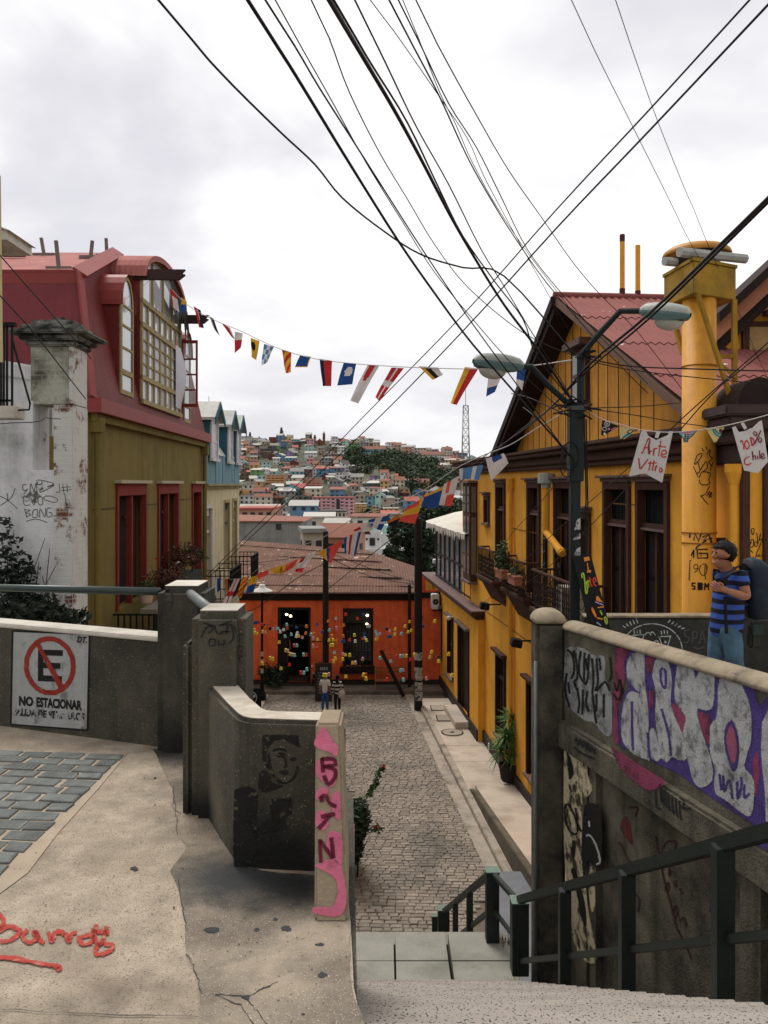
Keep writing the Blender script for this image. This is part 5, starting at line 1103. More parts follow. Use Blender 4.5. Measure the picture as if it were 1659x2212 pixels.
YEL=M('yellow_plaster',S(234,168,56),.07,1.2,dirt=S(196,130,46),dsc=1.4,damt=.5,streak=S(168,114,44),samt=.35,bump=.25,bsc=25)
YELB=M('ochre_boards',S(212,148,58),.08,1.2,dirt=S(150,94,36),dsc=1,damt=.5,streak=S(138,88,40),samt=.4,bump=.25,bsc=25)
BRN=M('brown_woodwork',S(74,48,38),.18,4,bump=.2,bsc=30,dirt=S(56,40,34),dsc=3,damt=.6);BRT=M('weathered_brown_top',S(112,92,88),.15,4,bump=.3,bsc=30)
BRD=M('dark_brown',S(44,32,28),.2,4,bump=.2,bsc=30)
RROOF=M('red_roof_iron',S(142,84,78),.1,2,dirt=S(112,58,54),dsc=1,damt=.6,bump=.3,bsc=20,speck=S(206,196,190),ssc=3.5,slo=.715,shi=.73)
yh=empty('yellow_house',(6,24,ZS),'long yellow house with brown woodwork and a red roofed gable','house')
ZF=-3.4;YN,YL=12.3,36.4
up=[(1073,1092,ZF,0),(1047.5,1058,-1.5,-.5),(1141,1168,ZF,0),(1200,1237,ZF,0),(1254,1277,-2.2,-.75),(1307,1363,ZF,0),(1378,1447,ZF,0)]
lo=[(1027,1042,-8.9,-6.15),(1073,1093,-9.1,-6.15),(1140,1156,-9.1,-6.15)]
wh=lambda a,b,c,d:(FR_.y(b),FR_.y(a),c,d)
holes=[wh(*q)for q in up+lo]
mb=MB();wall_holes(mb,FR_,YN,YL,ZS-.2,.5,holes,.22)
for y in(YL,):p=FR_(y);mb.quad((p.x,y,ZS),(p.x+9,y,ZS),(p.x+9,y,.5),(p.x,y,.5))
mb.build('wall',YEL,yh)
mb=MB();mb.fbox(FR_,YN,YL+.3,-.02,.14,.42,.55);mb.fbox(FR_,YN,YL+.4,-.02,.22,.551,.78);mb.fbox(FR_,YN,YL+.45,-.02,.42,.781,.9);mb.fbox(FR_,YN,YL+.5,-.02,.5,.901,1.0)
mb.build('cornice',BRN,yh,bevel=.025)
mb=MB();mb.quad(FR_(27.8,.45,1.02),FR_(YL+.4,.45,1.02),FR_(YL+.4,-5,1.9),FR_(27.8,-5,1.9));mb.build('low_roof',RROOF,yh)
mb=MB();mb.fbox(FR_,18.3,45,.0,.08,ZS-.1,ZS+.62);mb.build('plinth',M('dark_plinth',(0,0,0,1)),yh)
for i,(a,b,c_,d)in enumerate(holes):
 f=MB();big=(d-c_)>1.6;w_=.13 if big else.1;lower=d<-4
 f.fbox(FR_,a-.02,a+w_,-.1,.07,c_,d+.05);f.fbox(FR_,b-w_,b+.02,-.1,.07,c_,d+.05);f.fbox(FR_,a+w_,b-w_,-.1,.07,d-.12,d+.05)
 if big:f.fbox(FR_,a+w_,b-w_,-.12,-.03,d-.92,d-.80);m_=(a+b)/2;f.fbox(FR_,m_-.04,m_+.04,-.14,-.06,c_,d-.921)
 o=f.build('window',BRN if not lower else BRD,yh,bevel=.012)
 mb=MB()
 if not lower:mb.fbox(FR_,a-.04,b+.04,.0,.12,d+.051,d+.14);mb.fbox(FR_,a-.1,b+.1,.0,.22,d+.141,d+.2)
 else:mb.fbox(FR_,a-.14,b+.14,.0,.22,d+.06,d+.16)
 mb.build('lintel',BRT if not lower else BRN,o,bevel=.012)
 mb=MB();mb.fbox(FR_,a,b,-.21,-.17,c_,d);mb.build('pane',PANE if not(big and not lower)else M('dark_door_wood',S(34,26,24),.25,3,rough=.5,bump=.15),o)
 if big:
  mb=MB()
  if not lower:mb.fbox(FR_,a+w_,b-w_,-.169,-.16,d-.8,d-.13)
  for k in range(5):y=a+w_+(b-a-2*w_)*(k+.5)/5;mb.fbox(FR_,y-.012,y+.012,-.12,-.10,d-.8 if not lower else c_,d-.12)
  mb.build('bars',BLK,o)
  if not lower:
   mb=MB();mb.fbox(FR_,a+w_-.01,b-w_+.01,-.1,.0,d-.95,d-.9);mb.build('transom_ledge',BRT,o)
   mb=MB();mb.fbox(FR_,a+w_+.1,(a+b)/2-.1,-.165,-.15,c_+.3,c_+1.4);mb.fbox(FR_,(a+b)/2+.1,b-w_-.1,-.165,-.15,c_+.3,c_+1.4);mb.fbox(FR_,a+w_+.1,(a+b)/2-.1,-.165,-.155,c_+1.5,d-1.0);mb.fbox(FR_,(a+b)/2+.1,b-w_-.1,-.165,-.155,c_+1.5,d-1.0);mb.build('door_panels',BRD,o)
 if lower and i!=6 or not big:
  mb=MB();mb.fbox(FR_,a-.1,b+.1,.0,.14,c_-.1,c_);mb.build('sill',BRT,o,bevel=.01)
mb=MB();mb.fbox(FR_,19.2,31.8,.002,.012,-4.96,-4.93);mb.fbox(FR_,17.2,18.4,.002,.012,-.45,-.425);mb.fbox(FR_,24.4,27.9,.002,.012,-1.5,-1.48);mb.build('wall_seam',M('ochre_seam',S(120,78,32),.2,8),yh)
a,b=FR_.y(1031),FR_.y(1015)
mb=MB();mb.fbox(FR_,a,b,.0,.3,-4.0,0.05);bw=mb.build('bay_window',BRN,yh);mb=MB();mb.fbox(FR_,a-.1,b+.1,.0,.42,.051,.15);mb.fbox(FR_,a-.1,b+.1,.0,.4,-4.1,-4.0);mb.build('ledge',BRT,bw)
for za,zb in((-3.7,-1.35),(-1.15,-.1)):
 mb=MB();mb.fbox(FR_,a+.15,(a+b)/2-.1,.301,.31,za,zb);mb.fbox(FR_,(a+b)/2+.1,b-.15,.301,.31,za,zb);p=FR_(a,0)
 mb.quad(FR_(a-.004,.05,za),FR_(a-.004,.25,za),FR_(a-.004,.25,zb),FR_(a-.004,.05,zb));mb.build('pane',M('dim_pane',S(90,94,98),.2,2,rough=.1,bump=0,spec=.8),bw)
 mb=MB()
 for k in range(1,3):z=za+(zb-za)*k/3;mb.fbox(FR_,a,b,.305,.325,z-.03,z+.03)
 mb.fbox(FR_,a,a+.14,.3,.33,za,zb);mb.fbox(FR_,(a+b)/2-.1,(a+b)/2+.1,.3,.33,za,zb);mb.build('glazing_bar',BRN,bw)
pkY,lfY,rtY=21.0,27.6,13.2;ZP=4.75
mb=MB();mb.poly([FR_(lfY,-.02,1.0),FR_(pkY,-.02,ZP-.1),FR_(13.9,-.02,1.2),FR_(13.9,-.02,1.0)]);mb.build('gable',YELB,yh,fix=False)
mb=MB();y=16.3
while y<27:
 zt=ZP-.2-(y-pkY)*(ZP-1.0)/(lfY-pkY)if y>pkY else ZP-.2-(pkY-y)*.5
 if zt>1.05:mb.fbox(FR_,y,y+.016,-.03,-.008,1.0,zt)
 y+=.62+.03*math.sin(y*7)
mb.build('board_groove',BRD,yh)
a,b=FR_.y(1273),FR_.y(1241);mb=MB()
mb.fbox(FR_,a,b,-.01,.1,2.05-.0,3.45);g_=mb.build('gable_window',BRN,yh);mb=MB();mb.fbox(FR_,a+.16,b-.16,.1,.105,2.1,3.3);mb.build('pane',PANE,g_)
mb=MB();mb.fbox(FR_,a-.12,b+.12,.0,.3,3.46,3.62);mb.fbox(FR_,a-.05,b+.05,.0,.16,1.9,2.04);mb.fbox(FR_,a+.16,b-.16,.1,.13,2.72,2.8);mb.build('lintel',BRT,g_)
def rooff(y,z,t):return FR_(y,t,z)
mb=MB();sl1=(ZP-.95)/(lfY+.5-pkY)
ridge0,ridge1=FR_(pkY,.62,ZP),FR_(pkY,-9,ZP)
N_=120;rows=[]
def slope_sheet(mb,yA,zA,yB,zB,t0,t1,n_,amp=.022):
 per=.19;k=int((t0-t1)/per*6);ra=[]
 for r_ in range(n_+1):
  f=r_/n_;row=[]
  for i in range(k+1):
   t=t0+(t1-t0)*i/k;row.append(FR_(yA+(yB-yA)*f,t,zA+(zB-zA)*f+amp*math.sin(i*2*math.pi/6)-(.0)))
  ra.append(row)
 mb.grid(ra)
mb=MB()
for k in range(4):
 f0,f1=k/4,(k+1)/4+.012;ya,yb=pkY+(rtY-pkY)*f0,pkY+(rtY-pkY)*f1;za,zb=ZP+(1.0-ZP)*f0,ZP+(1.0-ZP)*f1
 slope_sheet(mb,ya,za+.10+.02,yb,zb+.10+.02*2,.55,-9,3)
mb.build('right_roof',RROOF,yh,fix=False,smooth=True)
mb=MB();slope_sheet(mb,pkY,ZP+.1,lfY+.45,.92,.55,-9,6);mb.build('left_roof',RROOF,yh,fix=False,smooth=True)
mb=MB()
for yA,zA,yB,zB in((pkY,ZP+.05,lfY+.5,.9),(pkY,ZP+.05,rtY,.98)):
 if yB>pkY:
  mb.mi=0
  mb.hexa([FR_(yA,-.02,zA-.42),FR_(yA,.6,zA-.42),FR_(yB,.6,zB-.35),FR_(yB,-.02,zB-.35),FR_(yA,-.02,zA-.0),FR_(yA,.6,zA-.0),FR_(yB,.6,zB-.0),FR_(yB,-.02,zB-.0)])
  mb.hexa([FR_(yA,.601,zA-.2),FR_(yA,.66,zA-.2),FR_(yB,.66,zB-.2),FR_(yB,.601,zB-.2),FR_(yA,.601,zA+.06),FR_(yA,.66,zA+.06),FR_(yB,.66,zB+.06),FR_(yB,.601,zB+.06)])
 else:
  mb.mi=1;mb.hexa([FR_(yA,.3,zA-.17),FR_(yA,.56,zA-.17),FR_(yB,.56,zB-.16),FR_(yB,.3,zB-.16),FR_(yA,.3,zA+.03),FR_(yA,.56,zA+.03),FR_(yB,.56,zB+.03),FR_(yB,.3,zB+.03)])
mb.build('barge_board',[BRD,M('grey_barge',S(110,84,70),.15,5,bump=.3)],yh)
mb=MB();mb.tube([FR_(pkY,.6,ZP+.14),FR_(pkY,-9,ZP+.14)],.09,8);mb.build('ridge_cap',RROOF,yh,smooth=True)
for px,pt,lab in((1344,508,0),(1377,530,1)):
 for t in[k*.02 for k in range(0,200)]:
  p=FR_(pkY,-t,ZP)
  if CX+p.x/p.y*FPX>=px:break
 zt=at(0,pt,p.y).z;h=zt-ZP;mb=MB();mb.mi=0;mb.lathe((p.x,p.y,ZP-.1),[(.075,0),(.075,.1+h*.2)],12);mb.mi=1;mb.lathe((p.x,p.y,ZP+h*.2+.001),[(.065,0),(.065,h*.8-.001)],12)
 if not lab:mb.mi=0;mb.lathe((p.x,p.y,zt-h*.1),[(.068,0),(.07,h*.09),(.062,h*.11)],12)
 mb.build('flue_pipe',[M('maroon_pipe',S(92,40,46),.1,5),YEL],yh)
G2=17.0;gx0,gx1=at(1528,0,G2).x,at(1800,0,G2).x;gz=lambda px:at(0,700-(px-1545)*.93,G2).z
mb=MB();mb.quad((gx0-.0,G2,1.5),(gx1,G2,1.5),(gx1,G2,gz(1800)-.3),(gx0,G2,gz(1528)-.3));g2=mb.build('rear_gable',YEL,yh,fix=False)
mb=MB()
for off,dz0,dz1,dep in((0,-.62,-.3,.25),(1,-.295,.06,.42),(0,.065,.28,.62)):
 mb.mi=off;mb.hexa([(gx0,G2-dep,gz(1528)+dz0),(gx1,G2-dep,gz(1800)+dz0),(gx1,G2+.3,gz(1800)+dz0),(gx0,G2+.3,gz(1528)+dz0),(gx0,G2-dep,gz(1528)+dz1),(gx1,G2-dep,gz(1800)+dz1),(gx1,G2+.3,gz(1800)+dz1),(gx0,G2+.3,gz(1528)+dz1)])
mb.build('rake_board',[BRD,M('pinkish_rake',S(170,116,86),.1,4)],g2)
mb=MB();a,b=at(1603,768,G2-.05),at(1720,695,G2-.05);mb.box(a.x,b.x,G2-.1,G2-.002,a.z,b.z);w2=mb.build('gable_window',BRN,g2);mb=MB();mb.box(a.x+.13,b.x,G2-.11,G2-.101,a.z+.1,b.z-.12);mb.build('pane',M('amber_pane',S(150,120,70),.5,.9,rough=.15,bump=0),w2)
mb=MB();mb.box(a.x+.45,b.x,G2-.4,G2-.003,b.z+.12,b.z+.22);mb.box(a.x+.6,b.x,G2-.3,G2-.003,b.z+.0,b.z+.119);mb.build('lintel',BRT,w2)
def dpipe(px,za,zb,name='downpipe',r=.075,mat=None,t=.1):
 y=FR_.y(px);p=FR_(y,t);mb=MB();mb.tube([(p.x,p.y,zb),(p.x,p.y,za)],r,10)
 for z in(za-1.2,za-3.2,za-5.5):
  if z>zb:mb.tube([(p.x,p.y,z),(p.x,p.y,z+.06)],r*1.2,10)
 return mb,p
mb,p=dpipe(1109,.0,-9.2);mb.lathe((p.x,p.y,-.25),[(.08,0),(.15,.25),(.15,.45)],10);mb.build('downpipe',YEL,yh)
y=FR_.y(1182);mb=MB();mb.fbox(FR_,y-.05,y+.05,.02,.09,-3.7,-.35);mb.fbox(FR_,y+.13,y+.2,.02,.08,-3.7,-.4);cd_=mb.build('cable_conduit',BLK,yh)
mb=MB()
for k in range(9):z=-3.4+k*.36;mb.tube([FR_(y+.3+.1*math.sin(k*2),.06,z),FR_(y+.12,.12,z+.08*math.cos(k)),FR_(y-.12,.1,z+.03)],.012,5)
mb.build('loose_cable',STEEL,cd_)
y=FR_.y(1196);q=[FR_(y,.22,-.1),FR_(y,.22,-1.35),FR_(y-1.3,.16,-1.85)]
mb=MB();mb.tube(q[:2],.10,10);mb.tube(q[1:],.10,10);mb.tube([q[1].lerp(q[2],.85),q[1].lerp(q[2],.95)],.12,10);fl=mb.build('flue',YEL,yh);mb=MB();mb.lathe(q[0],[(.13,0),(.13,.12),(.24,.13),(.24,.4),(.05,.42)],12);mb.build('flue_cap',ZINC,fl)
IRON=M('rusty_iron',S(52,40,36),.2,8,bump=.1)
def balc(ya,yb,zf,dep,lab):
 mb=MB();mb.fbox(FR_,ya,yb,.0,dep,zf-.22,zf-.1);mb.fbox(FR_,ya-.06,yb+.06,.0,dep+.08,zf-.1,zf);mb.prism([FR_(ya+.1,0,zf-.225),FR_(ya+.1,dep*.8,zf-.225),FR_(ya+.1,0,zf-.9)],FR_(yb-.1)-FR_(ya+.1));o=mb.build('balcony',BRN,yh)
 mb=MB()
 def run(P,Q):
  L_=(Q-P).length;n_=max(2,int(L_/.14))
  for k in range(n_+1):p=P.lerp(Q,k/n_);mb.bar(p,p+V((0,0,1.0)),.022)
  d=(Q-P)/n_
  for k in range(n_):
   p=P+d*(k+.5)
   for zc in(.3,.62):mb.tube([p+d*.38*math.cos(t)+V((0,0,zc+.13*math.sin(t)))for t in[2*math.pi*j/8 for j in range(9)]],.010,4,False)
  mb.bar(P+V((0,0,.12)),Q+V((0,0,.12)),.03)
 c0,c1,c2,c3=FR_(ya,.02,zf),FR_(ya,dep,zf),FR_(yb,dep,zf),FR_(yb,.02,zf);run(c0,c1);run(c1,c2);run(c2,c3)
 mb.build('iron_railing',IRON,o)
 mb=MB()
 for p,q in((c0,c1),(c1,c2),(c2,c3)):mb.bar(p+V((0,0,1.03)),q+V((0,0,1.03)),.09,.06)
 mb.build('handrail',BRN,o,bevel=.01);return o
balc(28.3,30.9,ZF,.46,'');balc(24.2,26.9,ZF,.48,'')
b3=balc(18.8,22.6,ZF,.7,'')
mb=MB();c_=FR_(20.3,.38,ZF);mb.box(c_.x-.3,c_.x+.35,c_.y-.35,c_.y+.35,ZF+.001,ZF+.85);thing(mb,'laundry_box',M('pale_tub',S(176,172,162),.1,5),'pale box standing on the nearest balcony of the yellow house','box',bevel=.04)
c_=FR_(22.2,.4,ZF);ch=empty('terrace_chair',c_,'dark wooden chair on the balcony beside the utility pole','chair')
mb=MB();mb.box(c_.x-.25,c_.x+.25,c_.y-.22,c_.y+.22,ZF+.43,ZF+.47);mb.build('seat',BRD,ch)
for sx in(-.22,.22):
 for sy in(-.19,.19):mb=MB();mb.bar((c_.x+sx,c_.y+sy,ZF+.002),(c_.x+sx,c_.y+sy,ZF+.43),.04);mb.build('leg',BRD,ch)
mb=MB();mb.bar((c_.x+.25,c_.y-.2,ZF+.47),(c_.x+.34,c_.y-.2,ZF+1.2),.04);mb.bar((c_.x+.25,c_.y+.2,ZF+.47),(c_.x+.34,c_.y+.2,ZF+1.2),.04);mb.bar((c_.x+.34,c_.y-.22,ZF+1.18),(c_.x+.34,c_.y+.22,ZF+1.18),.05,.12)
for k in range(3):mb.bar((c_.x+.3,c_.y-.1+k*.1,ZF+.5),(c_.x+.33,c_.y-.1+k*.1,ZF+1.15),.02)
mb.build('backrest',BRD,ch)
def potbox(y,lab,nl,up_):
 c_=FR_(y,.63,ZF+.45);mb=MB();mb.fbox(FR_,y-.42,y+.42,.52,.76,ZF+.35,ZF+.62);mb.fbox(FR_,y-.45,y+.45,.515,.78,ZF+.58,ZF+.64);o=thing(mb,'window_box',POTC,lab,'planter','terracotta boxes on the yellow house balconies',bevel=.01)
 mb=MB();leaves(mb,c_+V((0,0,.3+up_)),(.25,.3,.3+up_),nl,.10);mb.build('plant',LEAFM,o,fix=False)
 mb=MB()
 for k in range(4):a=c_+V((0,0,.1));mb.tube([a,a+V((R.uniform(-.2,.2),R.uniform(-.2,.2),.4+up_*1.4))],[.015,.006],5)
 mb.build('stem',M('stem_brown',(0,0,0,1)),o,fix=False)
potbox(26.4,'terracotta box with a tall leafy plant on the middle balcony rail',200,.3);potbox(24.75,'terracotta box with a few trailing leaves near the utility pole',50,.0)
for y,z,lab in((29.0,-4.3,'black floodlight under the farthest yellow balcony'),(24.6,-4.75,'black floodlight under the middle yellow balcony')):
 c_=FR_(y,.02,z);mb=MB();mb.bar(c_,c_+FR_.n*.5,.05);q=c_+FR_.n*.6;mb.hexa([q+V(v_)for v_ in((-.2,-.2,-.14),(.12,-.2,-.2),(.12,.2,-.2),(-.2,.2,-.14),(-.14,-.2,.1),(.16,-.2,.04),(.16,.2,.04),(-.14,.2,.1))]);thing(mb,'floodlight',BLK,lab,'floodlight',bevel=.02)
an=empty('yellow_annex',(3.5,40,ZS),'low yellow annex with a glazed terrace on its roof','annex')
AY0,AY1=31.9,46.0;T_=.25;ZA=-5.03
alo=[wh(945,955,0,0),wh(967,979,0,0),wh(990.5,1013,0,0)]
shift=lambda px:FPX*(6.95-T_)/(px-CX+.094*FPX)
ah=[(shift(955),shift(945.5),-8.7,-6.2),(shift(979),shift(967.5),-9.0,-6.2),(shift(1013),shift(990.5),ZS+.45,-6.1)]
mb=MB();wall_holes(mb,FR_,AY0,AY1,ZS-.2,ZA-.1,ah,.22,T_);mb.quad(FR_(AY0,T_,ZS),FR_(AY0,0,ZS),FR_(AY0,0,ZA-.1),FR_(AY0,T_,ZA-.1));mb.build('wall',YEL,an)
mb=MB();mb.fbox(FR_,AY0-.05,AY1,-.3,T_+.12,ZA-.3,ZA-.12);mb.fbox(FR_,AY0-.15,AY1,-.3,T_+.3,ZA-.119,ZA);mb.mi=1;mb.fbox(FR_,AY0-.15,AY1,-3,T_+.31,ZA+.001,ZA+.05);mb.build('cornice',[BRN,BRT],an,bevel=.01)
mb=MB();mb.fbox(FR_,AY0+.02,AY1,T_+.001,T_+.06,ZS,ZS+.62);mb.build('plinth',M('dark_plinth',(0,0,0,1)),an)
for i,(a,b,c_,d)in enumerate(ah):
 f=MB();f.fbox(FR_,a-.06,a+.1,T_-.12,T_+.05,c_,d);f.fbox(FR_,b-.1,b+.06,T_-.12,T_+.05,c_,d);f.fbox(FR_,a+.1,b-.1,T_-.12,T_+.05,d-.12,d);o=f.build('window' if i<2 else 'door',BRD,an)
 mb=MB();mb.fbox(FR_,a-.15,b+.15,T_,T_+.2,d+.001,d+.1);mb.build('lintel',BRT,o);mb=MB();mb.fbox(FR_,a,b,T_-.2,T_-.16,c_,d);mb.build('pane',PANE if i<2 else BRD,o)
 if i<2:mb=MB();mb.fbox(FR_,a-.1,b+.1,T_,T_+.16,c_-.1,c_);mb.fbox(FR_,a+.1,b-.1,T_-.15,T_-.1,(c_+d)/2-.04,(c_+d)/2+.04);mb.build('sill',BRT,o)
 else:mb=MB();mb.fbox(FR_,a-.1,b+.3,T_,T_+.6,ZS+.1,ZS+.44);mb.build('door_step',WALKC,o,bevel=.02)
p=FR_(AY1-.4,T_+.1);mb=MB();p=FR_(shift(938),T_+.1);mb.tube([(p.x,p.y,ZA-.3),(p.x,p.y,ZS+1.2),(p.x-.5,p.y-.2,ZS+.5)],.07,8);mb.build('downpipe',YEL,an)
for y,t in((30.6,0),(28.2,0),(33.5,T_)):
 mb=MB();mb.fbox(FR_,y,y+.12,t+.062,t+.12,ZS+.25,ZS+.5);mb.build('meter_door',WHITE,an if t else yh)
GY0,GY1=34.6,44.0;gt=-.05;gzz=lambda y:-2.25+(y-GY0)*-.02
gl_=empty('glazed_terrace',FR_(39,-1,ZA+.06),'dark framed glass terrace with a white fabric awning roof','conservatory')
FRM=M('dark_frame',S(48,46,46),.2,6,bump=.1)
mb=MB();ys=[GY0+(GY1-GY0)*k/7 for k in range(8)]
for y in ys:mb.fbox(FR_,y-.05,y+.05,gt-.06,gt+.06,ZA+.05,-2.15)
for z in(ZA+.1,-3.75,-2.2):mb.fbox(FR_,GY0,GY1,gt-.05,gt+.05,z,z+.1)
for t in(-1.5,-3):mb.fbox(FR_,GY1-.05,GY1+.05,t-.05,t+.05,ZA+.05,-2.0)
mb.build('frame',FRM,gl_)
mb=MB()
mb.quad(FR_(GY0,gt,ZA+.1),FR_(GY1,gt,ZA+.1),FR_(GY1,gt,-2.2),FR_(GY0,gt,-2.2));mb.quad(FR_(GY1,gt,ZA+.1),FR_(GY1,-3,ZA+.1),FR_(GY1,-3,-2.2),FR_(GY1,gt,-2.2));mb.build('glass',glass('terrace_glass',(.35,.38,.4,1),.45),gl_,fix=False)
mb=MB();mb.fbox(FR_,GY0,GY1,-3.2,-3.1,ZA+.05,-2.3);mb.build('back_wall',VOID,gl_)
mb=MB();rows=[]
for k in range(15):
 y=GY0-1.2+(GY1+.8-GY0+1.2)*k/14;sag=.1*abs(math.sin(k*math.pi/2*1.0));rows.append([FR_(y,.45,-2.05-sag*.6+R.uniform(-.03,.03)),FR_(y,.3,-1.98-sag),FR_(y,-1.2,-1.55-sag),FR_(y,-3.2,-1.2)])
mb.grid(rows);AWN=M('canvas',S(206,200,188),.06,3,dirt=S(160,152,138),damt=.4,bump=.2,bsc=20);mb.build('awning',AWN,gl_,fix=False)
mb=MB();rr=random.Random(3)
for k in range(26):y=GY0-1+k*.42;mb.quad(FR_(y,.46,-2.07),FR_(y+.3,.46,-2.09),FR_(y+.28,.47,-2.2-rr.random()*.35),FR_(y+.02,.47,-2.18-rr.random()*.2))
mb.build('awning_fringe',AWN,gl_,fix=False)
mb=MB()
for k in range(6):y=GY0+.5+k*1.5;mb.grid([[FR_(y+j*.12,-.2+.04*(j%2),-2.3),FR_(y+j*.12,-.2+.04*(j%2),-4.2)]for j in range(6)])
mb.build('curtain',M('grey_curtain',S(150,150,150),.1,3),gl_,fix=False)
p=at(949,1212,44.5);mb=MB();mb.box(p.x-.35,p.x+.3,44.2,44.8,p.z-.12,p.z+.1);mb.box(p.x-.12,p.x+.1,44.3,44.7,ZA+.05,p.z-.121);thing(mb,'pedestal',WHITE,'white capped post at the far corner of the glazed terrace','post',bevel=.02)
y=shift(951);p=FR_(y,T_+.3,at(0,1297,y).z)
ac=empty('air_conditioner',p-V((0,0,.4)),'white air conditioner box high on the annex wall','air conditioner')
mb=MB();mb.fbox(FR_,y-.45,y+.45,T_+.12,T_+.5,p.z-.38,p.z+.38);mb.build('case',WHITE,ac,bevel=.03);mb=MB();q=FR_(y-.46,T_+.3,p.z);rows=[[FR_(y-.455,T_+.31+r*math.cos(a),p.z+r*math.sin(a))for a in[2*math.pi*k/16 for k in range(16)]]for r in(.02,.15)];mb.grid(rows,True);mb.build('fan_grille',DK,ac,fix=False)
mb=MB();mb.fbox(FR_,y-.4,y-.34,T_,T_+.45,p.z-.46,p.z-.39);mb.fbox(FR_,y+.34,y+.4,T_,T_+.45,p.z-.46,p.z-.39);mb.build('bracket',BLK,ac)
y=shift(984);mb=MB();q=FR_(y,T_,at(0,1332,y).z);mb.tube([q,q+FR_.n*.3],.03,6);mb.ell(q+FR_.n*.32-V((0,0,.06)),.1,.1,.1);thing(mb,'security_camera',WHITE,'white dome camera above the annex door','camera')
CYY=12.6;cx=(at(1475,0,CYY).x+at(1545,0,CYY).x)/2;rad=(at(1545,0,CYY).x-at(1475,0,CYY).x)/2
yc=empty('round_chimney',(cx,CYY,ZF),'tall round ochre chimney with a boxed top and mushroom cap','chimney')
CHM=M('ochre_metal',S(216,152,52),.06,1.5,dirt=S(160,100,36),dsc=1.2,damt=.55,streak=S(140,92,40),samt=.5,bump=.12,bsc=20,rough=.55)
zb=-3.4;zt=at(0,630,CYY).z
mb=MB();mb.lathe((cx,CYY,zb),[(rad*1.03,0),(rad*1.03,1.0),(rad,1.01),(rad,zt-zb)],32);mb.build('shaft',CHM,yc,smooth=False)
for p in yc.children[0].data.polygons:p.use_smooth=len(p.vertices)==4
mb=MB()
for py in(792,1150,1172,1340,1360):z=at(0,py,CYY).z;mb.lathe((cx,CYY,z-.012),[(rad+.002,0),(rad+.014,.003),(rad+.014,.02),(rad+.002,.024)],32,False)
mb.build('seam',M('dark_seam',S(150,98,36),.1,8),yc)
MOSSY=M('mossy_ochre',S(166,128,44),.1,2,dirt=S(92,86,40),dsc=1.6,damt=.7,bump=.25,bsc=30)
z0,z1=at(0,648,CYY).z,at(0,580,CYY).z;bw2=.56;ang=math.radians(26)
ux,uy=V((math.cos(ang),math.sin(ang)*-.0+.22,0)).normalized(),V((-.62,.8,0)).normalized()
cc=V((cx,CYY,0));bx=[at(1498,0,12.15),at(1590,0,12.6),None,at(1434,0,13.15)];bx=[V((p.x,p.y,0))if p else None for p in bx];bx[2]=bx[1]+bx[3]-bx[0]
mb=MB();mb.hexa([p+V((0,0,z0))for p in bx]+[p+V((0,0,z1))for p in bx]);mb.build('box_head',MOSSY,yc,bevel=.01)
mb=MB();ctr=sum(bx,V())/4;q=[ctr+(p-ctr)*1.04 for p in bx];mb.hexa([p+V((0,0,z1+.002))for p in q]+[p+V((0,0,z1+.05))for p in q]);mb.build('box_rim',M('mossy_ochre',(0,0,0,1)),yc)
mb=MB();a,b=bx[0]+V((-.22,-.02,z1+.12)),bx[1]+V((.16,.04,z1+.16));mb.tube([a,b],.075,8);a2=a+(bx[3]-bx[0])*.5;mb.tube([a2,a2+(b-a)*.8],.07,8);mb.build('roof_beam',ZINC,yc)
mb=MB();zm=at(0,577,CYY+.2).z;mc=at(1505,553,CYY+.3);rr_=(at(1576,0,CYY+.35).x-at(1434,0,CYY+.35).x)/2
prof=[(rr_*.98,-.015),(rr_,.01),(rr_*.96,.06),(rr_*.8,.12),(rr_*.55,.16),(rr_*.28,.18),(.01,.185)]
mb.mi=0;mb.lathe((mc.x,mc.y,mc.z),prof,32);mb.mi=1;mb.lathe((mc.x,mc.y,mc.z-.03),[(.02,.12),(rr_*.9,.05),(rr_*.97,.0)],32,False);m_=mb.build('mushroom_cap',[M('cap_ochre',S(186,130,50),.1,2,dirt=S(140,96,40),damt=.6,rough=.5,bump=.1),BRD],yc,smooth=True)
mb=MB();mb.lathe((cx,CYY+.1,z1),[(.3,0),(.3,.3)],16);mb.build('neck',BRD,yc)
mb=MB();mb.bar(bx[0]+V((.06,.0,z0)),at(1592,905,12.3),.07,.05);mb.bar(bx[1]+V((-.03,.0,z0)),at(1587,905,12.55),.07,.07);a=at(1545,770,12.6);mb.bar(a,at(1585,770,12.55),.06,.06);mb.bar(at(1543,775,12.6),at(1590,815,12.5),.05,.05);mb.bar(bx[3]+V((.1,0,z0)),at(1476,765,12.8),.07,.06);mb.build('brace',MOSSY,yc)
def onchim(px,py):
 d=V(((px-CX)/FPX,1,-(py-HY)/FPX));r=rad*1.03+.004
 A_=d.x**2+1;B_=-2*(d.x*cx+CYY);C_=cx*cx+CYY*CYY-r*r;q=B_*B_-4*A_*C_
 return d*((-B_-math.sqrt(max(q,0)))/(2*A_))
class Cyl:
 def ray(s,px,py,t=0.):return onchim(px,py)
CYL=Cyl();DCH=lambda p:(1459.9+p[0]*.16496,1094.9+p[1]*.16496)
DC1=lambda p:(1128.1+p[0]*.32,862.7+p[1]*.32)
mb=MB()
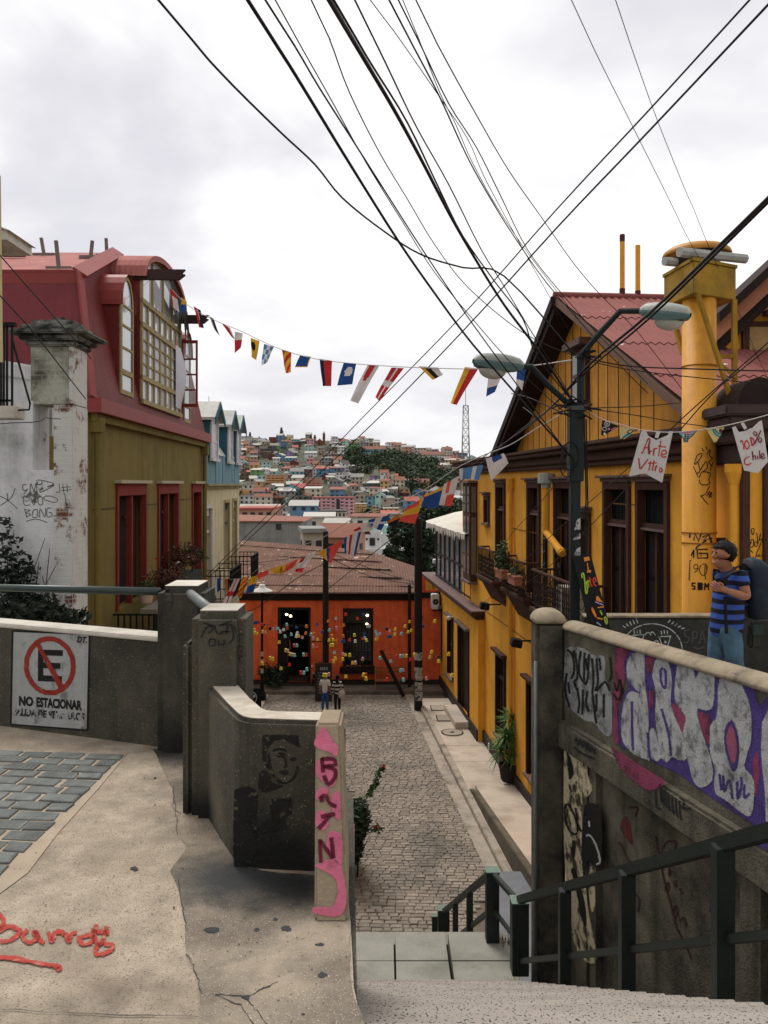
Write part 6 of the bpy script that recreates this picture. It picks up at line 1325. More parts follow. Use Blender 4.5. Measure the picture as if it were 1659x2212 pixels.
for s_ in([(1160,440),(1180,380),(1215,365),(1200,400),(1165,440)],[(1215,330),(1225,350)],[(1240,318),(1248,340)],[(1185,420),(1200,480),(1180,500)],[(1245,370),(1270,340),(1265,380),(1285,400),(1260,420),(1280,450)],[(1200,480),(1240,420),(1250,460),(1215,490)],[(1155,450),(1185,520)],[(1195,530),(1215,490),(1270,500),(1260,540),(1265,570),(1210,575),(1195,540)],[(1265,585),(1235,640),(1205,650)],[(1205,650),(1255,710)],[(1250,630),(1280,660)],[(1262,620),(1284,645)],[(1245,655),(1265,620)],[(1260,665),(1280,625)],[(1290,420),(1270,480)]):
 stroke(mb,CYL,[DC1(p)for p in s_],1.9)
mb.build('black_tag',BLK,yc,fix=False)
mb=MB()
for s_ in([(235,440),(250,345),(300,450),(330,350)],[(185,345),(180,405)],[(350,400),(440,345),(360,440),(480,410)],[(400,440),(280,520),(260,560)],[(460,430),(480,500)],[(430,340),(470,480)]):stroke(mb,CYL,[DCH(p)for p in s_],3.6,curve=False)
mb.build('blue_tag',M('navy_marker',S(34,44,62),.1,10,bump=0),yc,fix=False)
mb=MB()
for s_ in([(200,640),(235,565)],[(235,560),(232,670)],[(280,560),(420,555)],[(280,560),(285,670),(420,670)],[(300,610),(415,608)],[(415,608),(420,670)]):stroke(mb,CYL,[DCH(p)for p in s_],3,curve=False)
def wedge(q):mb.poly([onchim(*DCH(p))for p in q])
for q in([(205,990),(260,990),(258,1008),(222,1010),(222,1028),(258,1030),(256,1085),(205,1082),(206,1066),(238,1066),(238,1046),(204,1044)],[(285,988),(350,992),(350,1090),(285,1090)],[(372,995),(392,995),(405,1030),(418,998),(438,998),(436,1090),(420,1090),(420,1040),(405,1060),(390,1035),(388,1090),(370,1090)]):wedge(q)
mb.build('black_letters',BLK,yc,fix=False)
mb=MB()
for s_ in([(240,860),(290,820),(280,760),(250,755),(235,790),(255,815),(290,800)],[(330,760),(310,820),(340,890),(390,880),(412,800),(390,750),(340,752)],[(385,760),(380,880),(395,950)],[(400,770),(405,850)]):stroke(mb,CYL,[DCH(p)for p in s_],1.7)
for s_ in([(185,700),(480,705)],[(185,700),(172,950)],[(172,955),(490,962)]):stroke(mb,CYL,[DCH(p)for p in s_],1.5,curve=False,jit=.5)
for x,y in((310,596),(315,634),(330,1010),(330,1050)):wedge([(x,y),(x+30,y),(x+30,y+10),(x,y+10)])
mb.build('dark_number',M('worn_marker',S(58,46,30),.2,20,bump=0),yc,fix=False)
by=empty('side_bay',(6,12.2,ZF),'ochre bay with brown trim and dark domed pediment at the right edge','bay')
BY=11.9;X=lambda px,Y=BY:at(px,0,Y).x
mb=MB();mb.box(X(1604),X(1604)+3,BY,13.2,-3.6,.95);mb.build('wall',YEL,by)
mb=MB();mb.box(X(1604)-.03,X(1617),BY-.06,BY+.1,-3.6,.6);mb.box(X(1646),X(1690),BY-.08,BY-.001,-3.6,.6);mb.build('trim',BRN,by,bevel=.01)
mb=MB()
for e,za,zb_ in((.08,.3,.6),(.2,.601,.8),(.34,.801,.98),(.42,.981,1.14)):mb.box(X(1604)-e,X(1604)+3,BY-e,13.3,za,zb_)
mb.build('cornice',M('plum_cornice',S(70,56,54),.15,4,bump=.25,bsc=25),by,bevel=.025)
mb=MB();dc=at(1636,880,BY);mb.prism([V((dc.x+.33*math.cos(a),BY-.1,1.141+.42*math.sin(a)))for a in[math.pi*k/16 for k in range(17)]],(0,.9,0));mb.build('domed_pediment',BRD,by)
mb=MB();p=at(1588,0,12.0);mb.tube([(p.x,12.0,-3.5),(p.x,12.0,.2)],.075,10);mb.lathe((p.x,12.0,.0),[(.08,0),(.15,.18),(.15,.3)],10);mb.build('downpipe',YEL,by)
mb=MB();a=at(1543,1165,12.5);b=at(1582,1165,12.5);mb.bar(a,b,.05,.05);mb.bar(at(1548,1168,12.5),at(1582,1195,12.5),.05,.05);mb.build('pipe_bracket',BRN,by)
PB=Pl((0,BY,0),(1,BY,0),(0,BY,1));mb=MB()
for s_ in([(990,290),(1000,360),(1020,350),(1025,290),(995,285)],[(960,350),(930,400),(960,500),(990,460)],[(990,430),(970,520),(1010,520),(1020,440),(990,430)],[(1060,340),(1080,480)],[(1040,450),(1030,510),(1065,510),(1060,440)],[(1110,350),(1090,440)],[(1090,440),(1130,420),(1125,460)],[(1115,470),(1050,640),(1100,620)],[(970,560),(1010,600)],[(960,610),(990,690),(1020,800),(1015,650)],[(1050,640),(1030,740)],[(1080,650),(1130,640)],[(1090,700),(1060,790),(1090,840),(1130,790),(1120,710),(1080,720)],[(1030,780),(1020,880),(1050,880)],[(985,700),(1000,740),(970,760)]):stroke(mb,PB,[(1459.9+x*.16496,1094.9+y*.16496)for x,y in s_],1.9)
mb.build('black_tag',BLK,by,fix=False)
mb=MB();fz=lambda y:-2.30-.14*(y-7.3)
mb.hexa([(2.6,11.9,-4.4),(9,11.9,-4.4),(9,3.2,-4.4),(3.75,3.2,-4.4),(2.6,11.9,fz(11.9)),(9,11.9,fz(11.9)),(9,3.2,fz(3.2)),(3.75,3.2,fz(3.2))]);tag(mb.build('upper_walk',WALKC),'concrete walk behind the graffiti wall','path',kind='structure')
a,b=at(1262,1345,11.7),at(1560,1330,11.7)
mb=MB();mb.box(a.x,7.5,11.7,11.95,-4,-1.93);bp_=thing(mb,'back_parapet',M('painted_black_wall',S(46,46,44),.25,3,dirt=S(70,70,62),dsc=2,damt=.6,bump=.5,bsc=40),'low dark parapet with a chalky white cartoonish eye drawing','wall',bevel=.03)
mb=MB();mb.box(a.x,7.5,11.69,11.96,-1.929,-1.9);mb.build('coping',M('coping_stone',(0,0,0,1)),bp_,bevel=.015)
PP=Pl((0,11.7,0),(1,11.7,0),(0,11.7,1));DP=lambda p:(1128.1+p[0]*.32,1294+p[1]*.32);mb=MB()
ring=[(875+205*math.cos(t),330+165*math.sin(t))for t in[math.pi*1.95-k*math.pi*.9/14 for k in range(15)]]
ring=[(875+205*math.cos(t),345-178*math.sin(t))for t in[math.pi*k/16 for k in range(17)]]
for s_ in(ring,[(735,245),(825,240)],[(740,250),(765,300),(775,330)],[(822,245),(800,310)],[(915,255),(1005,250)],[(925,260),(955,340)],[(1000,255),(975,340)],[(830,240),(850,225),(870,245)],[(860,235),(880,222),(900,245)],[(820,330),(835,290),(860,285),(875,330)],[(885,330),(890,290),(915,285),(935,335)],[(845,320),(855,305),(865,320)],[(900,320),(905,300),(918,325)]):stroke(mb,PP,[DP(p)for p in s_],2.2,.004)
for x,y in((755,210),(775,205),(795,208),(938,214),(958,210),(978,212)):stroke(mb,PP,[DP((x,y)),DP((x+3,y+25))],2.4,.004,False)
for k in range(5):stroke(mb,PP,[DP((680+k*22,180-k*14)),DP((700+k*20,195-k*8))],2.4,.004,False);stroke(mb,PP,[DP((985+k*22,160+k*10)),DP((1000+k*24,140+k*14))],2.4,.004,False)
for x,y in((775,280),(965,290)):fill(mb,PP,[DP((x+9*math.cos(t),y+9*math.sin(t)))for t in[k*.8 for k in range(8)]],.004)
mb.build('chalk_drawing',M('pale_chalk',S(160,170,168),.2,20,bump=0,blotch=S(80,84,82),bl=(24,.56,.6)),bp_,fix=False)
mb=MB()
for s_ in([(1130,210),(1095,215),(1100,250),(1130,265),(1110,295),(1085,290)],[(1150,300),(1152,220),(1180,230),(1175,260),(1155,265)],[(1195,300),(1215,215),(1235,300)],[(1200,270),(1230,268)],[(1155,325),(1190,335),(1230,320)]):stroke(mb,PP,[DP(p)for p in s_],2.5,.004)
mb.build('grey_tag',M('faint_tag',S(72,78,76),.1,10,bump=0),bp_,fix=False)
PY=11.1;up_=empty('utility_pole',(at(1240,0,PY).x,PY,fz(PY)),'dark green square utility pole carrying two street lamps','utility pole')
PGR=M('pole_green',S(24,36,35),.15,6,rough=.55,bump=.15,dirt=S(24,28,28),dsc=3,damt=.7)
mb=MB();p0,p1_=at(1240,1350,PY),at(1243,870,PY);ht=p1_.z
mb.hexa([(p0.x+sx*.058,PY+sy*.058,fz(PY))for sx,sy in((-1,-1),(1,-1),(1,1),(-1,1))]+[(p1_.x+sx*.068,PY+sy*.068,ht)for sx,sy in((-1,-1),(1,-1),(1,1),(-1,1))]);mb.build('shaft',PGR,up_,bevel=.01)
mb=MB();mb.box(p1_.x-.095,p1_.x+.095,PY-.095,PY+.095,at(0,1040,PY).z,at(0,884,PY).z);mb.box(p1_.x-.1,p1_.x+.1,PY-.1,PY+.1,at(0,1000,PY).z-.02,at(0,985,PY).z);mb.build('sleeve',PGR,up_,bevel=.01)
t2=at(1254,765,PY);mb=MB();mb.tube([(p1_.x+.07,PY,ht-.1),(t2.x,PY,t2.z)],.05,8);mb.build('top_tube',PGR,up_)
mb=MB()
for k in range(5):z=ht-.06-k*.012;mb.lathe((p1_.x,PY,z),[(.142,0),(.142,.006)],12,False)
mb.build('wire_wrap',STEEL,up_)
def arm(pts,nm='arm'):mb=MB();mb.tube(pts,.042,8);return mb.build(nm,PGR,up_)
a1=[at(1236,880,PY),at(1180,828,PY),at(1147,792,PY-.1),at(1126,792,PY-.15)];arm(a1)
a2=[at(1254,768,PY),at(1300,715,PY-.2),at(1340,672,PY-.4),at(1388,672,PY-.5)];arm(a2)
LMP=M('lamp_shell',S(166,170,162),.08,4,dirt=S(120,124,118),damt=.5,rough=.5,bump=.05);LMG=M('lamp_teal',S(92,116,116),.08,4,rough=.45,bump=.05)
def cobra(A,Bp,parent):
 A,Bp=V(A),V(Bp);d=Bp-A;L_=d.length;d.normalize();s_=V((0,0,1)).cross(d).normalized();u=d.cross(s_).normalized()
 wd=[.06,.10,.13,.15,.15,.13,.095,.03];th=[.06,.10,.125,.135,.13,.115,.085,.025];xs=[0,.08,.25,.45,.62,.8,.93,1.0]
 mb=MB();mb.grid([[A+d*L_*x+s_*w_*math.cos(a)+u*h*math.sin(a)for a in[math.pi*k/10 for k in range(11)]]for x,w_,h in zip(xs,wd,th)]);o=mb.build('lamp_head',LMP,parent,smooth=True,fix=False)
 mb=MB();mb.grid([[A+d*L_*x+s_*w_*1.03+u*.004,A+d*L_*x+s_*w_*1.03-u*.025,A+d*L_*x+s_*w_*.82-u*h*.75,A+d*L_*x-s_*w_*.82-u*h*.75,A+d*L_*x-s_*w_*1.03-u*.025,A+d*L_*x-s_*w_*1.03+u*.004]for x,w_,h in zip(xs,wd,th)]);mb.build('lamp_tray',LMG,o,fix=False)
 c_=A+d*L_*.6-u*.09;mb=MB();mb.grid([[c_+d*.2*math.cos(t)*math.sin(f_)+s_*.1*math.sin(t)*math.sin(f_)-u*.13*math.cos(f_)for t in[2*math.pi*k/16 for k in range(16)]]for f_ in[.05+k*.25 for k in range(7)]],True);mb.build('lens',M('frosted_lens',S(170,168,158),.08,8,rough=.15,spec=.7,bump=0),o,smooth=True,fix=False)
cobra(at(1128,791,PY-.15),at(1022,779,PY-.35),up_);cobra(at(1385,672,PY-.5),at(1492,680,PY-.9),up_)
mb=MB()
for px,py0,py1 in((1262,900,1245),(1266,905,1310)):mb.tube([at(px,py0,PY),at(px+4,(py0+py1)/2,PY),at(px-2,py1,PY)],.010,6)
for c_,r in((at(1232,985,PY-.1),.12),(at(1225,1005,PY-.12),.1)):mb.tube([c_+V((r*math.cos(t),0,r*math.sin(t)*1.6))for t in[2*math.pi*k/14 for k in range(15)]],.009,5,False)
mb.build('hanging_cable',BLK,up_)
mb=MB();c_=at(1243,878,PY)
for k in range(18):a=c_+V((R.uniform(-.13,.22),R.uniform(-.14,.05),R.uniform(-.1,.1)));mb.tube([a,a+V((R.uniform(-.15,.15),R.uniform(-.1,.1),R.uniform(-.1,.1))),a+V((R.uniform(-.25,.25),R.uniform(-.1,.1),R.uniform(-.12,.12)))],.012,5)
c_=at(1248,765,PY)
for k in range(7):a=c_+V((R.uniform(-.15,.2),R.uniform(-.1,.02),R.uniform(-.06,.06)));mb.tube([a,a+V((R.uniform(-.1,.25),0,R.uniform(-.04,.04)))],.018,5)
mb.build('cable_lacing',BLK,up_)
for py,h in((1118,28),(1150,16),(1180,22)):
 z0,z1=at(0,py+h,PY).z,at(0,py,PY).z;mb=MB();mb.poly([(p1_.x+.0+R.uniform(-.06,.0),PY-.075,z0),(p1_.x+.05,PY-.075,z0+.02),(p1_.x+.05,PY-.077,z1),(p1_.x-.0,PY-.077,z1-.03)]);mb.build('torn_sticker',M('torn_paper',(0,0,0,1)),up_,fix=False)
SYa=10.95;q=[at(x,y,SYa-dy)for x,y,dy in((1238,1202,0),(1276,1197,0),(1322,1372,.25),(1283,1395,.25))]
q[2]=q[1]+(q[2]-q[1])*1.35;q[3]=q[0]+(q[3]-q[0])*1.3
mb=MB();nrm=(q[1]-q[0]).cross(q[3]-q[0]).normalized();nrm=nrm if nrm.y>0 else-nrm
mb.prism(q,nrm*.03);sg=thing(mb,'art_sign',BLK,'tall black board with bright hand painted letters leaning on the green pole','sign')
SP_=Pl(q[0],q[1],q[2]);DS=lambda p:(1128.1+p[0]*.32,862.7+p[1]*.32)
ORG=M('orange_letter',S(214,130,50),.08,10,bump=0);LIM=M('lime_letter',S(150,176,60),.08,10,bump=0);REDL=M('red_letter',S(190,66,46),.08,10,bump=0);LILA=M('lilac_letter',S(150,146,190),.08,10,bump=0)
def sl(name,mat,polys,strokes=(),w_=3.):
 mb=MB()
 for p in polys:fill(mb,SP_,[DS(x)for x in p],.004,False)
 for p in strokes:stroke(mb,SP_,[DS(x)for x in p],w_,.004)
 mb.build(name,mat,sg,fix=False)
sl('orange_letters',ORG,[[(415,1068),(450,1060),(458,1085),(420,1094)],[(436,1104),(442,1103),(450,1150),(466,1155),(464,1168),(440,1170),(436,1158),(443,1150)],[(498,1335),(510,1325),(545,1372),(500,1360)],[(508,1402),(552,1396),(552,1404),(508,1410)],[(505,1470),(545,1480),(545,1488),(508,1482)]],[[(470,1405),(485,1430),(500,1470),(480,1440),(470,1408)]])
sl('lime_letters',LIM,[],[[(405,1205),(402,1180),(415,1180),(425,1260),(428,1300),(436,1310),(440,1270),(432,1230)],[(440,1220),(450,1270),(446,1230),(456,1222)],[(555,1470),(560,1500),(572,1515),(570,1480),(558,1466)],[(525,1425),(540,1455)],[(535,1570),(550,1580)]])
sl('red_letters',REDL,[],[[(452,1200),(466,1255),(474,1262)],[(455,1218),(468,1214)],[(482,1232),(498,1226),(490,1205),(480,1215),(486,1250),(502,1258)]])
sl('lilac_letters',LILA,[[(492,1362),(548,1384),(548,1392),(494,1372)],[(505,1500),(535,1525),(530,1530),(500,1508)]])
pc=at(1099,1690,27.3);pc.z=ZS+.30
yu=empty('potted_yucca',pc,'tall spiky green yucca in a big dark pot on the pavement','potted plant')
mb=MB();mb.lathe(pc,[(.22,0),(.27,.08),(.33,.45),(.35,.52),(.35,.6),(.3,.6),(.28,.5)],18);mb.build('pot',M('dark_pot',S(46,42,40),.2,6,bump=.4,bsc=15),yu)
TRK=M('yucca_trunk',S(96,80,60),.2,8,bump=.4);LEAFY=M('yucca_leaf',S(92,128,74),.25,3,island=.35,bump=0,rough=.5)
heads=[(.16,.1,2.05,80),(-.1,-.05,1.55,80),(.02,.1,1.25,70),(-.28,-.1,1.05,60),(.2,-.1,1.0,50)]
mb=MB()
for x,y,z,n_ in heads:mb.tube([pc+V((x*.3,y*.3,.5)),pc+V((x,y,z))],[.05,.035],6)
mb.build('stem',TRK,yu);mb=MB()
for x,y,z,n_ in heads:
 h=pc+V((x,y,z))
 for k in range(n_):
  d=V((R.gauss(0,1),R.gauss(0,1),R.gauss(.25,.75))).normalized();L_=R.uniform(.45,.75);s_=d.cross(V((0,0,1))).normalized()*.028
  m1=h+d*L_*.55;e=h+d*L_+V((0,0,-.12*L_));mb.poly([h-s_*.6,m1-s_,e,m1+s_,h+s_*.6])
mb.build('leaf',LEAFY,yu,fix=False)
bs=shrub(772,21.2,ZS+.02,.5,1.05,3600,.07,'dark bush with red flowers behind the stair wall',LEAFD,'shrub','street_bush',ry=1.2,lg=3.2)
mb=MB();a=at(775,1760,21);e=at(828,1655,20.6);mb.tube([a,a.lerp(e,.5)+V((.05,0,.15)),e],[.02,.012,.006],5);b2=at(775,1810,21);e2=at(815,1790,20.6);mb.tube([b2,e2],[.015,.006],5)
for k in range(14):p=a.lerp(e,.4+k*.045);leaves(mb,p,(.1,.1,.06),8,.09)
leaves(mb,e2,(.18,.1,.12),40,.08);mb.build('long_shoot',LEAFM,bs,fix=False)
mb=MB();leaves(mb,e,(.05,.05,.04),7,.06);leaves(mb,e2+V((-.05,0,.05)),(.08,.06,.04),7,.055);mb.build('blossoms',FLR,bs,fix=False)
c_=at(739,1575,25);mb=MB();mb.box(c_.x-.09,c_.x+.1,24.9,25.1,at(0,1660,25).z,c_.z);vs=thing(mb,'wall_sign',BLK,'narrow black upright sign board at the left of the street','sign',bevel=.01)
mb=MB()
for k in range(4):z=at(0,1606+k*7,25).z;mb.box(c_.x-.02,c_.x+.07,24.885,24.899,z-.03,z)
mb.build('lettering',WHITE,vs);mb=MB();mb.tube([(c_.x,25,ZS),(c_.x,25,at(0,1660,25).z)],.03,6);mb.build('post',BLK,vs)
def crest(x):return 980-.25*x if x>-100 else 1005
def hz(x,y):
 if y<52:return-10.6
 if y<80:return-10.6-17.4*(y-52)/28
 if y<200:return-28-4*(y-80)/120
 if y<300:return-32
 px=CX+x/y*FPX
 yc=985 if px<790 else max(760,985-(px-790)*1.05)
 bump=5*mnoise.noise(V((x*.008,y*.008,1.3)))+2.5*mnoise.noise(V((x*.03,y*.03,4.1)))
 f=min(1,(y-300)/150)
 if y<yc:z=-32+.125*(y-300)
 else:z=-32+.125*(yc-300)-(y-yc)*.03
 return z+bump*f
HILL=M('hill_scrub',S(92,88,70),.25,.05,dirt=S(54,62,44),dsc=.03,damt=.9,dlo=.42,dhi=.58,bump=.4,bsc=.5,blotch=S(128,104,76),bl=(.04,.6,.68))
mb=MB()
def band(y0,y1,n,xr,m):
 rows=[]
 for i in range(n+1):
  y=y0+(y1-y0)*i/n;w=xr(y);rows.append([V((-w+2*w*j/m,y,hz(-w+2*w*j/m,y)))for j in range(m+1)])
 mb.grid(rows)
band(-40,52,4,lambda y:120,6);band(52,300,24,lambda y:120+(y-52)*1.5,24);band(300,1500,80,lambda y:492+(y-300)*.6,90)
tag(mb.build('hillside',HILL,fix=False,smooth=True),'far hillside rising behind the roofs, scrub and bare earth','hill',kind='structure')
mb=MB();mb.poly([(-5000,1400,-40),(5000,1400,-40),(5000,5000,-40),(-5000,5000,-40)]);tag(mb.build('distant_ground',HILL,fix=False),'distant ground beyond the hill crest','ground',kind='structure')
def hit(px,py):
 """where the view through a pixel meets the hillside"""
 y=300.;step=3.
 while y<1300:
  x=(px-CX)/FPX*y;z=-(py-HY)/FPX*y
  if z<=hz(x,y):return V((x,y,hz(x,y)))
  y+=step
 return None
mut=lambda c:tuple(q*.74+.26*(c[0]*.3+c[1]*.6+c[2]*.1)for q in c[:3])+(1,)
WC={n:M('house_'+n,mut(c),.08,.2,dirt=tuple(q*.7 for q in c[:3])+(1,),dsc=.25,damt=.4,bump=0)for n,c in{'white':S(214,212,208),'cream':S(206,194,168),'grey':S(142,140,136),'dark_grey':S(88,86,84),'pink':S(222,156,164),'salmon':S(206,140,112),'orange':S(216,150,84),'yellow':S(208,170,84),'mint':S(160,204,192),'turquoise':S(104,176,196),'blue':S(92,138,176),'green':S(104,158,84),'purple':S(164,130,174),'maroon':S(122,56,54),'brown':S(124,96,78),'beige':S(178,160,138)}.items()}
RFC={n:M('roof_'+n,c,.12,.3,dirt=tuple(q*.6 for q in c[:3])+(1,),dsc=.3,damt=.5,bump=0)for n,c in{'pale':S(190,186,178),'grey':S(140,138,134),'rust':S(138,92,76),'dark':S(84,78,76),'red':S(170,96,84)}.items()}
WIN=M('far_window',S(52,54,58),.2,1,rough=.3,bump=0);WINP=M('far_window_pale',S(120,122,124),.2,1,rough=.3,bump=0)
rh=random.Random(21);HG='small houses covering the far hillside'
def box_house(c,w,d,h,rot,wall,roofc,rtype,storeys,label,name='hillside_house',group=HG,cat='house',balc=False,base=6,wall2=None,ncol=None):
 ca,sa=math.cos(rot),math.sin(rot)
 L=lambda x,y,z:V((c.x+x*ca-y*sa,c.y+x*sa+y*ca,c.z+z))
 mb=MB();hb=lambda x0,x1,y0,y1,z0,z1:mb.hexa([L(x0,y0,z0),L(x1,y0,z0),L(x1,y1,z0),L(x0,y1,z0),L(x0,y0,z1),L(x1,y0,z1),L(x1,y1,z1),L(x0,y1,z1)])
 mb.mi=0;hb(-w/2,w/2,0,d,-base,h)
 if wall2:mb.mi=3;hb(-w/2-.03,w/2+.03,-.03,d,-base,h*.5)
 mb.mi=1;o=.45
 if rtype=='flat':hb(-w/2-o*.4,w/2+o*.4,-o,d+o,h,h+.35)
 elif rtype=='shed':
  mb.hexa([L(-w/2-o,-o,h),L(w/2+o,-o,h),L(w/2+o,d+o,h+d*.16),L(-w/2-o,d+o,h+d*.16),L(-w/2-o,-o,h+.25),L(w/2+o,-o,h+.25),L(w/2+o,d+o,h+d*.16+.25),L(-w/2-o,d+o,h+d*.16+.25)])
 elif rtype=='gable':
  p=h+d*.28;mb.poly([L(-w/2-o,-o,h-.1),L(w/2+o,-o,h-.1),L(w/2+o,d/2,p),L(-w/2-o,d/2,p)]);mb.poly([L(-w/2-o,d+o,h-.1),L(w/2+o,d+o,h-.1),L(w/2+o,d/2,p),L(-w/2-o,d/2,p)])
  mb.mi=0;mb.poly([L(-w/2,0,h),L(-w/2,d,h),L(-w/2,d/2,p-.1)]);mb.poly([L(w/2,0,h),L(w/2,d,h),L(w/2,d/2,p-.1)])
 else:
  p=h+w*.26;mb.poly([L(-w/2-o,-o,h-.15),L(0,-o,p),L(0,d+o,p),L(-w/2-o,d+o,h-.15)]);mb.poly([L(w/2+o,-o,h-.15),L(0,-o,p),L(0,d+o,p),L(w/2+o,d+o,h-.15)])
  mb.mi=0;mb.poly([L(-w/2,0,h),L(w/2,0,h),L(0,0,p-.1)])
 mb.mi=2;sh=h/storeys;nc=ncol or max(2,int(w/2.6))
 for s_ in range(storeys):
  for k in range(nc):
   if rh.random()<.1 and not ncol:continue
   x=-w/2+w*(k+.5)/nc;z0=s_*sh+sh*.32;ww=min(.62,w/nc*.28)
   hb(x-ww,x+ww,-.07,-.02,z0,z0+sh*.45)
  for k in range(max(1,int(d/3))):
   y=d*(k+.5)/max(1,int(d/3));z0=s_*sh+sh*.32
   for sx in(-1,1):hb(sx*w/2+(-.07 if sx<0 else.02),sx*w/2+(-.02 if sx<0 else.07),y-.5,y+.5,z0,z0+sh*.42)
 if balc:
  mb.mi=0
  for s_ in range(storeys):hb(-w/2-.2,w/2+.2,-1.1,-.08,s_*sh-.12,s_*sh+.75)
 o_=mb.build(name,[wall,roofc,WIN if not isinstance(balc,str)else WINP,wall2 or wall],fix=False)
 return tag(o_,label,cat,group,'thing')
def pxh(x0,x1,yt,yb,Y=None,**k):
 X0,X1,T,B=464.5+x0*.32,464.5+x1*.32,895.9+yt*.32,895.9+yb*.32
 g=hit((X0+X1)/2,B)
 Y_=Y or(g.y if g else 300)
 a,b=at(X0,B,Y_),at(X1,T,Y_)
 c=V(((a.x+b.x)/2,Y_,a.z));return c,b.x-a.x,b.z-a.z,((X0+X1)/2,B,(X1-X0),(B-T))
taken=[]
def lm(rect,d,wall,roof,rt,st,label,**k):
 c,w,h,q=pxh(*rect,Y=k.pop('Y',None));taken.append((q[0],q[1]-q[3]/2,q[2]*.5,q[3]*.5));return box_house(c,w,d,h,k.pop('rot',0),WC[wall],RFC[roof],rt,st,label,**k)
AB=dict(name='apartment_block',group=None,cat='apartment block')
pt=lm((657,937,560,742),14,'pink','red','flat',8,'big pink apartment block in the middle of the hillside',ncol=9,balc=False,base=8,**AB)
c,w,h,q=pxh(657,937,560,742);mb=MB()
for s_ in range(8):
 for k in(0,2,3,6):x=c.x-w/2+w*(k+.5)/9;mb.box(x-w/22,x+w/22,c.y-.9,c.y-.08,c.z+h*s_/8+.1,c.z+h*s_/8+h/20)
mb.mi=1;mb.box(c.x+w*.08,c.x+w*.16,c.y-.5,c.y-.09,c.z,c.z+h*.92);mb.build('balcony_band',[M('pale_pink',S(226,176,184),.05,1,bump=0),WIN],pt)
lm((345,467,407,490),10,'orange','pale','flat',5,'orange terraced apartment block left on the hillside',balc=True,wall2=WC['cream'],**AB)
lm((615,713,428,502),10,'salmon','pale','flat',5,'salmon and cream banded apartment block above the pink block',balc=True,**AB)
lm((903,975,194,266),12,'green','grey','flat',5,'tall plain green block on the crest',ncol=4,**AB)
lm((605,683,258,306),10,'white','pale','shed',3,'bright white three storey house under the church',group=None)
lm((775,875,507,558),10,'blue','rust','shed',2,'bright blue house beside the ochre cliff above the pink block',group=None)
lm((158,245,147,182),12,'white','grey','flat',3,'long white modern building at the top left of the hill',group=None,ncol=8)
lm((293,375,320,366),9,'mint','pale','flat',2,'large mint house on the left of the hill',group=None)
lm((473,545,292,326),9,'turquoise','pale','shed',2,'bright turquoise house in the upper middle of the hill',group=None)
lm((1043,1100,412,456),9,'purple','grey','flat',2,'lilac house in the right middle of the hill',group=None)
lm((1330,1445,460,512),10,'yellow','rust','gable',2,'broad yellow house below the wooded ravine',group=None)
lm((1245,1312,500,552),9,'orange','grey','flat',2,'orange house with a dark red lower floor right of the middle',group=None,wall2=WC['maroon'])
lm((945,1022,603,672),10,'yellow','pale','flat',4,'yellow flats with pale roof right beside the pink block',balc=True,**AB)
lm((1062,1108,622,670),9,'yellow','grey','flat',3,'smaller yellow flats right of the palm',**AB)
lm((1135,1240,634,676),10,'yellow','pale','flat',2,'low yellow building with a white roof near the string of flags',group=None)
lm((165,262,548,606),9,'white','grey','flat',2,'white house with blue trim beside the cream house',group=None)
lm((160,255,470,540),10,'cream','pale','flat',2,'cream house with an orange end wall at the hill foot',group=None,wall2=WC['orange'])
lm((505,690,612,662),6,'blue','pale','gable',1,'long blue shed with a pale roof at the hill foot',group=None,Y=260)
lm((700,882,655,745),14,'cream','dark','flat',2,'cream hall with a row of tall windows before the pink block',group=None,Y=240,ncol=7)
lm((120,390,640,720),14,'salmon','red','flat',1,'low salmon building with a red roof edge behind the cream house',group=None,Y=150,ncol=5)
lm((1210,1260,570,610),9,'white','pale','flat',2,'white house with dark windows above the tree tops',group=None)
lm((985,1150,232,262),11,'turquoise','rust','gable',1,'long turquoise roofed hall on the right crest',group=None,ncol=8)
lm((1345,1425,226,278),11,'cream','beige' if False else 'grey','flat',3,'stepped cream mansion on the right crest',group=None)
lm((1395,1540,268,300),11,'white','rust','gable',2,'long white hall with a rust roof over the wooded slope',group=None,ncol=12)
lm((665,705,330,352),9,'yellow','rust','gable',1,'small yellow house beside the black cables',group=None)
lm((795,855,300,356),9,'cream','rust','gable',2,'cream house with a dark red ground floor in the middle of the hill',group=None,wall2=WC['maroon'])
lm((920,1000,420,470),9,'beige','grey','gable',2,'beige house with balconies over a dark gully',group=None)
lm((1130,1240,338,370),9,'orange','rust','shed',1,'flat orange house under the wooded ravine',group=None)
lm((590,640,340,372),9,'mint','pale','flat',2,'pale mint house left of the black cables',group=None)
c,w,h,q=pxh(685,750,160,210);taken.append((q[0],q[1]-8,14,14));ch=empty('brick_church',c,'dark brick church with a spiky tower on the crest','church')
BRKF=M('far_brick',S(122,84,70),.15,.3,bump=0);mb=MB();n_=w*.62
mb.prism([(c.x-w/2,c.y,c.z-6),(c.x-w/2+n_,c.y,c.z-6),(c.x-w/2+n_,c.y,c.z+h*.6),(c.x-w/2+n_/2,c.y,c.z+h),(c.x-w/2,c.y,c.z+h*.6)],(0,26,0));mb.build('nave',BRKF,ch)
mb=MB();tx=c.x+w*.27;ht=(210-112)*.32/FPX*c.y;tw=w*.13;mb.box(tx-tw,tx+tw,c.y-1,c.y-1+2*tw,c.z-6,c.z+ht*.78)
for sx in(-1,1):
 for sy in(0,1):mb.lathe((tx+sx*tw*.8,c.y-1+tw*.2+sy*tw*1.6,c.z+ht*.78),[(tw*.22,0),(tw*.16,ht*.1),(.02,ht*.17)],6)
mb.lathe((tx,c.y-1+tw,c.z+ht*.78),[(tw*.7,0),(tw*.5,ht*.06),(.03,ht*.26)],8);mb.build('tower',BRKF,ch)
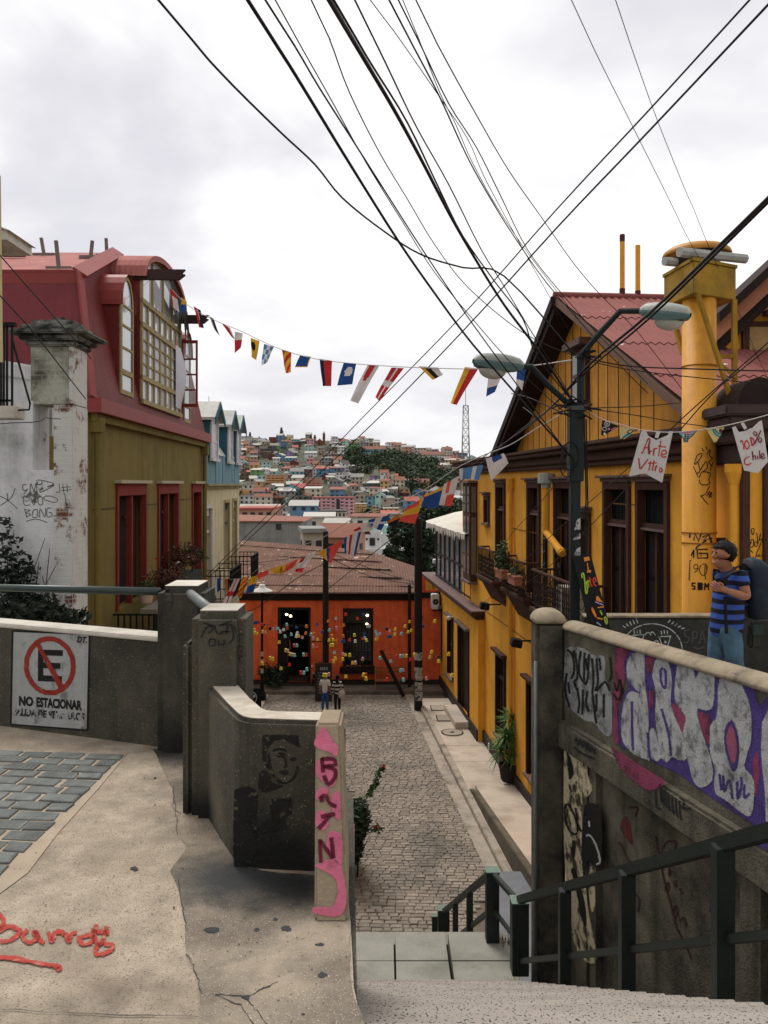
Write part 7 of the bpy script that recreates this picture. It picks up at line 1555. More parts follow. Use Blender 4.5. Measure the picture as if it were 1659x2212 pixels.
mb=MB();mb.box(tx-tw*.35,tx+tw*.35,c.y-1.1,c.y-1.02,c.z+ht*.5,c.z+ht*.7);mb.box(c.x-w/2+n_*.4,c.x-w/2+n_*.6,c.y-.1,c.y-.02,c.z+h*.1,c.z+h*.65);mb.build('window',WIN,ch)
c,w,h,q=pxh(447,487,600,700,Y=230);cu=empty('cupola_tower',c,'white ornate cupola tower with arched openings at the hill foot','tower');mb=MB()
mb.box(c.x-w*.45,c.x+w*.45,c.y,c.y+w*.9,c.z-20,c.z+h*.38);mb.box(c.x-w*.5,c.x+w*.5,c.y-.3,c.y+w,c.z+h*.38,c.z+h*.44);mb.build('base',WC['white'],cu)
mb=MB();mb.lathe((c.x,c.y+w*.45,c.z+h*.44),[(w*.4,0),(w*.4,h*.3),(w*.46,h*.32),(w*.36,h*.42),(w*.2,h*.52),(w*.05,h*.56),(.02,h*.7)],14);mb.build('dome',WC['grey'],cu)
mb=MB();mb.lathe((c.x,c.y-.05,c.z+h*.6),[(w*.16,0),(w*.16,.05)],12);q_=[(c.x+w*.18*math.cos(t),c.y+.0-.15,c.z+h*.6+w*.18*math.sin(t))for t in[k*.5236 for k in range(12)]];mb.poly(q_);mb.box(c.x-w*.2,c.x+w*.2,c.y-.35,c.y-.31,c.z,c.z+h*.3);mb.build('opening',WIN,cu)
FARW=M('far_wood',S(58,70,50),.3,.12,island=.4,bump=0);rt_=random.Random(5)
mb=MB();nW=0
def clump(p,r,n=26):
 for _ in range(int(n*2.6)):
  d=V((rt_.gauss(0,1),rt_.gauss(0,1),rt_.gauss(0,.8))).normalized()*r*rt_.uniform(.55,1.05);u=V((rt_.gauss(0,1),rt_.gauss(0,1),rt_.gauss(0,1))).normalized();v_=u.cross(d.normalized());v_=v_.normalized()if v_.length>.01 else V((0,0,1));s_=r*.2
  q=p+d+V((0,0,r*.6));mb.poly([q-u*s_,q-v_*s_,q+u*s_,q+v_*s_])
wood=[((905,1250),(275,345)),((960,1400),(300,400)),((1180,1480),(330,430)),((1250,1600),(380,470)),((1330,1600),(440,520))]
for(xa,xb),(ya,yb)in wood:
 for _ in range(48):
  px,py=464.5+rt_.uniform(xa,xb)*.32,895.9+rt_.uniform(ya,yb)*.32;g=hit(px,py)
  if g:clump(g,rt_.uniform(3,6.5),22);taken.append((px,py-4,5,4))
for _ in range(330):
 px,py=rt_.uniform(505,1020),rt_.uniform(950,1120);g=hit(px,py)
 if g and not any(abs(px-t[0])<t[2]+3 and abs(py-t[1])<t[3]+3 for t in taken[:30]):clump(g,rt_.uniform(1.8,4.2),16)
tag(mb.build('hillside_woods',FARW,fix=False),'dark woods and scrub between the houses of the far hill','woods',kind='stuff')
def far_tree(px,py,hpx,label,conifer=True):
 g=hit(px,py)
 if not g:return
 h=hpx/FPX*g.y;o=empty('hill_tree',g,label,'tree','single trees along the hill crest');mb=MB();mb.tube([g-V((0,0,1)),g+V((0,0,h*.9))],[h*.04,h*.012],6);mb.build('trunk',M('stem_brown',(0,0,0,1)),o)
 mb=MB()
 for k in range(7):
  z=h*(.3+.11*k);r=h*(.26-.03*k)if conifer else h*.3*math.sin(math.pi*(k+1)/8.5);leaves(mb,g+V((0,0,z)),(r,r,h*.07),40,h*.09,rt_)
 mb.build('crown',FARW,o,fix=False)
for px,py,hp,lb in((540,952,18,'pointed dark tree beside the long white modern building'),(552,950,14,'second dark tree right of the long white modern building'),(608,948,24,'tall thin conifer standing alone on the left crest'),(672,958,18,'conifer just left of the brick church'),(680,962,22,'taller bushy tree left of the brick church'),(560,955,12,'low round tree on the left crest'),(740,966,14,'small tree right of the brick church')):
 far_tree(px,py,hp,lb)
c,w,h,q=pxh(1000,1065,615,712,Y=220);pm=empty('palm_tree',V((c.x,c.y,c.z-6)),'dark feathery palm tree in front of the yellow flats','palm');mb=MB();mb.tube([(c.x,c.y,c.z-12),(c.x+.1,c.y,c.z+h*.55)],[.45,.35],8);mb.build('trunk',M('stem_brown',(0,0,0,1)),pm)
mb=MB();tp=V((c.x,c.y,c.z+h*.6))
for k in range(60):
 a=rt_.uniform(0,6.28);e=rt_.uniform(-.5,1.2);d=V((math.cos(a)*math.cos(e),math.sin(a)*math.cos(e),math.sin(e)));L_=w*.55*rt_.uniform(.8,1.1);s_=d.cross(V((0,0,1))).normalized()*.28
 m1=tp+d*L_*.6;m2=tp+d*L_-V((0,0,L_*.32));mb.poly([tp,m1-s_,m2,m1+s_])
mb.build('crown',LEAFD,pm,fix=False)
adj={'white':'white','cream':'cream','grey':'grey','dark_grey':'dark grey','pink':'pink','salmon':'salmon','orange':'orange','yellow':'yellow','mint':'mint','turquoise':'turquoise','blue':'blue','green':'green','purple':'lilac','maroon':'maroon','brown':'brown','beige':'beige'}
wts=['white']*9+['cream']*7+['grey']*7+['dark_grey']*3+['pink']*2+['salmon']*3+['orange']*2+['yellow']*3+['mint']*3+['turquoise']*2+['blue']*3+['green']+['purple']+['maroon']*2+['brown']*4+['beige']*7
count=0;rows_=28;houses=[]
for r_ in range(rows_):
 py0=956+(r_/(rows_-1))**1.12*190
 px=500+rh.uniform(0,14)
 while px<1030:
  py=py0+rh.uniform(-4,4);g=hit(px,py);sz=rh.uniform(5.2,9.5)
  if g is None:px+=14;continue
  wpx=sz/g.y*FPX;hgt=rh.choice((2.8,3.0,4.8,5.2,5.6,7.4));hpx=hgt/g.y*FPX
  if any(abs(px-t[0])<t[2]+wpx*.42 and abs(py-hpx/2-t[1])<t[3]+hpx*.3 for t in taken)or rh.random()<.08:px+=wpx*.7;continue
  houses.append((g,sz,hgt,px,py));px+=wpx*rh.uniform(.78,1.02)
print('candidates',len(houses));rh.shuffle(houses);houses=houses[:300]
for g,sz,hgt,px,py in houses:
 k=rh.choice(wts);rf_=rh.choice(('pale','pale','grey','grey','rust','rust','dark','red'));rt2=rh.choice(('flat','shed','shed','gable','gable','front'))
 st=1 if hgt<4 else 2 if hgt<7 else 3
 hor='by the cream house side' if px<560 else 'left of the church' if px<660 else 'below the church' if px<730 else 'right of the church' if px<790 else 'left of the ravine' if px<860 else 'around the ravine' if px<940 else 'toward the lattice mast'
 ver='near the crest' if py<985 else 'on the upper slope' if py<1020 else 'on the middle slope' if py<1060 else 'on the lower slope' if py<1100 else 'at the hill foot'
 rn={'flat':'flat','shed':'sloping','gable':'ridged','front':'gabled'}[rt2]
 box_house(g,sz,rh.uniform(6,10),hgt,rh.uniform(-.35,.35),WC[k],RFC[rf_],rt2,st,f'{("one", "two", "three")[st-1]}-storey {adj[k]} house, {rn} {rf_} roof, {ver} {hor}',base=5)
GWALL=M('stained_grey_wall',S(142,142,138),.1,.6,dirt=S(92,94,92),dsc=.4,damt=.7,streak=S(100,100,98),samt=.6,bump=.2,bsc=6)
Yg=80;a,b=at(470,1128,Yg),at(651,1128,Yg);gb=empty('grey_building',(b.x-3,Yg,-28),'windowless grey building with stained walls behind the red house','building')
mb=MB();mb.box(a.x,b.x,Yg,Yg+12,-28,a.z);mb.build('wall',GWALL,gb);mb=MB();p=at(602,1138,Yg);mb.box(p.x-.25,p.x+.25,Yg-.05,Yg-.002,p.z-.3,p.z+.3);mb.build('window',WIN,gb)
mb=MB();mb.hexa([(a.x,Yg-.2,a.z+.001),(b.x+.2,Yg-.2,a.z+.001),(b.x+.2,Yg+12,a.z+.001),(a.x,Yg+12,a.z+.001),(a.x,Yg-.2,a.z+.15),(b.x+.2,Yg-.2,a.z+.12),(b.x-2,Yg+12,a.z+.15),(a.x,Yg+12,a.z+.3)]);mb.build('roof',RFC['rust'],gb)
Yw=95;wb=empty('white_building',(at(850,0,Yw).x,Yw,-28),'white flat building with portholes and a green roof strip behind the red house','building')
def wbx(x0,x1,yt,yb,y0,y1,mat,nm):
 a,b=at(x0,yb,Yw),at(x1,yt,Yw);mb=MB();mb.box(a.x,b.x,Yw+y0,Yw+y1,a.z,b.z);return mb.build(nm,mat,wb)
wbx(745,905,1186,1560,0,10,WC['white'],'wall');wbx(787,822,1148,1185.9,1,6,WC['white'],'tower');wbx(789,819,1140,1147.8,1.5,5.5,WC['mint'],'roof_terrace');wbx(826,930,1140,1160,6,9,WC['mint'],'roof_strip');wbx(822.5,940,1160.2,1185.8,6,9,WC['white'],'rear_wall')
wd_=wbx(798,810,1163,1180,.9,.98,WIN,'door')
for px in(792,817):p=at(px,1166,Yw);mb=MB();mb.poly([(p.x+.14*math.cos(t),Yw+.97,p.z+.14*math.sin(t))for t in[k*.6283 for k in range(10)]]);mb.build('porthole',WIN,wb)
for i,(x0,x1,yt,Y_,wl,rf_,lab)in enumerate(((655,700,1150,70,'beige','grey','low beige house with a pale roof beside the grey building'),(700,745,1138,110,'white','pale','small white house behind the black pole top'),(660,720,1118,150,'cream','pale','cream house with a pale roof above the grey wall'),(905,960,1085,170,'cream','grey','cream house beyond the dark tree top'),(690,770,1158,75,'salmon','rust','salmon shed roof just over the red house ridge'),(760,830,1118,190,'white','rust','white house with a pinkish roof left of the fluttering flags'),(825,900,1112,210,'beige','grey','beige house behind the string of flags'),(520,600,1100,180,'cream','pale','cream house with a pale pyramid roof behind the grey building'),(880,940,1125,130,'grey','pale','grey house behind the dark tree'))):
 a,b=at(x0,yt,Y_),at(x1,yt,Y_);box_house(V(((a.x+b.x)/2,Y_,a.z-6)),b.x-a.x,4,6,rh.uniform(-.2,.2),WC[wl],RFC[rf_],('flat','gable','shed')[i%3],2,lab,'valley_house','houses in the valley behind the red house',base=22)
Yg=120;a,b=at(945,1110,Yg),at(1012,1075,Yg);gr_=empty('glass_roof_building',(a.x+2,Yg,-20),'grey building with a pale glass roof under the lattice mast','building')
mb=MB();mb.box(a.x,b.x+3,Yg,Yg+8,-30,a.z);mb.build('wall',WC['grey'],gr_);mb=MB();mb.hexa([(a.x,Yg-.3,a.z+.01),(b.x+3,Yg-.3,a.z+.01),(b.x+3,Yg+8,a.z+.01),(a.x,Yg+8,a.z+.01),(a.x+.3,Yg+.1,b.z),(b.x+3,Yg+.1,b.z),(b.x+3,Yg+8,b.z+.1),(a.x+.3,Yg+8,b.z+.1)]);mb.build('glass_roof',M('pale_glass_roof',S(176,186,192),.1,.5,rough=.2,bump=0),gr_)
mb=MB()
for k in range(5):x=a.x+(b.x-a.x)*k/4;mb.box(x-.08,x+.08,Yg-.4,Yg-.05,a.z-3,a.z+.0)
mb.box(a.x,b.x,Yg-.4,Yg-.05,a.z-1.6,a.z-1.3);mb.build('colonnade',WC['white'],gr_)
Ym=210;lmz0,lmz1=at(0,1140,Ym).z,at(0,876,Ym).z;mx=at(1006,0,Ym).x;wb_,wt_=1.45,.62
ms=empty('lattice_mast',(mx,Ym,lmz0),'tall red and white lattice antenna mast on the skyline','mast');WHM=M('mast_white',S(196,192,190),.05,2,bump=0);RDM=M('mast_grey',S(132,122,122),.08,2,bump=0)
mb=MB();mbr=MB();n_=16
def mc_(z):f=(z-lmz0)/(lmz1-lmz0);r=wb_+(wt_-wb_)*f;return[V((mx+sx*r,Ym+sy*r,z))for sx,sy in((-1,-1),(1,-1),(1,1),(-1,1))]
for k in range(n_):
 t=MB;z0,z1=lmz0+(lmz1-lmz0)*k/n_,lmz0+(lmz1-lmz0)*(k+1)/n_;A_,B_=mc_(z0),mc_(z1);m_=mb if(k//3)%2==0 else mbr
 for i in range(4):m_.bar(A_[i],B_[i],.14);m_.bar(A_[i],B_[(i+1)%4],.09);m_.bar(A_[(i+1)%4],B_[i],.09);m_.bar(B_[i],B_[(i+1)%4],.09)
mb.build('white_lattice',WHM,ms);mbr.build('grey_lattice',RDM,ms);mb=MB();mb.tube([(mx,Ym,lmz1),(mx-.1,Ym,at(0,812,Ym).z)],[.09,.04],5);mb.build('antenna',RDM,ms)
def tree(px,Y,zb,crowns,trunk_top,lab,mat,n,size):
 b=V((at(px,0,Y).x,Y,zb));o=empty('leafy_tree',b,lab,'tree');mb=MB();tt=V((b.x+.2,Y,trunk_top));mb.tube([b,b.lerp(tt,.5)+V((.1,0,0)),tt],[.3,.22,.14],8)
 for cx_,cy_,r in crowns:p=at(cx_,cy_,Y);mb.tube([tt,tt.lerp(p,.6)+V((0,0,.3)),p],[.1,.06,.02],6)
 mb.build('trunk',M('stem_brown',(0,0,0,1)),o);mb=MB();rr=random.Random(int(px))
 for cx_,cy_,r in crowns:p=at(cx_,cy_,Y)+V((0,rr.uniform(-.8,.8),0));leaves(mb,p,(r,r,r*.8),n,size,rr,shell=.5)
 mb.build('crown',mat,o,fix=False)
tree(885,58,-15,[(865,1150,1.0),(900,1130,1.2),(935,1115,1.2),(870,1185,1.1),(905,1175,1.3),(940,1160,1.4),(860,1210,.8),(895,1220,1.2),(930,1215,1.3),(970,1120,1.2),(985,1110,1.2),(915,1250,1.0),(945,1250,1.0),(845,1190,.55)],-7,'large dark leafy tree behind the glazed terrace',LEAFD,420,.26)
tree(985,66,-16,[(960,1112,1.3),(985,1100,1.2),(1010,1105,1.3),(940,1125,1.0)],-6,'mid green tree rising behind the white awning',LEAFM,300,.26)
CAB=M('black_cable',S(26,26,30),.1,10,rough=.6,bump=0)
def cable(pts,r,lab,grp='overhead cables'):
 P=[at(x,y,Y)for x,y,Y in pts];mb=MB()
 if pts[0][1]<0 or not 0<pts[0][0]<1650:P.insert(0,P[0]+(P[0]-P[1]).normalized()*5)
 mb.tube(smooth_path(P,4),r,6)
 thing(mb,'overhead_cable',CAB,lab,'cable',grp,fix=False,smooth=True)
P_=11.05
cable([(338,-5,6.5),(470,150,7.4),(600,280,8.2),(680,355,8.8),(740,428,9.2),(830,500,9.8),(910,550,10.2),(1000,578,10.5),(1090,597,10.8),(1240,765,P_)],.011,'leftmost black cable of the bundle, dipping and bending back to the pole')
cable([(532,-5,4.8),(640,165,5.6),(750,345,6.6),(860,520,7.8),(940,635,8.8),(1010,730,9.8),(1070,800,10.4),(1232,985,P_)],.0135,'thick twisted cable entering second from the left at the top')
cable([(570,-5,5.4),(640,105,6.0),(690,190,6.6),(760,300,7.3),(830,410,8.2),(900,520,9.),(980,640,9.8),(1050,740,10.4),(1234,990,P_)],.0085,'medium cable running just right of the thick twisted cable')
cable([(592,-5,5.8),(650,100,6.4),(715,215,7.),(790,350,8.),(870,480,8.9),(940,590,9.6),(1030,700,10.2),(1120,800,10.7),(1236,905,P_)],.006,'thin cable that merges with the medium cable halfway down')
cable([(670,-5,5.8),(712,85,6.3),(755,200,7.),(820,330,7.9),(880,430,8.7),(940,530,9.4),(1010,620,10.),(1110,705,10.6),(1180,745,10.9),(1240,768,P_)],.006,'wavy thin cable with several kinks left of the thickest bundle')
cable([(708,-5,4.6),(770,100,5.3),(850,235,6.3),(910,345,7.2),(975,470,8.3),(1030,565,9.2),(1090,660,10),(1165,760,10.6),(1240,872,P_)],.017,'thickest black cable bundle crossing the middle of the sky')
cable([(718,-5,4.9),(800,135,5.7),(880,265,6.7),(945,400,7.9),(1000,510,8.8),(1070,610,9.6),(1130,690,10.2),(1160,770,10.7),(1238,868,P_)],.009,'cable hugging the right side of the thickest bundle')
cable([(764,-5,5.4),(830,130,6.1),(900,275,7.1),(970,400,8.),(1040,540,9.1),(1090,620,9.9),(1150,720,10.5),(1200,800,10.9),(1240,870,P_)],.0072,'straight thin cable right of the thickest bundle')
cable([(796,-5,7.),(860,80,7.6),(950,210,8.4),(1010,300,9.2),(1045,380,9.8),(1090,465,10.6),(1150,575,11.8),(1215,690,13.5),(1245,740,14.4)],.005,'very thin cable curving down to the yellow gable')
cable([(838,-5,5.6),(890,95,6.2),(950,210,7.),(1010,340,8.),(1060,430,8.8),(1110,510,9.6),(1180,610,10.8),(1262,705,12.2),(1330,780,13.),(1400,850,13.6)],.0075,'left strand of the right hand trio ending at the red roof edge')
cable([(858,-5,5.9),(910,100,6.5),(970,225,7.3),(1030,320,8.2),(1080,420,9.1),(1140,540,10.2),(1210,630,11.4),(1290,720,12.6),(1400,830,13.5)],.0065,'middle strand of the trio passing over the red roof')
cable([(868,-5,6.6),(905,85,7.1),(950,200,7.8),(985,270,8.4),(1020,350,9.),(1075,450,10.),(1150,560,11.4),(1250,690,13.2)],.0045,'thinnest strand of the trio left of the red roof')
cable([(896,-5,6.2),(950,105,6.8),(1030,250,7.8),(1100,370,8.8),(1170,470,9.9),(1240,570,11.2),(1300,640,12.4),(1380,720,13.5),(1480,850,14.)],.0062,'lone cable right of the trio crossing down onto the red roof')
cable([(1232,-5,7.),(1290,120,7.8),(1350,240,8.8),(1380,300,9.3),(1440,420,10.6),(1500,540,12.0),(1570,650,13.4),(1640,780,15)],.0042,'faint thin wire, left of the pair falling to the mushroom chimney cap')
cable([(1328,-5,7.5),(1370,120,8.3),(1420,260,9.5),(1480,410,11.),(1500,455,11.4),(1530,530,12.),(1580,640,13.),(1659,820,15)],.0042,'faint thin wire, right of the pair falling to the mushroom chimney cap')
cable([(1630,-12,7.5),(1400,240,9.5),(1200,455,11.5),(1000,680,15.),(800,885,19.5),(600,1090,25),(432,1258,28.8)],.011,'upper of two long cables crossing the sky to the cream house')
cable([(1680,-12,7.1),(1400,285,9.5),(1200,495,11.3),(1000,715,14.8),(800,920,19.3),(600,1105,24.8),(450,1248,28.9)],.0125,'lower of two long cables crossing the sky to the cream house')
cable([(1680,408,5.5),(1560,525,6.5),(1400,680,8.5),(1270,790,10.6),(1190,880,13.),(1100,950,17.),(900,1120,26),(705,1275,39)],.016,'thick cable from the right edge to the far black pole')
cable([(1680,416,5.6),(1560,535,6.6),(1400,690,8.6),(1270,800,10.8),(1150,915,14),(1040,990,20),(950,1060,27),(904,1095,36.9)],.012,'thick cable from the right edge to the papered pole')
for pts,r,lab in(([(1242,768,P_),(1350,790,11.),(1500,797,10.8),(1680,802,10.5)],.010,'upper level cable from the lamp pole across the chimney'),([(1242,772,P_),(1350,797,11.),(1500,815,10.8),(1680,832,10.5)],.007,'lower level cable from the lamp pole across the chimney'),([(1250,882,P_),(1380,878,11.4),(1470,870,11.9)],.007,'short cable rising from the pole knot to the chimney'),([(1250,880,P_),(1360,895,11.2),(1480,915,11.8),(1560,925,12.)],.007,'cable with clamps dipping right from the pole knot')):cable(pts,r,lab)
cable([(1659,740,8),(1500,880,9.4),(1380,990,11.),(1290,1070,14),(1150,1195,19),(1060,1290,25),(1035,1305,30)],.007,'thin cable slanting down across the yellow facade, upper one')
cable([(1659,752,8),(1540,850,9.),(1420,985,10.6),(1300,1110,14),(1190,1220,18),(1080,1300,24)],.007,'thin cable slanting down across the yellow facade, lower one')
cable([(1243,985,P_),(1180,1070,15),(1100,1160,22),(1040,1240,30)],.007,'thin cable from the pole sleeve down to the corner bay window')
cable([(1240,905,P_),(1150,862,11.5),(1105,850,12.4)],.008,'short cable from the pole toward the barge board')
cable([(1230,985,P_),(1160,905,12.),(1130,880,13)],.008,'short taut cable above the brown cornice')
cable([(705,1215,39),(640,1250,39.5),(560,1310,40),(522,1322,40.6)],.02,'sagging cable from the black pole to the red house left end')
for pts,lab in(([(703,1190,39),(800,1228,39.5),(895,1258,37.5)],'upper cable between the two street poles'),([(703,1200,39),(800,1245,39.5),(895,1262,37.5)],'lower cable between the two street poles'),([(705,1195,39),(640,1205,40),(560,1215,41),(516,1222,41)],'cable from the black pole over the rusty roof to the left'),([(20,560,12),(100,640,12.4),(200,745,12.8)],'x')):
 if lab!='x':cable(pts,.016,lab)
cable([(-10,540,9.5),(60,620,10.5),(180,755,12.4),(196,775,12.7)],.008,'upper wire at the left edge reaching the sooty chimney');cable([(-10,628,9),(70,715,10.),(160,830,11.8),(185,862,12.5)],.008,'lower wire at the left edge reaching the brick corner')
FC={k:M('flag_'+n,c,.08,14,rough=.8,bump=.1,bsc=120)for k,(n,c)in{'r':('red',S(190,48,52)),'w':('white',S(214,208,206)),'b':('blue',S(40,76,138)),'y':('yellow',S(222,168,52)),'n':('navy',S(34,40,66)),'k':('black',S(34,32,34)),'o':('orange',S(196,110,44)),'p':('coral',S(226,84,72)),'l':('light_blue',S(88,136,186))}.items()}
ORD=list('rwbynkopl')
for m_ in list(FC.values()):
 N,L=m_.node_tree.nodes,m_.node_tree.links;b=N['Principled BSDF'];t=N.new('ShaderNodeBsdfTranslucent');x=N.new('ShaderNodeMixShader');x.inputs[0].default_value=.5
 L.new(b.inputs['Base Color'].links[0].from_socket,t.inputs[0]);L.new(b.outputs[0],x.inputs[1]);L.new(t.outputs[0],x.inputs[2]);L.new(x.outputs[0],N['Material Output'].inputs['Surface'])
STRG=M('white_cord',S(186,180,172),.1,10,bump=0)
def flag(quad,Yf,pat,lab,grp,n=12,wave=.05,seed=0):
 """quad: two points on the cord, then the two lower corners, in view pixels"""
 a,b,d,c=[at(x,y,Yf(x))for x,y in quad];k_=1.28 if 'lower' in grp else 1.;d=a+(d-a)*k_;c=b+(c-b)*k_;rr=random.Random(seed);ph=rr.uniform(0,6);L_=((a+b)/2-(c+d)/2).length
 def P(u,v):
  p=a.lerp(b,u).lerp(d.lerp(c,u),v);s_=math.sin(v*4.5+ph+u*2.2);s2=math.sin(u*5+ph*2+v*2)
  side=(b-a).normalized()if(b-a).length else V((1,0,0))
  return p+V((0,1,0))*(wave*L_*1.1*s_*v**.5+wave*L_*.5*s2)+side*wave*L_*.35*math.sin(v*5+ph)*v
 mb=MB()
 for i in range(n):
  for j in range(n):
   k=pat((j+.5)/n,(i+.5)/n);mb.mi=ORD.index(k);mb.quad(P(j/n,i/n),P((j+1)/n,i/n),P((j+1)/n,(i+1)/n),P(j/n,(i+1)/n))
 used=sorted(set(mb.m));mb.m=[used.index(q)for q in mb.m];me=bmesh.new()
 o=thing(mb,'signal_flag',[FC[ORD[q]]for q in used],lab,'flag',grp,fix=False);me.free()
 bm=bmesh.new();bm.from_mesh(o.data);bmesh.ops.remove_doubles(bm,verts=bm.verts,dist=.0004);bm.to_mesh(o.data);bm.free()
 for p in o.data.polygons:p.use_smooth=True
 return o
def cordpath(pts,r,lab,cat='cord',nm='bunting_cord'):mb=MB();mb.tube(smooth_path([at(*p)for p in pts],4),r,5);return thing(mb,nm,STRG,lab,cat,fix=False)
Y1_=lambda x:22.5+(11.1-22.5)*min(1,max(0,(x-360)/880.0))
cordpath([(x,y,Y1_(x))for x,y in((350,600),(400,655),(460,690),(520,715),(600,752),(680,775),(760,785),(840,791),(930,795),(1030,797),(1130,792),(1235,778))],.009,'upper bunting cord from the red dormer to the lamp pole')
D1=lambda q:(331.8+q[0]*.32,597.2+q[1]*.32);G1='signal flags on the upper bunting'
hv=lambda k1,k2,f=.5:(lambda u,v:k1 if u<f else k2);hh=lambda k1,k2,f=.5:(lambda u,v:k1 if v<f else k2)
disc=lambda k1,k2,cx=.5,cy=.5,r=.28:(lambda u,v:k2 if(u-cx)**2+((v-cy)*1.2)**2<r*r else k1)
cross=lambda k1,k2,w_=.16:(lambda u,v:k2 if abs(u-.5)<w_ or abs(v-.5)<w_*.7 else k1)
diag=lambda k1,k2,n_=4:(lambda u,v:k1 if int((u*.9+v*1.6)*n_/1.6)%2==0 else k2)
chk=lambda k1,k2:(lambda u,v:k1 if(int(u*3)+int(v*4))%2==0 else k2)
bord=lambda k1,k2,e=.14:(lambda u,v:k2 if v>1-e or u>1-e*.8 else k1)
F1=[([(110,80),(152,112),(125,205),(178,245)],lambda u,v:'r' if v<.3 or u<.2 else 'w','tattered red and white flag hanging at the dormer beam'),([(187,140),(225,170),(183,252),(216,225)],hh('y','b',.45),'small yellow over blue flag near the dormer'),([(270,200),(318,228),(308,345),(342,352)],lambda u,v:'r' if u<.4 else 'w' if u<.52 and v<.6 else 'n','narrow red, white and navy flag twisting above the second beam'),([(372,265),(405,285),(412,360),(446,403)],lambda u,v:'w' if u<.42-.2*v else 'n','narrow white and navy flag over the second beam tip'),([(460,318),(515,345),(528,410),(552,428)],hv('r','w',.72),'folded red flag with white edge left of the white and red flag'),([(548,370),(602,385),(545,518),(588,482)],hh('w','r',.45),'white over red flag pointing down'),([(655,415),(715,435),(662,545),(694,566)],disc('y','k',.3,.38,.3),'yellow flag with a black disc'),([(745,455),(812,475),(727,600),(768,578)],chk('l','w'),'blue and white chequered flag'),([(865,492),(930,510),(893,655),(926,645)],diag('r','y'),'upper bunting flag with red and yellow diagonal stripes'),([(990,530),(1062,542),(952,612),(1038,612)],bord('b','y',.12),'blue flag with a yellow lower border folded short'),([(1120,555),(1205,570),(1140,738),(1197,741)],hv('n','r',.32),'navy and red halved flag hanging straight'),([(1283,583),(1368,590),(1237,735),(1340,728)],disc('b','w',.55,.38,.27),'blue flag with a white disc'),([(1445,598),(1525,602),(1323,835),(1378,858)],disc('w','r',.42,.18,.27),'long white flag with a red heart shaped spot'),([(1605,615),(1690,618),(1497,815),(1525,842)],cross('r','w',.12),'long red flag with a white cross')]
D2=lambda q:(929+q[0]*.28,663.6+q[1]*.28)
F1b=[([(-90,455),(60,465),(20,560),(100,520)],lambda u,v:'y' if u<.22 else 'k' if u<.6 else 'w','crumpled yellow, black and white flag bunched on the cord'),([(268,463),(375,470),(157,738),(203,754)],hv('y','r',.4),'long yellow and red flag left of the lamp head'),([(455,490),(572,490),(432,690),(498,655)],lambda u,v:'p' if v<.2 else 'w' if v<.7 else 'b','white flag with blue tip under the lamp head'),([(672,480),(737,475),(662,605),(712,640)],hh('b','w',.55),'blue over white flag just right of the lamp head')]
for i,(q,pt_,lb)in enumerate(F1):flag([D1(p)for p in q],Y1_,pt_,lb,G1,seed=i)
for i,(q,pt_,lb)in enumerate(F1b):flag([D2(p)for p in q],Y1_,pt_,lb,G1,seed=40+i)
Y2_=lambda x:29-17.6*min(1,max(0,(x-430)/810.0))**.9
cordpath([(x,y,Y2_(x))for x,y in((360,1228),(430,1248),(520,1250),(560,1228),(600,1207),(650,1180),(700,1160),(760,1122),(830,1094),(870,1082),(930,1050),(985,1012),(1040,985),(1100,962),(1160,925),(1238,880))],.009,'lower bunting cord from the olive house to the lamp pole')
DF=lambda q:(398.2+q[0]*.44,962.2+q[1]*.44);G2_='signal flags on the lower bunting'
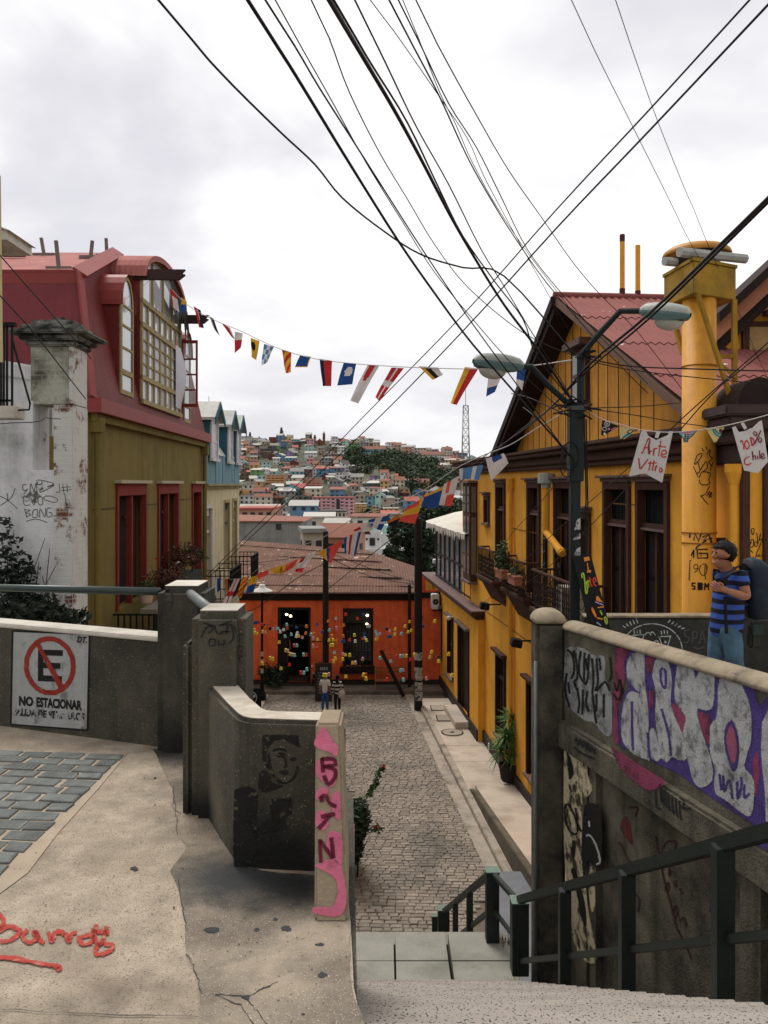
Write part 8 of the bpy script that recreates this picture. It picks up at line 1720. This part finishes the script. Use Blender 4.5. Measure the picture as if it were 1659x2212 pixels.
F2=[([(92,650),(120,653),(98,712),(112,705)],lambda u,v:'o','small plain orange flag at the left end'),([(150,650),(180,653),(152,718),(172,700)],hv('w','b',.4),'small white and blue flag beside the iron balcony'),([(198,653),(222,655),(205,712),(220,700)],hv('o','k',.7),'second small orange flag with dark edge'),([(245,655),(272,655),(195,765),(228,768)],cross('w','r',.12),'long white flag with a red cross'),([(288,648),(322,638),(262,715),(290,724)],diag('r','y',5),'lower bunting flag with red and yellow diagonal stripes'),([(325,648),(365,635),(305,712),(345,700)],hh('y','b',.5),'yellow over blue flag beside the lamp post shade'),([(357,628),(415,610),(362,652),(412,628)],lambda u,v:'p','plain coral flag flying flat along the cord'),([(415,610),(480,585),(438,628),(485,612)],lambda u,v:'y','plain yellow flag flying flat along the cord'),([(470,600),(560,555),(468,628),(540,590)],lambda u,v:'y' if u<.35 else 'p','yellow and coral flag lifted by the wind'),([(570,560),(650,515),(550,605),(590,603)],lambda u,v:'r' if v>.75 or(u<.3 and v<.3)else 'w','white flag with red tip over the rusty roof'),([(655,525),(785,460),(685,552),(732,556)],lambda u,v:'y' if u<.3 else 'p' if u>.45+.15*v else 'b','blue, yellow and coral flag in front of the black pole'),([(785,452),(870,418),(785,514),(846,516)],lambda u,v:'b' if u<.16 or u>.8 else 'r' if.3<u<.52 else 'w','blue, white and red vertically striped flag'),([(830,415),(908,375),(838,428),(925,408)],lambda u,v:'r' if u<.4 and v<.5 else 'w','white and red flag flying flat over the striped one'),([(905,365),(1012,340),(900,388),(975,402)],cross('b','w',.13),'blue flag with a white cross'),([(997,375),(1058,330),(1000,390),(1048,386)],hh('o','k',.45),'black and amber flag hanging short'),([(1085,310),(1174,255),(1060,358),(1142,358)],lambda u,v:'y' if abs(v-.45)<.16 or(u>.8 and v<.6)else 'p','coral flag with a yellow band'),([(1180,245),(1272,200),(1165,290),(1252,284)],lambda u,v:'y' if v<.18 else 'b','broad blue flag with a yellow top edge'),([(1275,190),(1347,150),(1255,270),(1322,266)],lambda u,v:'p' if(u>.45 and v>.55)or(abs(u-.4)<.14 and v<.5)else 'w','white and coral quartered flag before the yellow house corner'),([(1350,115),(1468,95),(1350,152),(1452,154)],lambda u,v:'w' if u<.2 or.55<u<.78 else 'l','light blue and white flag under the brown cornice'),([(1480,65),(1568,38),(1500,150),(1588,76)],lambda u,v:'b' if.3<u<.85 and v<.32 else 'w','white flag with a blue square on the cornice')]
for i,(q,pt_,lb)in enumerate(F2):flag([DF(p)for p in q],Y2_,pt_,lb,G2_,seed=70+i,wave=.07)
Y3_=lambda x:11.1-2.6*(x-1260)/400
cordpath([(x,y,Y3_(x))for x,y in((1262,882),(1300,905),(1345,918),(1382,928),(1450,934),(1530,926),(1600,912),(1700,885))],.006,'pennant cord carrying the two lettered cloth banners')
PNM={k:M('pennant_'+k,c,.1,12,rough=.8,bump=0)for k,c in{'cream':S(206,186,130),'ink':S(28,30,30),'teal':S(98,176,182),'rose':S(206,120,150),'leaf':S(90,140,90),'white':S(206,200,195)}.items()}
DB=lambda p:(1128.1+p[0]*.32,862.7+p[1]*.32)
class PxP:
 def __init__(s,dy=0.):s.dy=dy
 def ray(s,px,py,t=0.):return at(px,py,Y3_(px)-t-s.dy)
PXP=PxP()
def pennant(outline,base,lab,layers):
 mb=MB();fill(mb,PXP,[DB(p)for p in outline],0,False);o=thing(mb,'pennant',PNM[base],lab,'pennant','painted pennants on the right cord',fix=False)
 for i,(k,polys,strokes,w_)in enumerate(layers):
  mb=MB()
  for q in polys:fill(mb,PXP,[DB(p)for p in q],.004+.003*i,len(q)>5)
  for q in strokes:stroke(mb,PXP,[DB(p)for p in q],w_,.004+.003*i)
  mb.build('painted_pattern',PNM[k],o,fix=False)
circ=lambda x,y,r:[(x+r*math.cos(t),y+r*math.sin(t))for t in[k*.628 for k in range(11)]]
pennant([(540,140),(655,180),(600,215),(548,245),(532,240)],'ink','dark pennant with white and pink ringed circles',[('white',[circ(573,165,19)[:-1],circ(556,200,15)[:-1],circ(556,233,9)[:-1]],[],1),('ink',[circ(573,165,13)[:-1],circ(556,200,10)[:-1]],[],1),('rose',[circ(585,200,8)[:-1]],[[(600,205),(630,190)]],2),('white',[circ(573,165,6)[:-1]],[],1)])
pennant([(660,182),(778,202),(740,232),(690,268),(660,266)],'cream','cream pennant with a teal band and black leaf',[('teal',[[(690,262),(735,235),(722,222),(675,250)]],[],1),('ink',[],[[(705,222),(730,205),(748,212),(725,230),(705,222)],[(740,208),(775,206),(755,220)],[(672,268),(692,250),(730,225)]],1.6)])
pennant([(1045,222),(1182,208),(1150,250),(1125,268),(1118,290),(1090,292),(1085,262)],'teal','teal and pink pennant with a grid and black leaves',[('rose',[[(1070,220),(1160,212),(1150,225),(1080,232)]],[],1),('white',[[(1080,234),(1148,228),(1135,255),(1088,258)]],[],1),('ink',[],[[(1050,225),(1085,262),(1092,290)],[(1180,210),(1125,268)],[(1090,240),(1145,235)],[(1090,250),(1138,247)],[(1100,234),(1102,258)],[(1120,232),(1118,258)],[(1095,270),(1115,285),(1118,268)],[(1090,262),(1125,262)]],1.4)])
pennant([(1240,200),(1365,188),(1340,240),(1310,288),(1292,288),(1262,235)],'cream','cream pennant with a teal arc and pink swirl',[('teal',[[(1285,200),(1300,230),(1330,250),(1345,232),(1315,222),(1302,198)]],[],1),('rose',[circ(1340,212,10)[:-1]],[],1),('ink',[],[[(1285,200),(1300,232),(1330,252)],[(1302,198),(1316,222),(1346,234)],circ(1340,212,11),circ(1340,212,5)],1.4)])
CLOTH=M('white_cloth',S(206,200,196),.05,20,rough=.9,bump=.2,bsc=160);RDL=M('red_brush',S(186,66,56),.1,20,bump=0);MRL=M('maroon_brush',S(120,44,56),.1,20,bump=0)
def banner(outline,tabs,lab,red,maroon,w_):
 mb=MB()
 a=[DB(p)for p in outline]
 mb.prism([at(x,y,Y3_(x)-.02)for x,y in a],(0,.008,0))
 for q in tabs:mb.prism([at(x,y,Y3_(x)-.035)for x,y in[DB(p)for p in q]],(0,.006,0))
 o=thing(mb,'cloth_banner',CLOTH,lab,'banner','lettered cloth banners',fix=True)
 pp_=PxP(.024)
 mb=MB()
 for q in red:stroke(mb,pp_,[DB(p)for p in q],w_,.0,jit=.3)
 mb.build('red_lettering',RDL,o,fix=False)
 if maroon:
  mb=MB()
  for q in maroon:stroke(mb,pp_,[DB(p)for p in q],w_*.8,.002,jit=.3)
  mb.build('maroon_lettering',MRL,o,fix=False)
banner([(805,215),(835,212),(850,245),(905,275),(985,240),(992,215),(1018,215),(945,562),(825,498),(722,520)],[[(908,212),(935,215),(918,262),(896,258)]],'white cloth banner hand lettered Arte Vitro in red',[[(800,360),(815,355),(845,275),(862,270),(850,320),(852,370)],[(822,328),(862,325)],[(890,330),(885,380)],[(888,350),(895,335),(912,330)],[(915,315),(970,322)],[(935,280),(925,350),(920,385)],[(940,375),(972,365),(965,345),(945,350),(938,375),(950,390),(972,385)],[(785,395),(795,470)],[(798,470),(850,402)],[(868,415),(855,480)],[(850,432),(910,428)],[(890,412),(878,482)],[(905,445),(895,485)],[(900,460),(912,448)],[(935,460),(925,480),(935,492),(945,475),(935,460)]],[[(862,275),(855,320),(860,370)],[(856,352),(876,348)]],2.9)
banner([(1418,190),(1440,182),(1462,220),(1500,215),(1560,190),(1600,150),(1618,142),(1660,420),(1592,498),(1500,480)],[[(1475,160),(1495,155),(1520,195),(1500,205)]],'white cloth banner hand lettered 100% chile at the right edge',[[(1470,290),(1485,280),(1498,340)],[(1515,275),(1500,300),(1515,335),(1532,310),(1515,275)],[(1540,255),(1552,315)],[(1540,255),(1560,270),(1565,295),(1552,315)],[(1535,385),(1505,400),(1500,430),(1520,442),(1545,430)]],[[(1575,240),(1562,235),(1562,220),(1580,222),(1582,240),(1568,248)],[(1610,210),(1568,300)],[(1600,262),(1592,275),(1605,290),(1615,270),(1600,255)],[(1552,350),(1558,410)],[(1556,390),(1572,380),(1575,405)],[(1588,380),(1590,402)],[(1600,345),(1605,400)],[(1615,390),(1632,375),(1620,365),(1612,385),(1622,400),(1640,390)]],2.9)
SKIN=M('skin',S(154,104,80),.08,20,rough=.6,bump=0);HAIR=M('dark_hair',S(16,14,14),.3,40,rough=.7,bump=.8,bsc=60)
def stripes(name,c1,c2,per,f):
 m=M(name,c1,.15,9,bump=.7,bsc=13);N,L=m.node_tree.nodes,m.node_tree.links;b=N['Principled BSDF'];src=b.inputs['Base Color'].links[0].from_socket
 g=[n for n in N if n.type=='NEW_GEOMETRY'][0];s_=N.new('ShaderNodeSeparateXYZ');L.new(g.outputs['Position'],s_.inputs[0])
 def mt(op,a,v):n=N.new('ShaderNodeMath');n.operation=op;L.new(a,n.inputs[0]);n.inputs[1].default_value=v;return n.outputs[0]
 k=mt('LESS_THAN',mt('FRACT',mt('DIVIDE',mt('ADD',s_.outputs['Z'],50),per),0),f);x=N.new('ShaderNodeMix');x.data_type='RGBA';L.new(k,x.inputs[0]);L.new(src,x.inputs[6]);x.inputs[7].default_value=c2;L.new(x.outputs[2],b.inputs['Base Color']);return m
def lp(a,b,f):return V(a).lerp(V(b),f)
def hand(nodes,edges,wr,dirv,side,up_,s,curl):
 """palm, four unequal bent fingers and a thumb grown from the wrist node"""
 i0=len(nodes);pal=nodes[wr][0]+dirv*.05*s;nodes.append((pal,.026*s));edges.append((wr,i0));base=nodes[wr][0]+dirv*.085*s
 for k,L_ in enumerate((.062,.072,.068,.052)):
  a=base+side*(.012*(k-1.5)*1.7*s);d=(dirv*(1-curl)+up_*curl).normalized();b=a+(dirv*.6+up_*curl*.6).normalized()*L_*.55*s;c=b+d*L_*.5*s
  n=len(nodes);nodes+=[(a,.010*s),(b,.0088*s),(c,.007*s)];edges+=[(i0,n),(n,n+1),(n+1,n+2)]
 n=len(nodes);a=pal+side*-.026*s+dirv*-.01*s;nodes+=[(a,.011*s),(a+(dirv*.7-side*.6)*.03*s,.0095*s),(a+(dirv*.9-side*.3+up_*curl*.5)*.058*s,.008*s)];edges+=[(i0,n),(n,n+1),(n+1,n+2)]
def person(J,lab,shirt,pants,shoe,s=1.,face=(0,-1,0),sleeve=.55,longhair=0,curl=(.3,.3),skirt=False,sh_r=1.0):
 o=empty('person',V((J['pel'].x,J['pel'].y,min(J['toL'].z,J['toR'].z)-.03*s)),lab,'person');f=V(face).normalized();lat=V((0,0,1)).cross(f).normalized();u=V((0,0,1))
 h=J['head']
 N_=[(J['pel'],.095*s),(lp(J['pel'],J['che'],.5),.10*s),(J['che'],.12*s),(lp(J['che'],J['nek'],.7),.075*s),(J['nek'],.052*s),(h-u*.055*s+f*.015*s,.06*s),(h+f*.01*s,.082*s),(h+u*.055*s,.078*s),(h+u*.095*s,.045*s)]
 E_=[(0,1),(1,2),(2,3),(3,4),(4,5),(5,6),(6,7),(7,8)]
 for p,r,q in((h+f*.105*s-u*.012*s,.012,6),(h+f*.09*s-u*.085*s,.03,5),(h+f*.082*s-u*.052*s,.013,5)):N_.append((p,r*s));E_.append((q,len(N_)-1))
 for sg in(-1,1):n=len(N_);N_+=[(h+lat*sg*.086*s-u*.01*s,.014*s),(h+lat*sg*.096*s+u*.012*s-f*.012*s,.011*s)];E_+=[(6,n),(n,n+1)]
 for sg,k in((1,'L'),(-1,'R')):
  n=len(N_);N_+=[(J['sh'+k],.058*s),(lp(J['sh'+k],J['el'+k],.5),.048*s),(J['el'+k],.041*s),(lp(J['el'+k],J['wr'+k],.4),.039*s),(J['wr'+k],.026*s)];E_+=[(2,n),(n,n+1),(n+1,n+2),(n+2,n+3),(n+3,n+4)]
  d=(J['wr'+k]-J['el'+k]).normalized();ax=V(J.get('pal'+k,f));sd_=d.cross(ax).normalized();hand(N_,E_,n+4,d,sd_,ax.normalized(),s,curl[0 if k=='L' else 1])
  n=len(N_);N_+=[(J['hi'+k],.045*s),(lp(J['hi'+k],J['kn'+k],.5),.06*s),(J['kn'+k],.056*s),(lp(J['kn'+k],J['an'+k],.4),.052*s),(J['an'+k],.036*s),(J['to'+k],.032*s)];E_+=[(0,n)]+[(n+i,n+i+1)for i in range(5)]
 skin('body',N_,E_,SKIN,o)
 g=1.12
 n=[(J['pel']-u*.13*s,.13*s*sh_r),(J['pel']-u*.03*s,.142*s*sh_r),(lp(J['pel'],J['che'],.5),.13*s*sh_r),(J['che'],.148*s*sh_r),(lp(J['che'],J['nek'],.62),.09*s)];e=[(0,1),(1,2),(2,3),(3,4)]
 for k in 'LR':m_=len(n);n+=[(J['sh'+k],.074*s),(lp(J['sh'+k],J['el'+k],sleeve*.6),.066*s),(lp(J['sh'+k],J['el'+k],sleeve)if sleeve<=1 else J['el'+k],.064*s)];e+=[(3,m_),(m_,m_+1),(m_+1,m_+2)]
 if sleeve>1:
  for k in(1,2):q='LR'[k-1];m_=len(n);n.append((lp(J['el'+q],J['wr'+q],.9),.045*s));e.append((4+3*k,m_))
 skin('shirt',n,e,shirt,o)
 n=[(J['pel']-u*.11*s,.128*s*sh_r),(J['pel']+u*.06*s,.12*s*sh_r)];e=[(0,1)]
 for k in 'LR':m_=len(n);n+=[(J['hi'+k]-u*.03*s,.103*s),(lp(J['hi'+k],J['kn'+k],.5),.092*s),(J['kn'+k],.073*s),(lp(J['kn'+k],J['an'+k],.5),.068*s),(lp(J['kn'+k],J['an'+k],.97),.058*s)];e+=[(0,m_)]+[(m_+i,m_+i+1)for i in range(4)]
 if not skirt:skin('trousers',n,e,pants,o)
 for k in 'LR':skin('shoe',[(J['an'+k]-u*.03*s-f*.03*s,.044*s),(lp(J['an'+k],J['to'+k],.55)-u*.02*s,.043*s),(J['to'+k],.036*s)],[(0,1),(1,2)],shoe,o)
 mb=MB();rows=[];c=h+u*.022*s-f*.018*s;rr=random.Random(9)
 for i in range(12):
  t=math.pi*(.03+i*.069);rows.append([c+(u*math.cos(t)*.106+(lat*math.cos(a)*.099+f*math.sin(a)*(.108 if math.sin(a)<0 else(.112 if i<6 else max(-.02,.05-.03*(i-6)))))*math.sin(t))*s*rr.uniform(.97,1.05)for a in[2*math.pi*k/20 for k in range(20)]])
 mb.grid(rows,True,True)
 if longhair:mb.grid([[c+(lat*math.cos(a)*.1*w_+f*(math.sin(a)*.05*w_-.055)+u*z_)*s for a in[2*math.pi*k/12 for k in range(12)]]for z_,w_ in((.04,.6),(-.05,1.0),(-.2,1.05),(-.34,.8),(-.42,.3))],True,True)
 o_h=mb.build('hair',HAIR,o,smooth=True)
 mb=MB()
 for p in rows[1:9]:
  for q in p[::2]:
   d=(q-h).normalized();t_=V((rr.gauss(0,1),rr.gauss(0,1),rr.gauss(-.3,1))).normalized()*.02*s;w_=t_.cross(d).normalized()*.007*s;mb.poly([q-w_,q+t_+d*.012*s,q+w_])
 mb.build('loose_lock',HAIR,o_h,fix=False)
 mb=MB()
 for sg in(-1,1):mb.ell(h+f*.086*s+lat*sg*.032*s+u*.014*s,.008*s,.008*s,.005*s,8,5);mb.bar(h+f*.084*s+lat*sg*.018*s+u*.03*s,h+f*.078*s+lat*sg*.046*s+u*.029*s,.007*s)
 mb.build('eye',BLK,o,fix=False)
 if skirt:mb=MB();mb.lathe(J['pel']-u*.32*s,[(.19*s,0),(.16*s,.2*s),(.13*s,.36*s)],14);mb.build('skirt',pants,o,smooth=True)
 return o
MY=7.3;pm=lambda x,y,dy=0.:at(1459.9+x*.16496,1094.9+y*.16496,MY+dy)
J=dict(head=pm(615,628),nek=pm(655,780,.01),che=pm(705,1000,.03),pel=pm(660,1545,.03),shL=pm(850,905,-.12),elL=pm(935,1185,-.18),wrL=pm(650,1092,-.24),shR=pm(610,900,.17),elR=pm(560,1180,.28),wrR=pm(600,1450,.22),hiL=pm(740,1660,-.07),knL=pm(770,2060,-.05),anL=pm(1000,2480,.02),toL=pm(860,2560,.0),hiR=pm(560,1660,.12),knR=pm(520,2080,.1),anR=pm(520,2560,.12),toR=pm(380,2590,.12),palL=V((.1,1,.3)))
man=person(J,'man in a blue striped polo shirt and jeans walking with a backpack and looking left',stripes('striped_polo',S(56,84,162),S(24,26,38),.088,.48),M('blue_jeans',S(74,104,124),.25,6,dirt=S(48,70,88),dsc=5,damt=.7,bump=.8,bsc=12),BLK,1.0,face=(-1,-.12,-.03),curl=(.75,.3),sh_r=1.12)
mb=MB();mb.grid([[J['nek']+V((math.cos(a)*r_,math.sin(a)*r_,z+.03*math.cos(a)))for a in[2*math.pi*k/14 for k in range(14)]]for z,r_ in((-.075,.1),(-.03,.072))],True);mb.build('collar',M('navy_collar',S(38,52,92),.1,20),man,fix=False,smooth=True)
BPK=M('navy_backpack',S(24,32,46),.2,8,rough=.6,bump=.2,dirt=S(30,62,74),dsc=3,damt=.6);bk=empty('backpack',pm(1060,1450,.1),'large dark navy backpack on the back of the man in the striped shirt','backpack')
mb=MB();c=pm(1055,1080,.1);prof=((-.27,.6),(-.25,.85),(-.1,1.02),(.08,1.0),(.2,.82),(.27,.5),(.29,.15));mb.grid([[c+V((math.copysign(abs(math.cos(a))**.6,math.cos(a))*.13*w_-.09*(z>.2)*(z-.2)*5,math.copysign(abs(math.sin(a))**.6,math.sin(a))*.17*w_,z))for a in[2*math.pi*k/20 for k in range(20)]]for z,w_ in prof],True,True);mb.build('pack',BPK,bk,smooth=True)
mb=MB();mb.ell(c+V((.13,-.03,-.08)),.05,.13,.14,14,8);mb.build('front_pocket',BPK,bk,smooth=True)
mb=MB()
def strap(pts,w_):
 P=smooth_path(pts,4);mb.grid([[p+V((q*w_/2,-.0,q*w_*.25))for q in(-1,1)]for p in P]);mb.grid([[p+V((q*w_/2,.012,q*w_*.25))for q in(-1,1)]for p in P])
strap([pm(930,830,.02),pm(840,760,-.12),pm(740,850,-.20),pm(640,960,-.22),pm(615,1060,-.20)],.062);strap([pm(650,1180,-.17),pm(655,1400,-.16),pm(668,1660,-.17)],.024);strap([pm(640,1180,-.17),pm(780,1230,-.16),pm(960,1290,-.05)],.03);mb.build('strap',BLK,bk,fix=False)
mb=MB();c=pm(1040,1670,-.02);mb.hexa([c+V(q)for q in((-.065,-.05,-.12),(.07,-.05,-.12),(.07,.05,-.12),(-.065,.05,-.12),(-.05,-.05,.1),(.05,-.05,.1),(.05,.05,.1),(-.05,.05,.1))]);hb_=thing(mb,'hip_bag',M('olive_canvas',S(48,50,44),.2,10,bump=.3),'small olive canvas bag hanging behind the hip of the man','bag',bevel=.02)
mb=MB();mb.box(c.x-.05,c.x+.05,c.y-.062,c.y-.0515,c.z+.0,c.z+.1);mb.build('flap',M('green_flap',S(42,54,52),.15,10),hb_,bevel=.004)
def walker(px,pyb,Y,H,step,lab,shirt,pants,shoe,face,**k):
 b=at(px,pyb,Y);s=H/1.75;f=V(face).normalized();l=V((0,0,1)).cross(f).normalized();g=lambda fw,la,z:b+(f*fw+l*la+V((0,0,z)))*s
 J=dict(head=g(.03,0,1.63),nek=g(.0,0,1.46),che=g(0,0,1.27),pel=g(0,0,.96));e=k.pop('arm',.05)
 for sg,q in((1,'L'),(-1,'R')):J.update({'sh'+q:g(0,sg*.17,1.38),'el'+q:g(-.03+e*sg,sg*.24,1.1),'wr'+q:g(.06+e*sg,sg*.24,.87),'hi'+q:g(0,sg*.09,.88),'kn'+q:g(.03-step*.4*sg,sg*.09,.49),'an'+q:g(-step*sg-.02,sg*.09,.08),'to'+q:g(-step*sg+.14,sg*.1,.035)})
 return person(J,lab,shirt,pants,shoe,s,face,**k)
walker(702,1537,36.4,1.74,.1,'man in a white T-shirt and blue track trousers walking away in the square',M('white_tee',S(206,200,192),.05,10,bump=.1),M('track_blue',S(52,84,140),.15,8),M('dark_shoe',S(40,44,52),.1,9),(.12,1,0),sleeve=.8,sh_r=1.1)
wm=walker(729,1538,36.6,1.68,.06,'woman with long dark hair in a black and white striped sweater walking away',stripes('striped_knit',S(198,190,184),S(34,32,36),.17,.5),M('black_leggings',S(28,28,30),.1,8),M('green_shoe',S(50,66,54),.1,9),(-.15,1,0),sleeve=1.1,longhair=1,sh_r=1.08)
c=at(738,1500,36.45);mb=MB();mb.ell(c,.17,.1,.2,12,8);mb.tube([c+V((0,0,.18)),c+V((-.08,.06,.5)),c+V((-.18,.1,.72))],.018,6);thing(mb,'shoulder_bag',M('pale_bag',S(190,178,170),.1,9),'pale shoulder bag on the hip of the woman in the striped sweater','bag',smooth=True)
walker(617,1431,41.35,1.62,.03,'woman in dark clothes standing inside the dark doorway of the red house',M('dark_top',S(56,50,52),.3,9),M('dark_skirt',S(36,34,38),.2,9),BLK,(.1,-1,0),sleeve=.6,longhair=1,skirt=True)
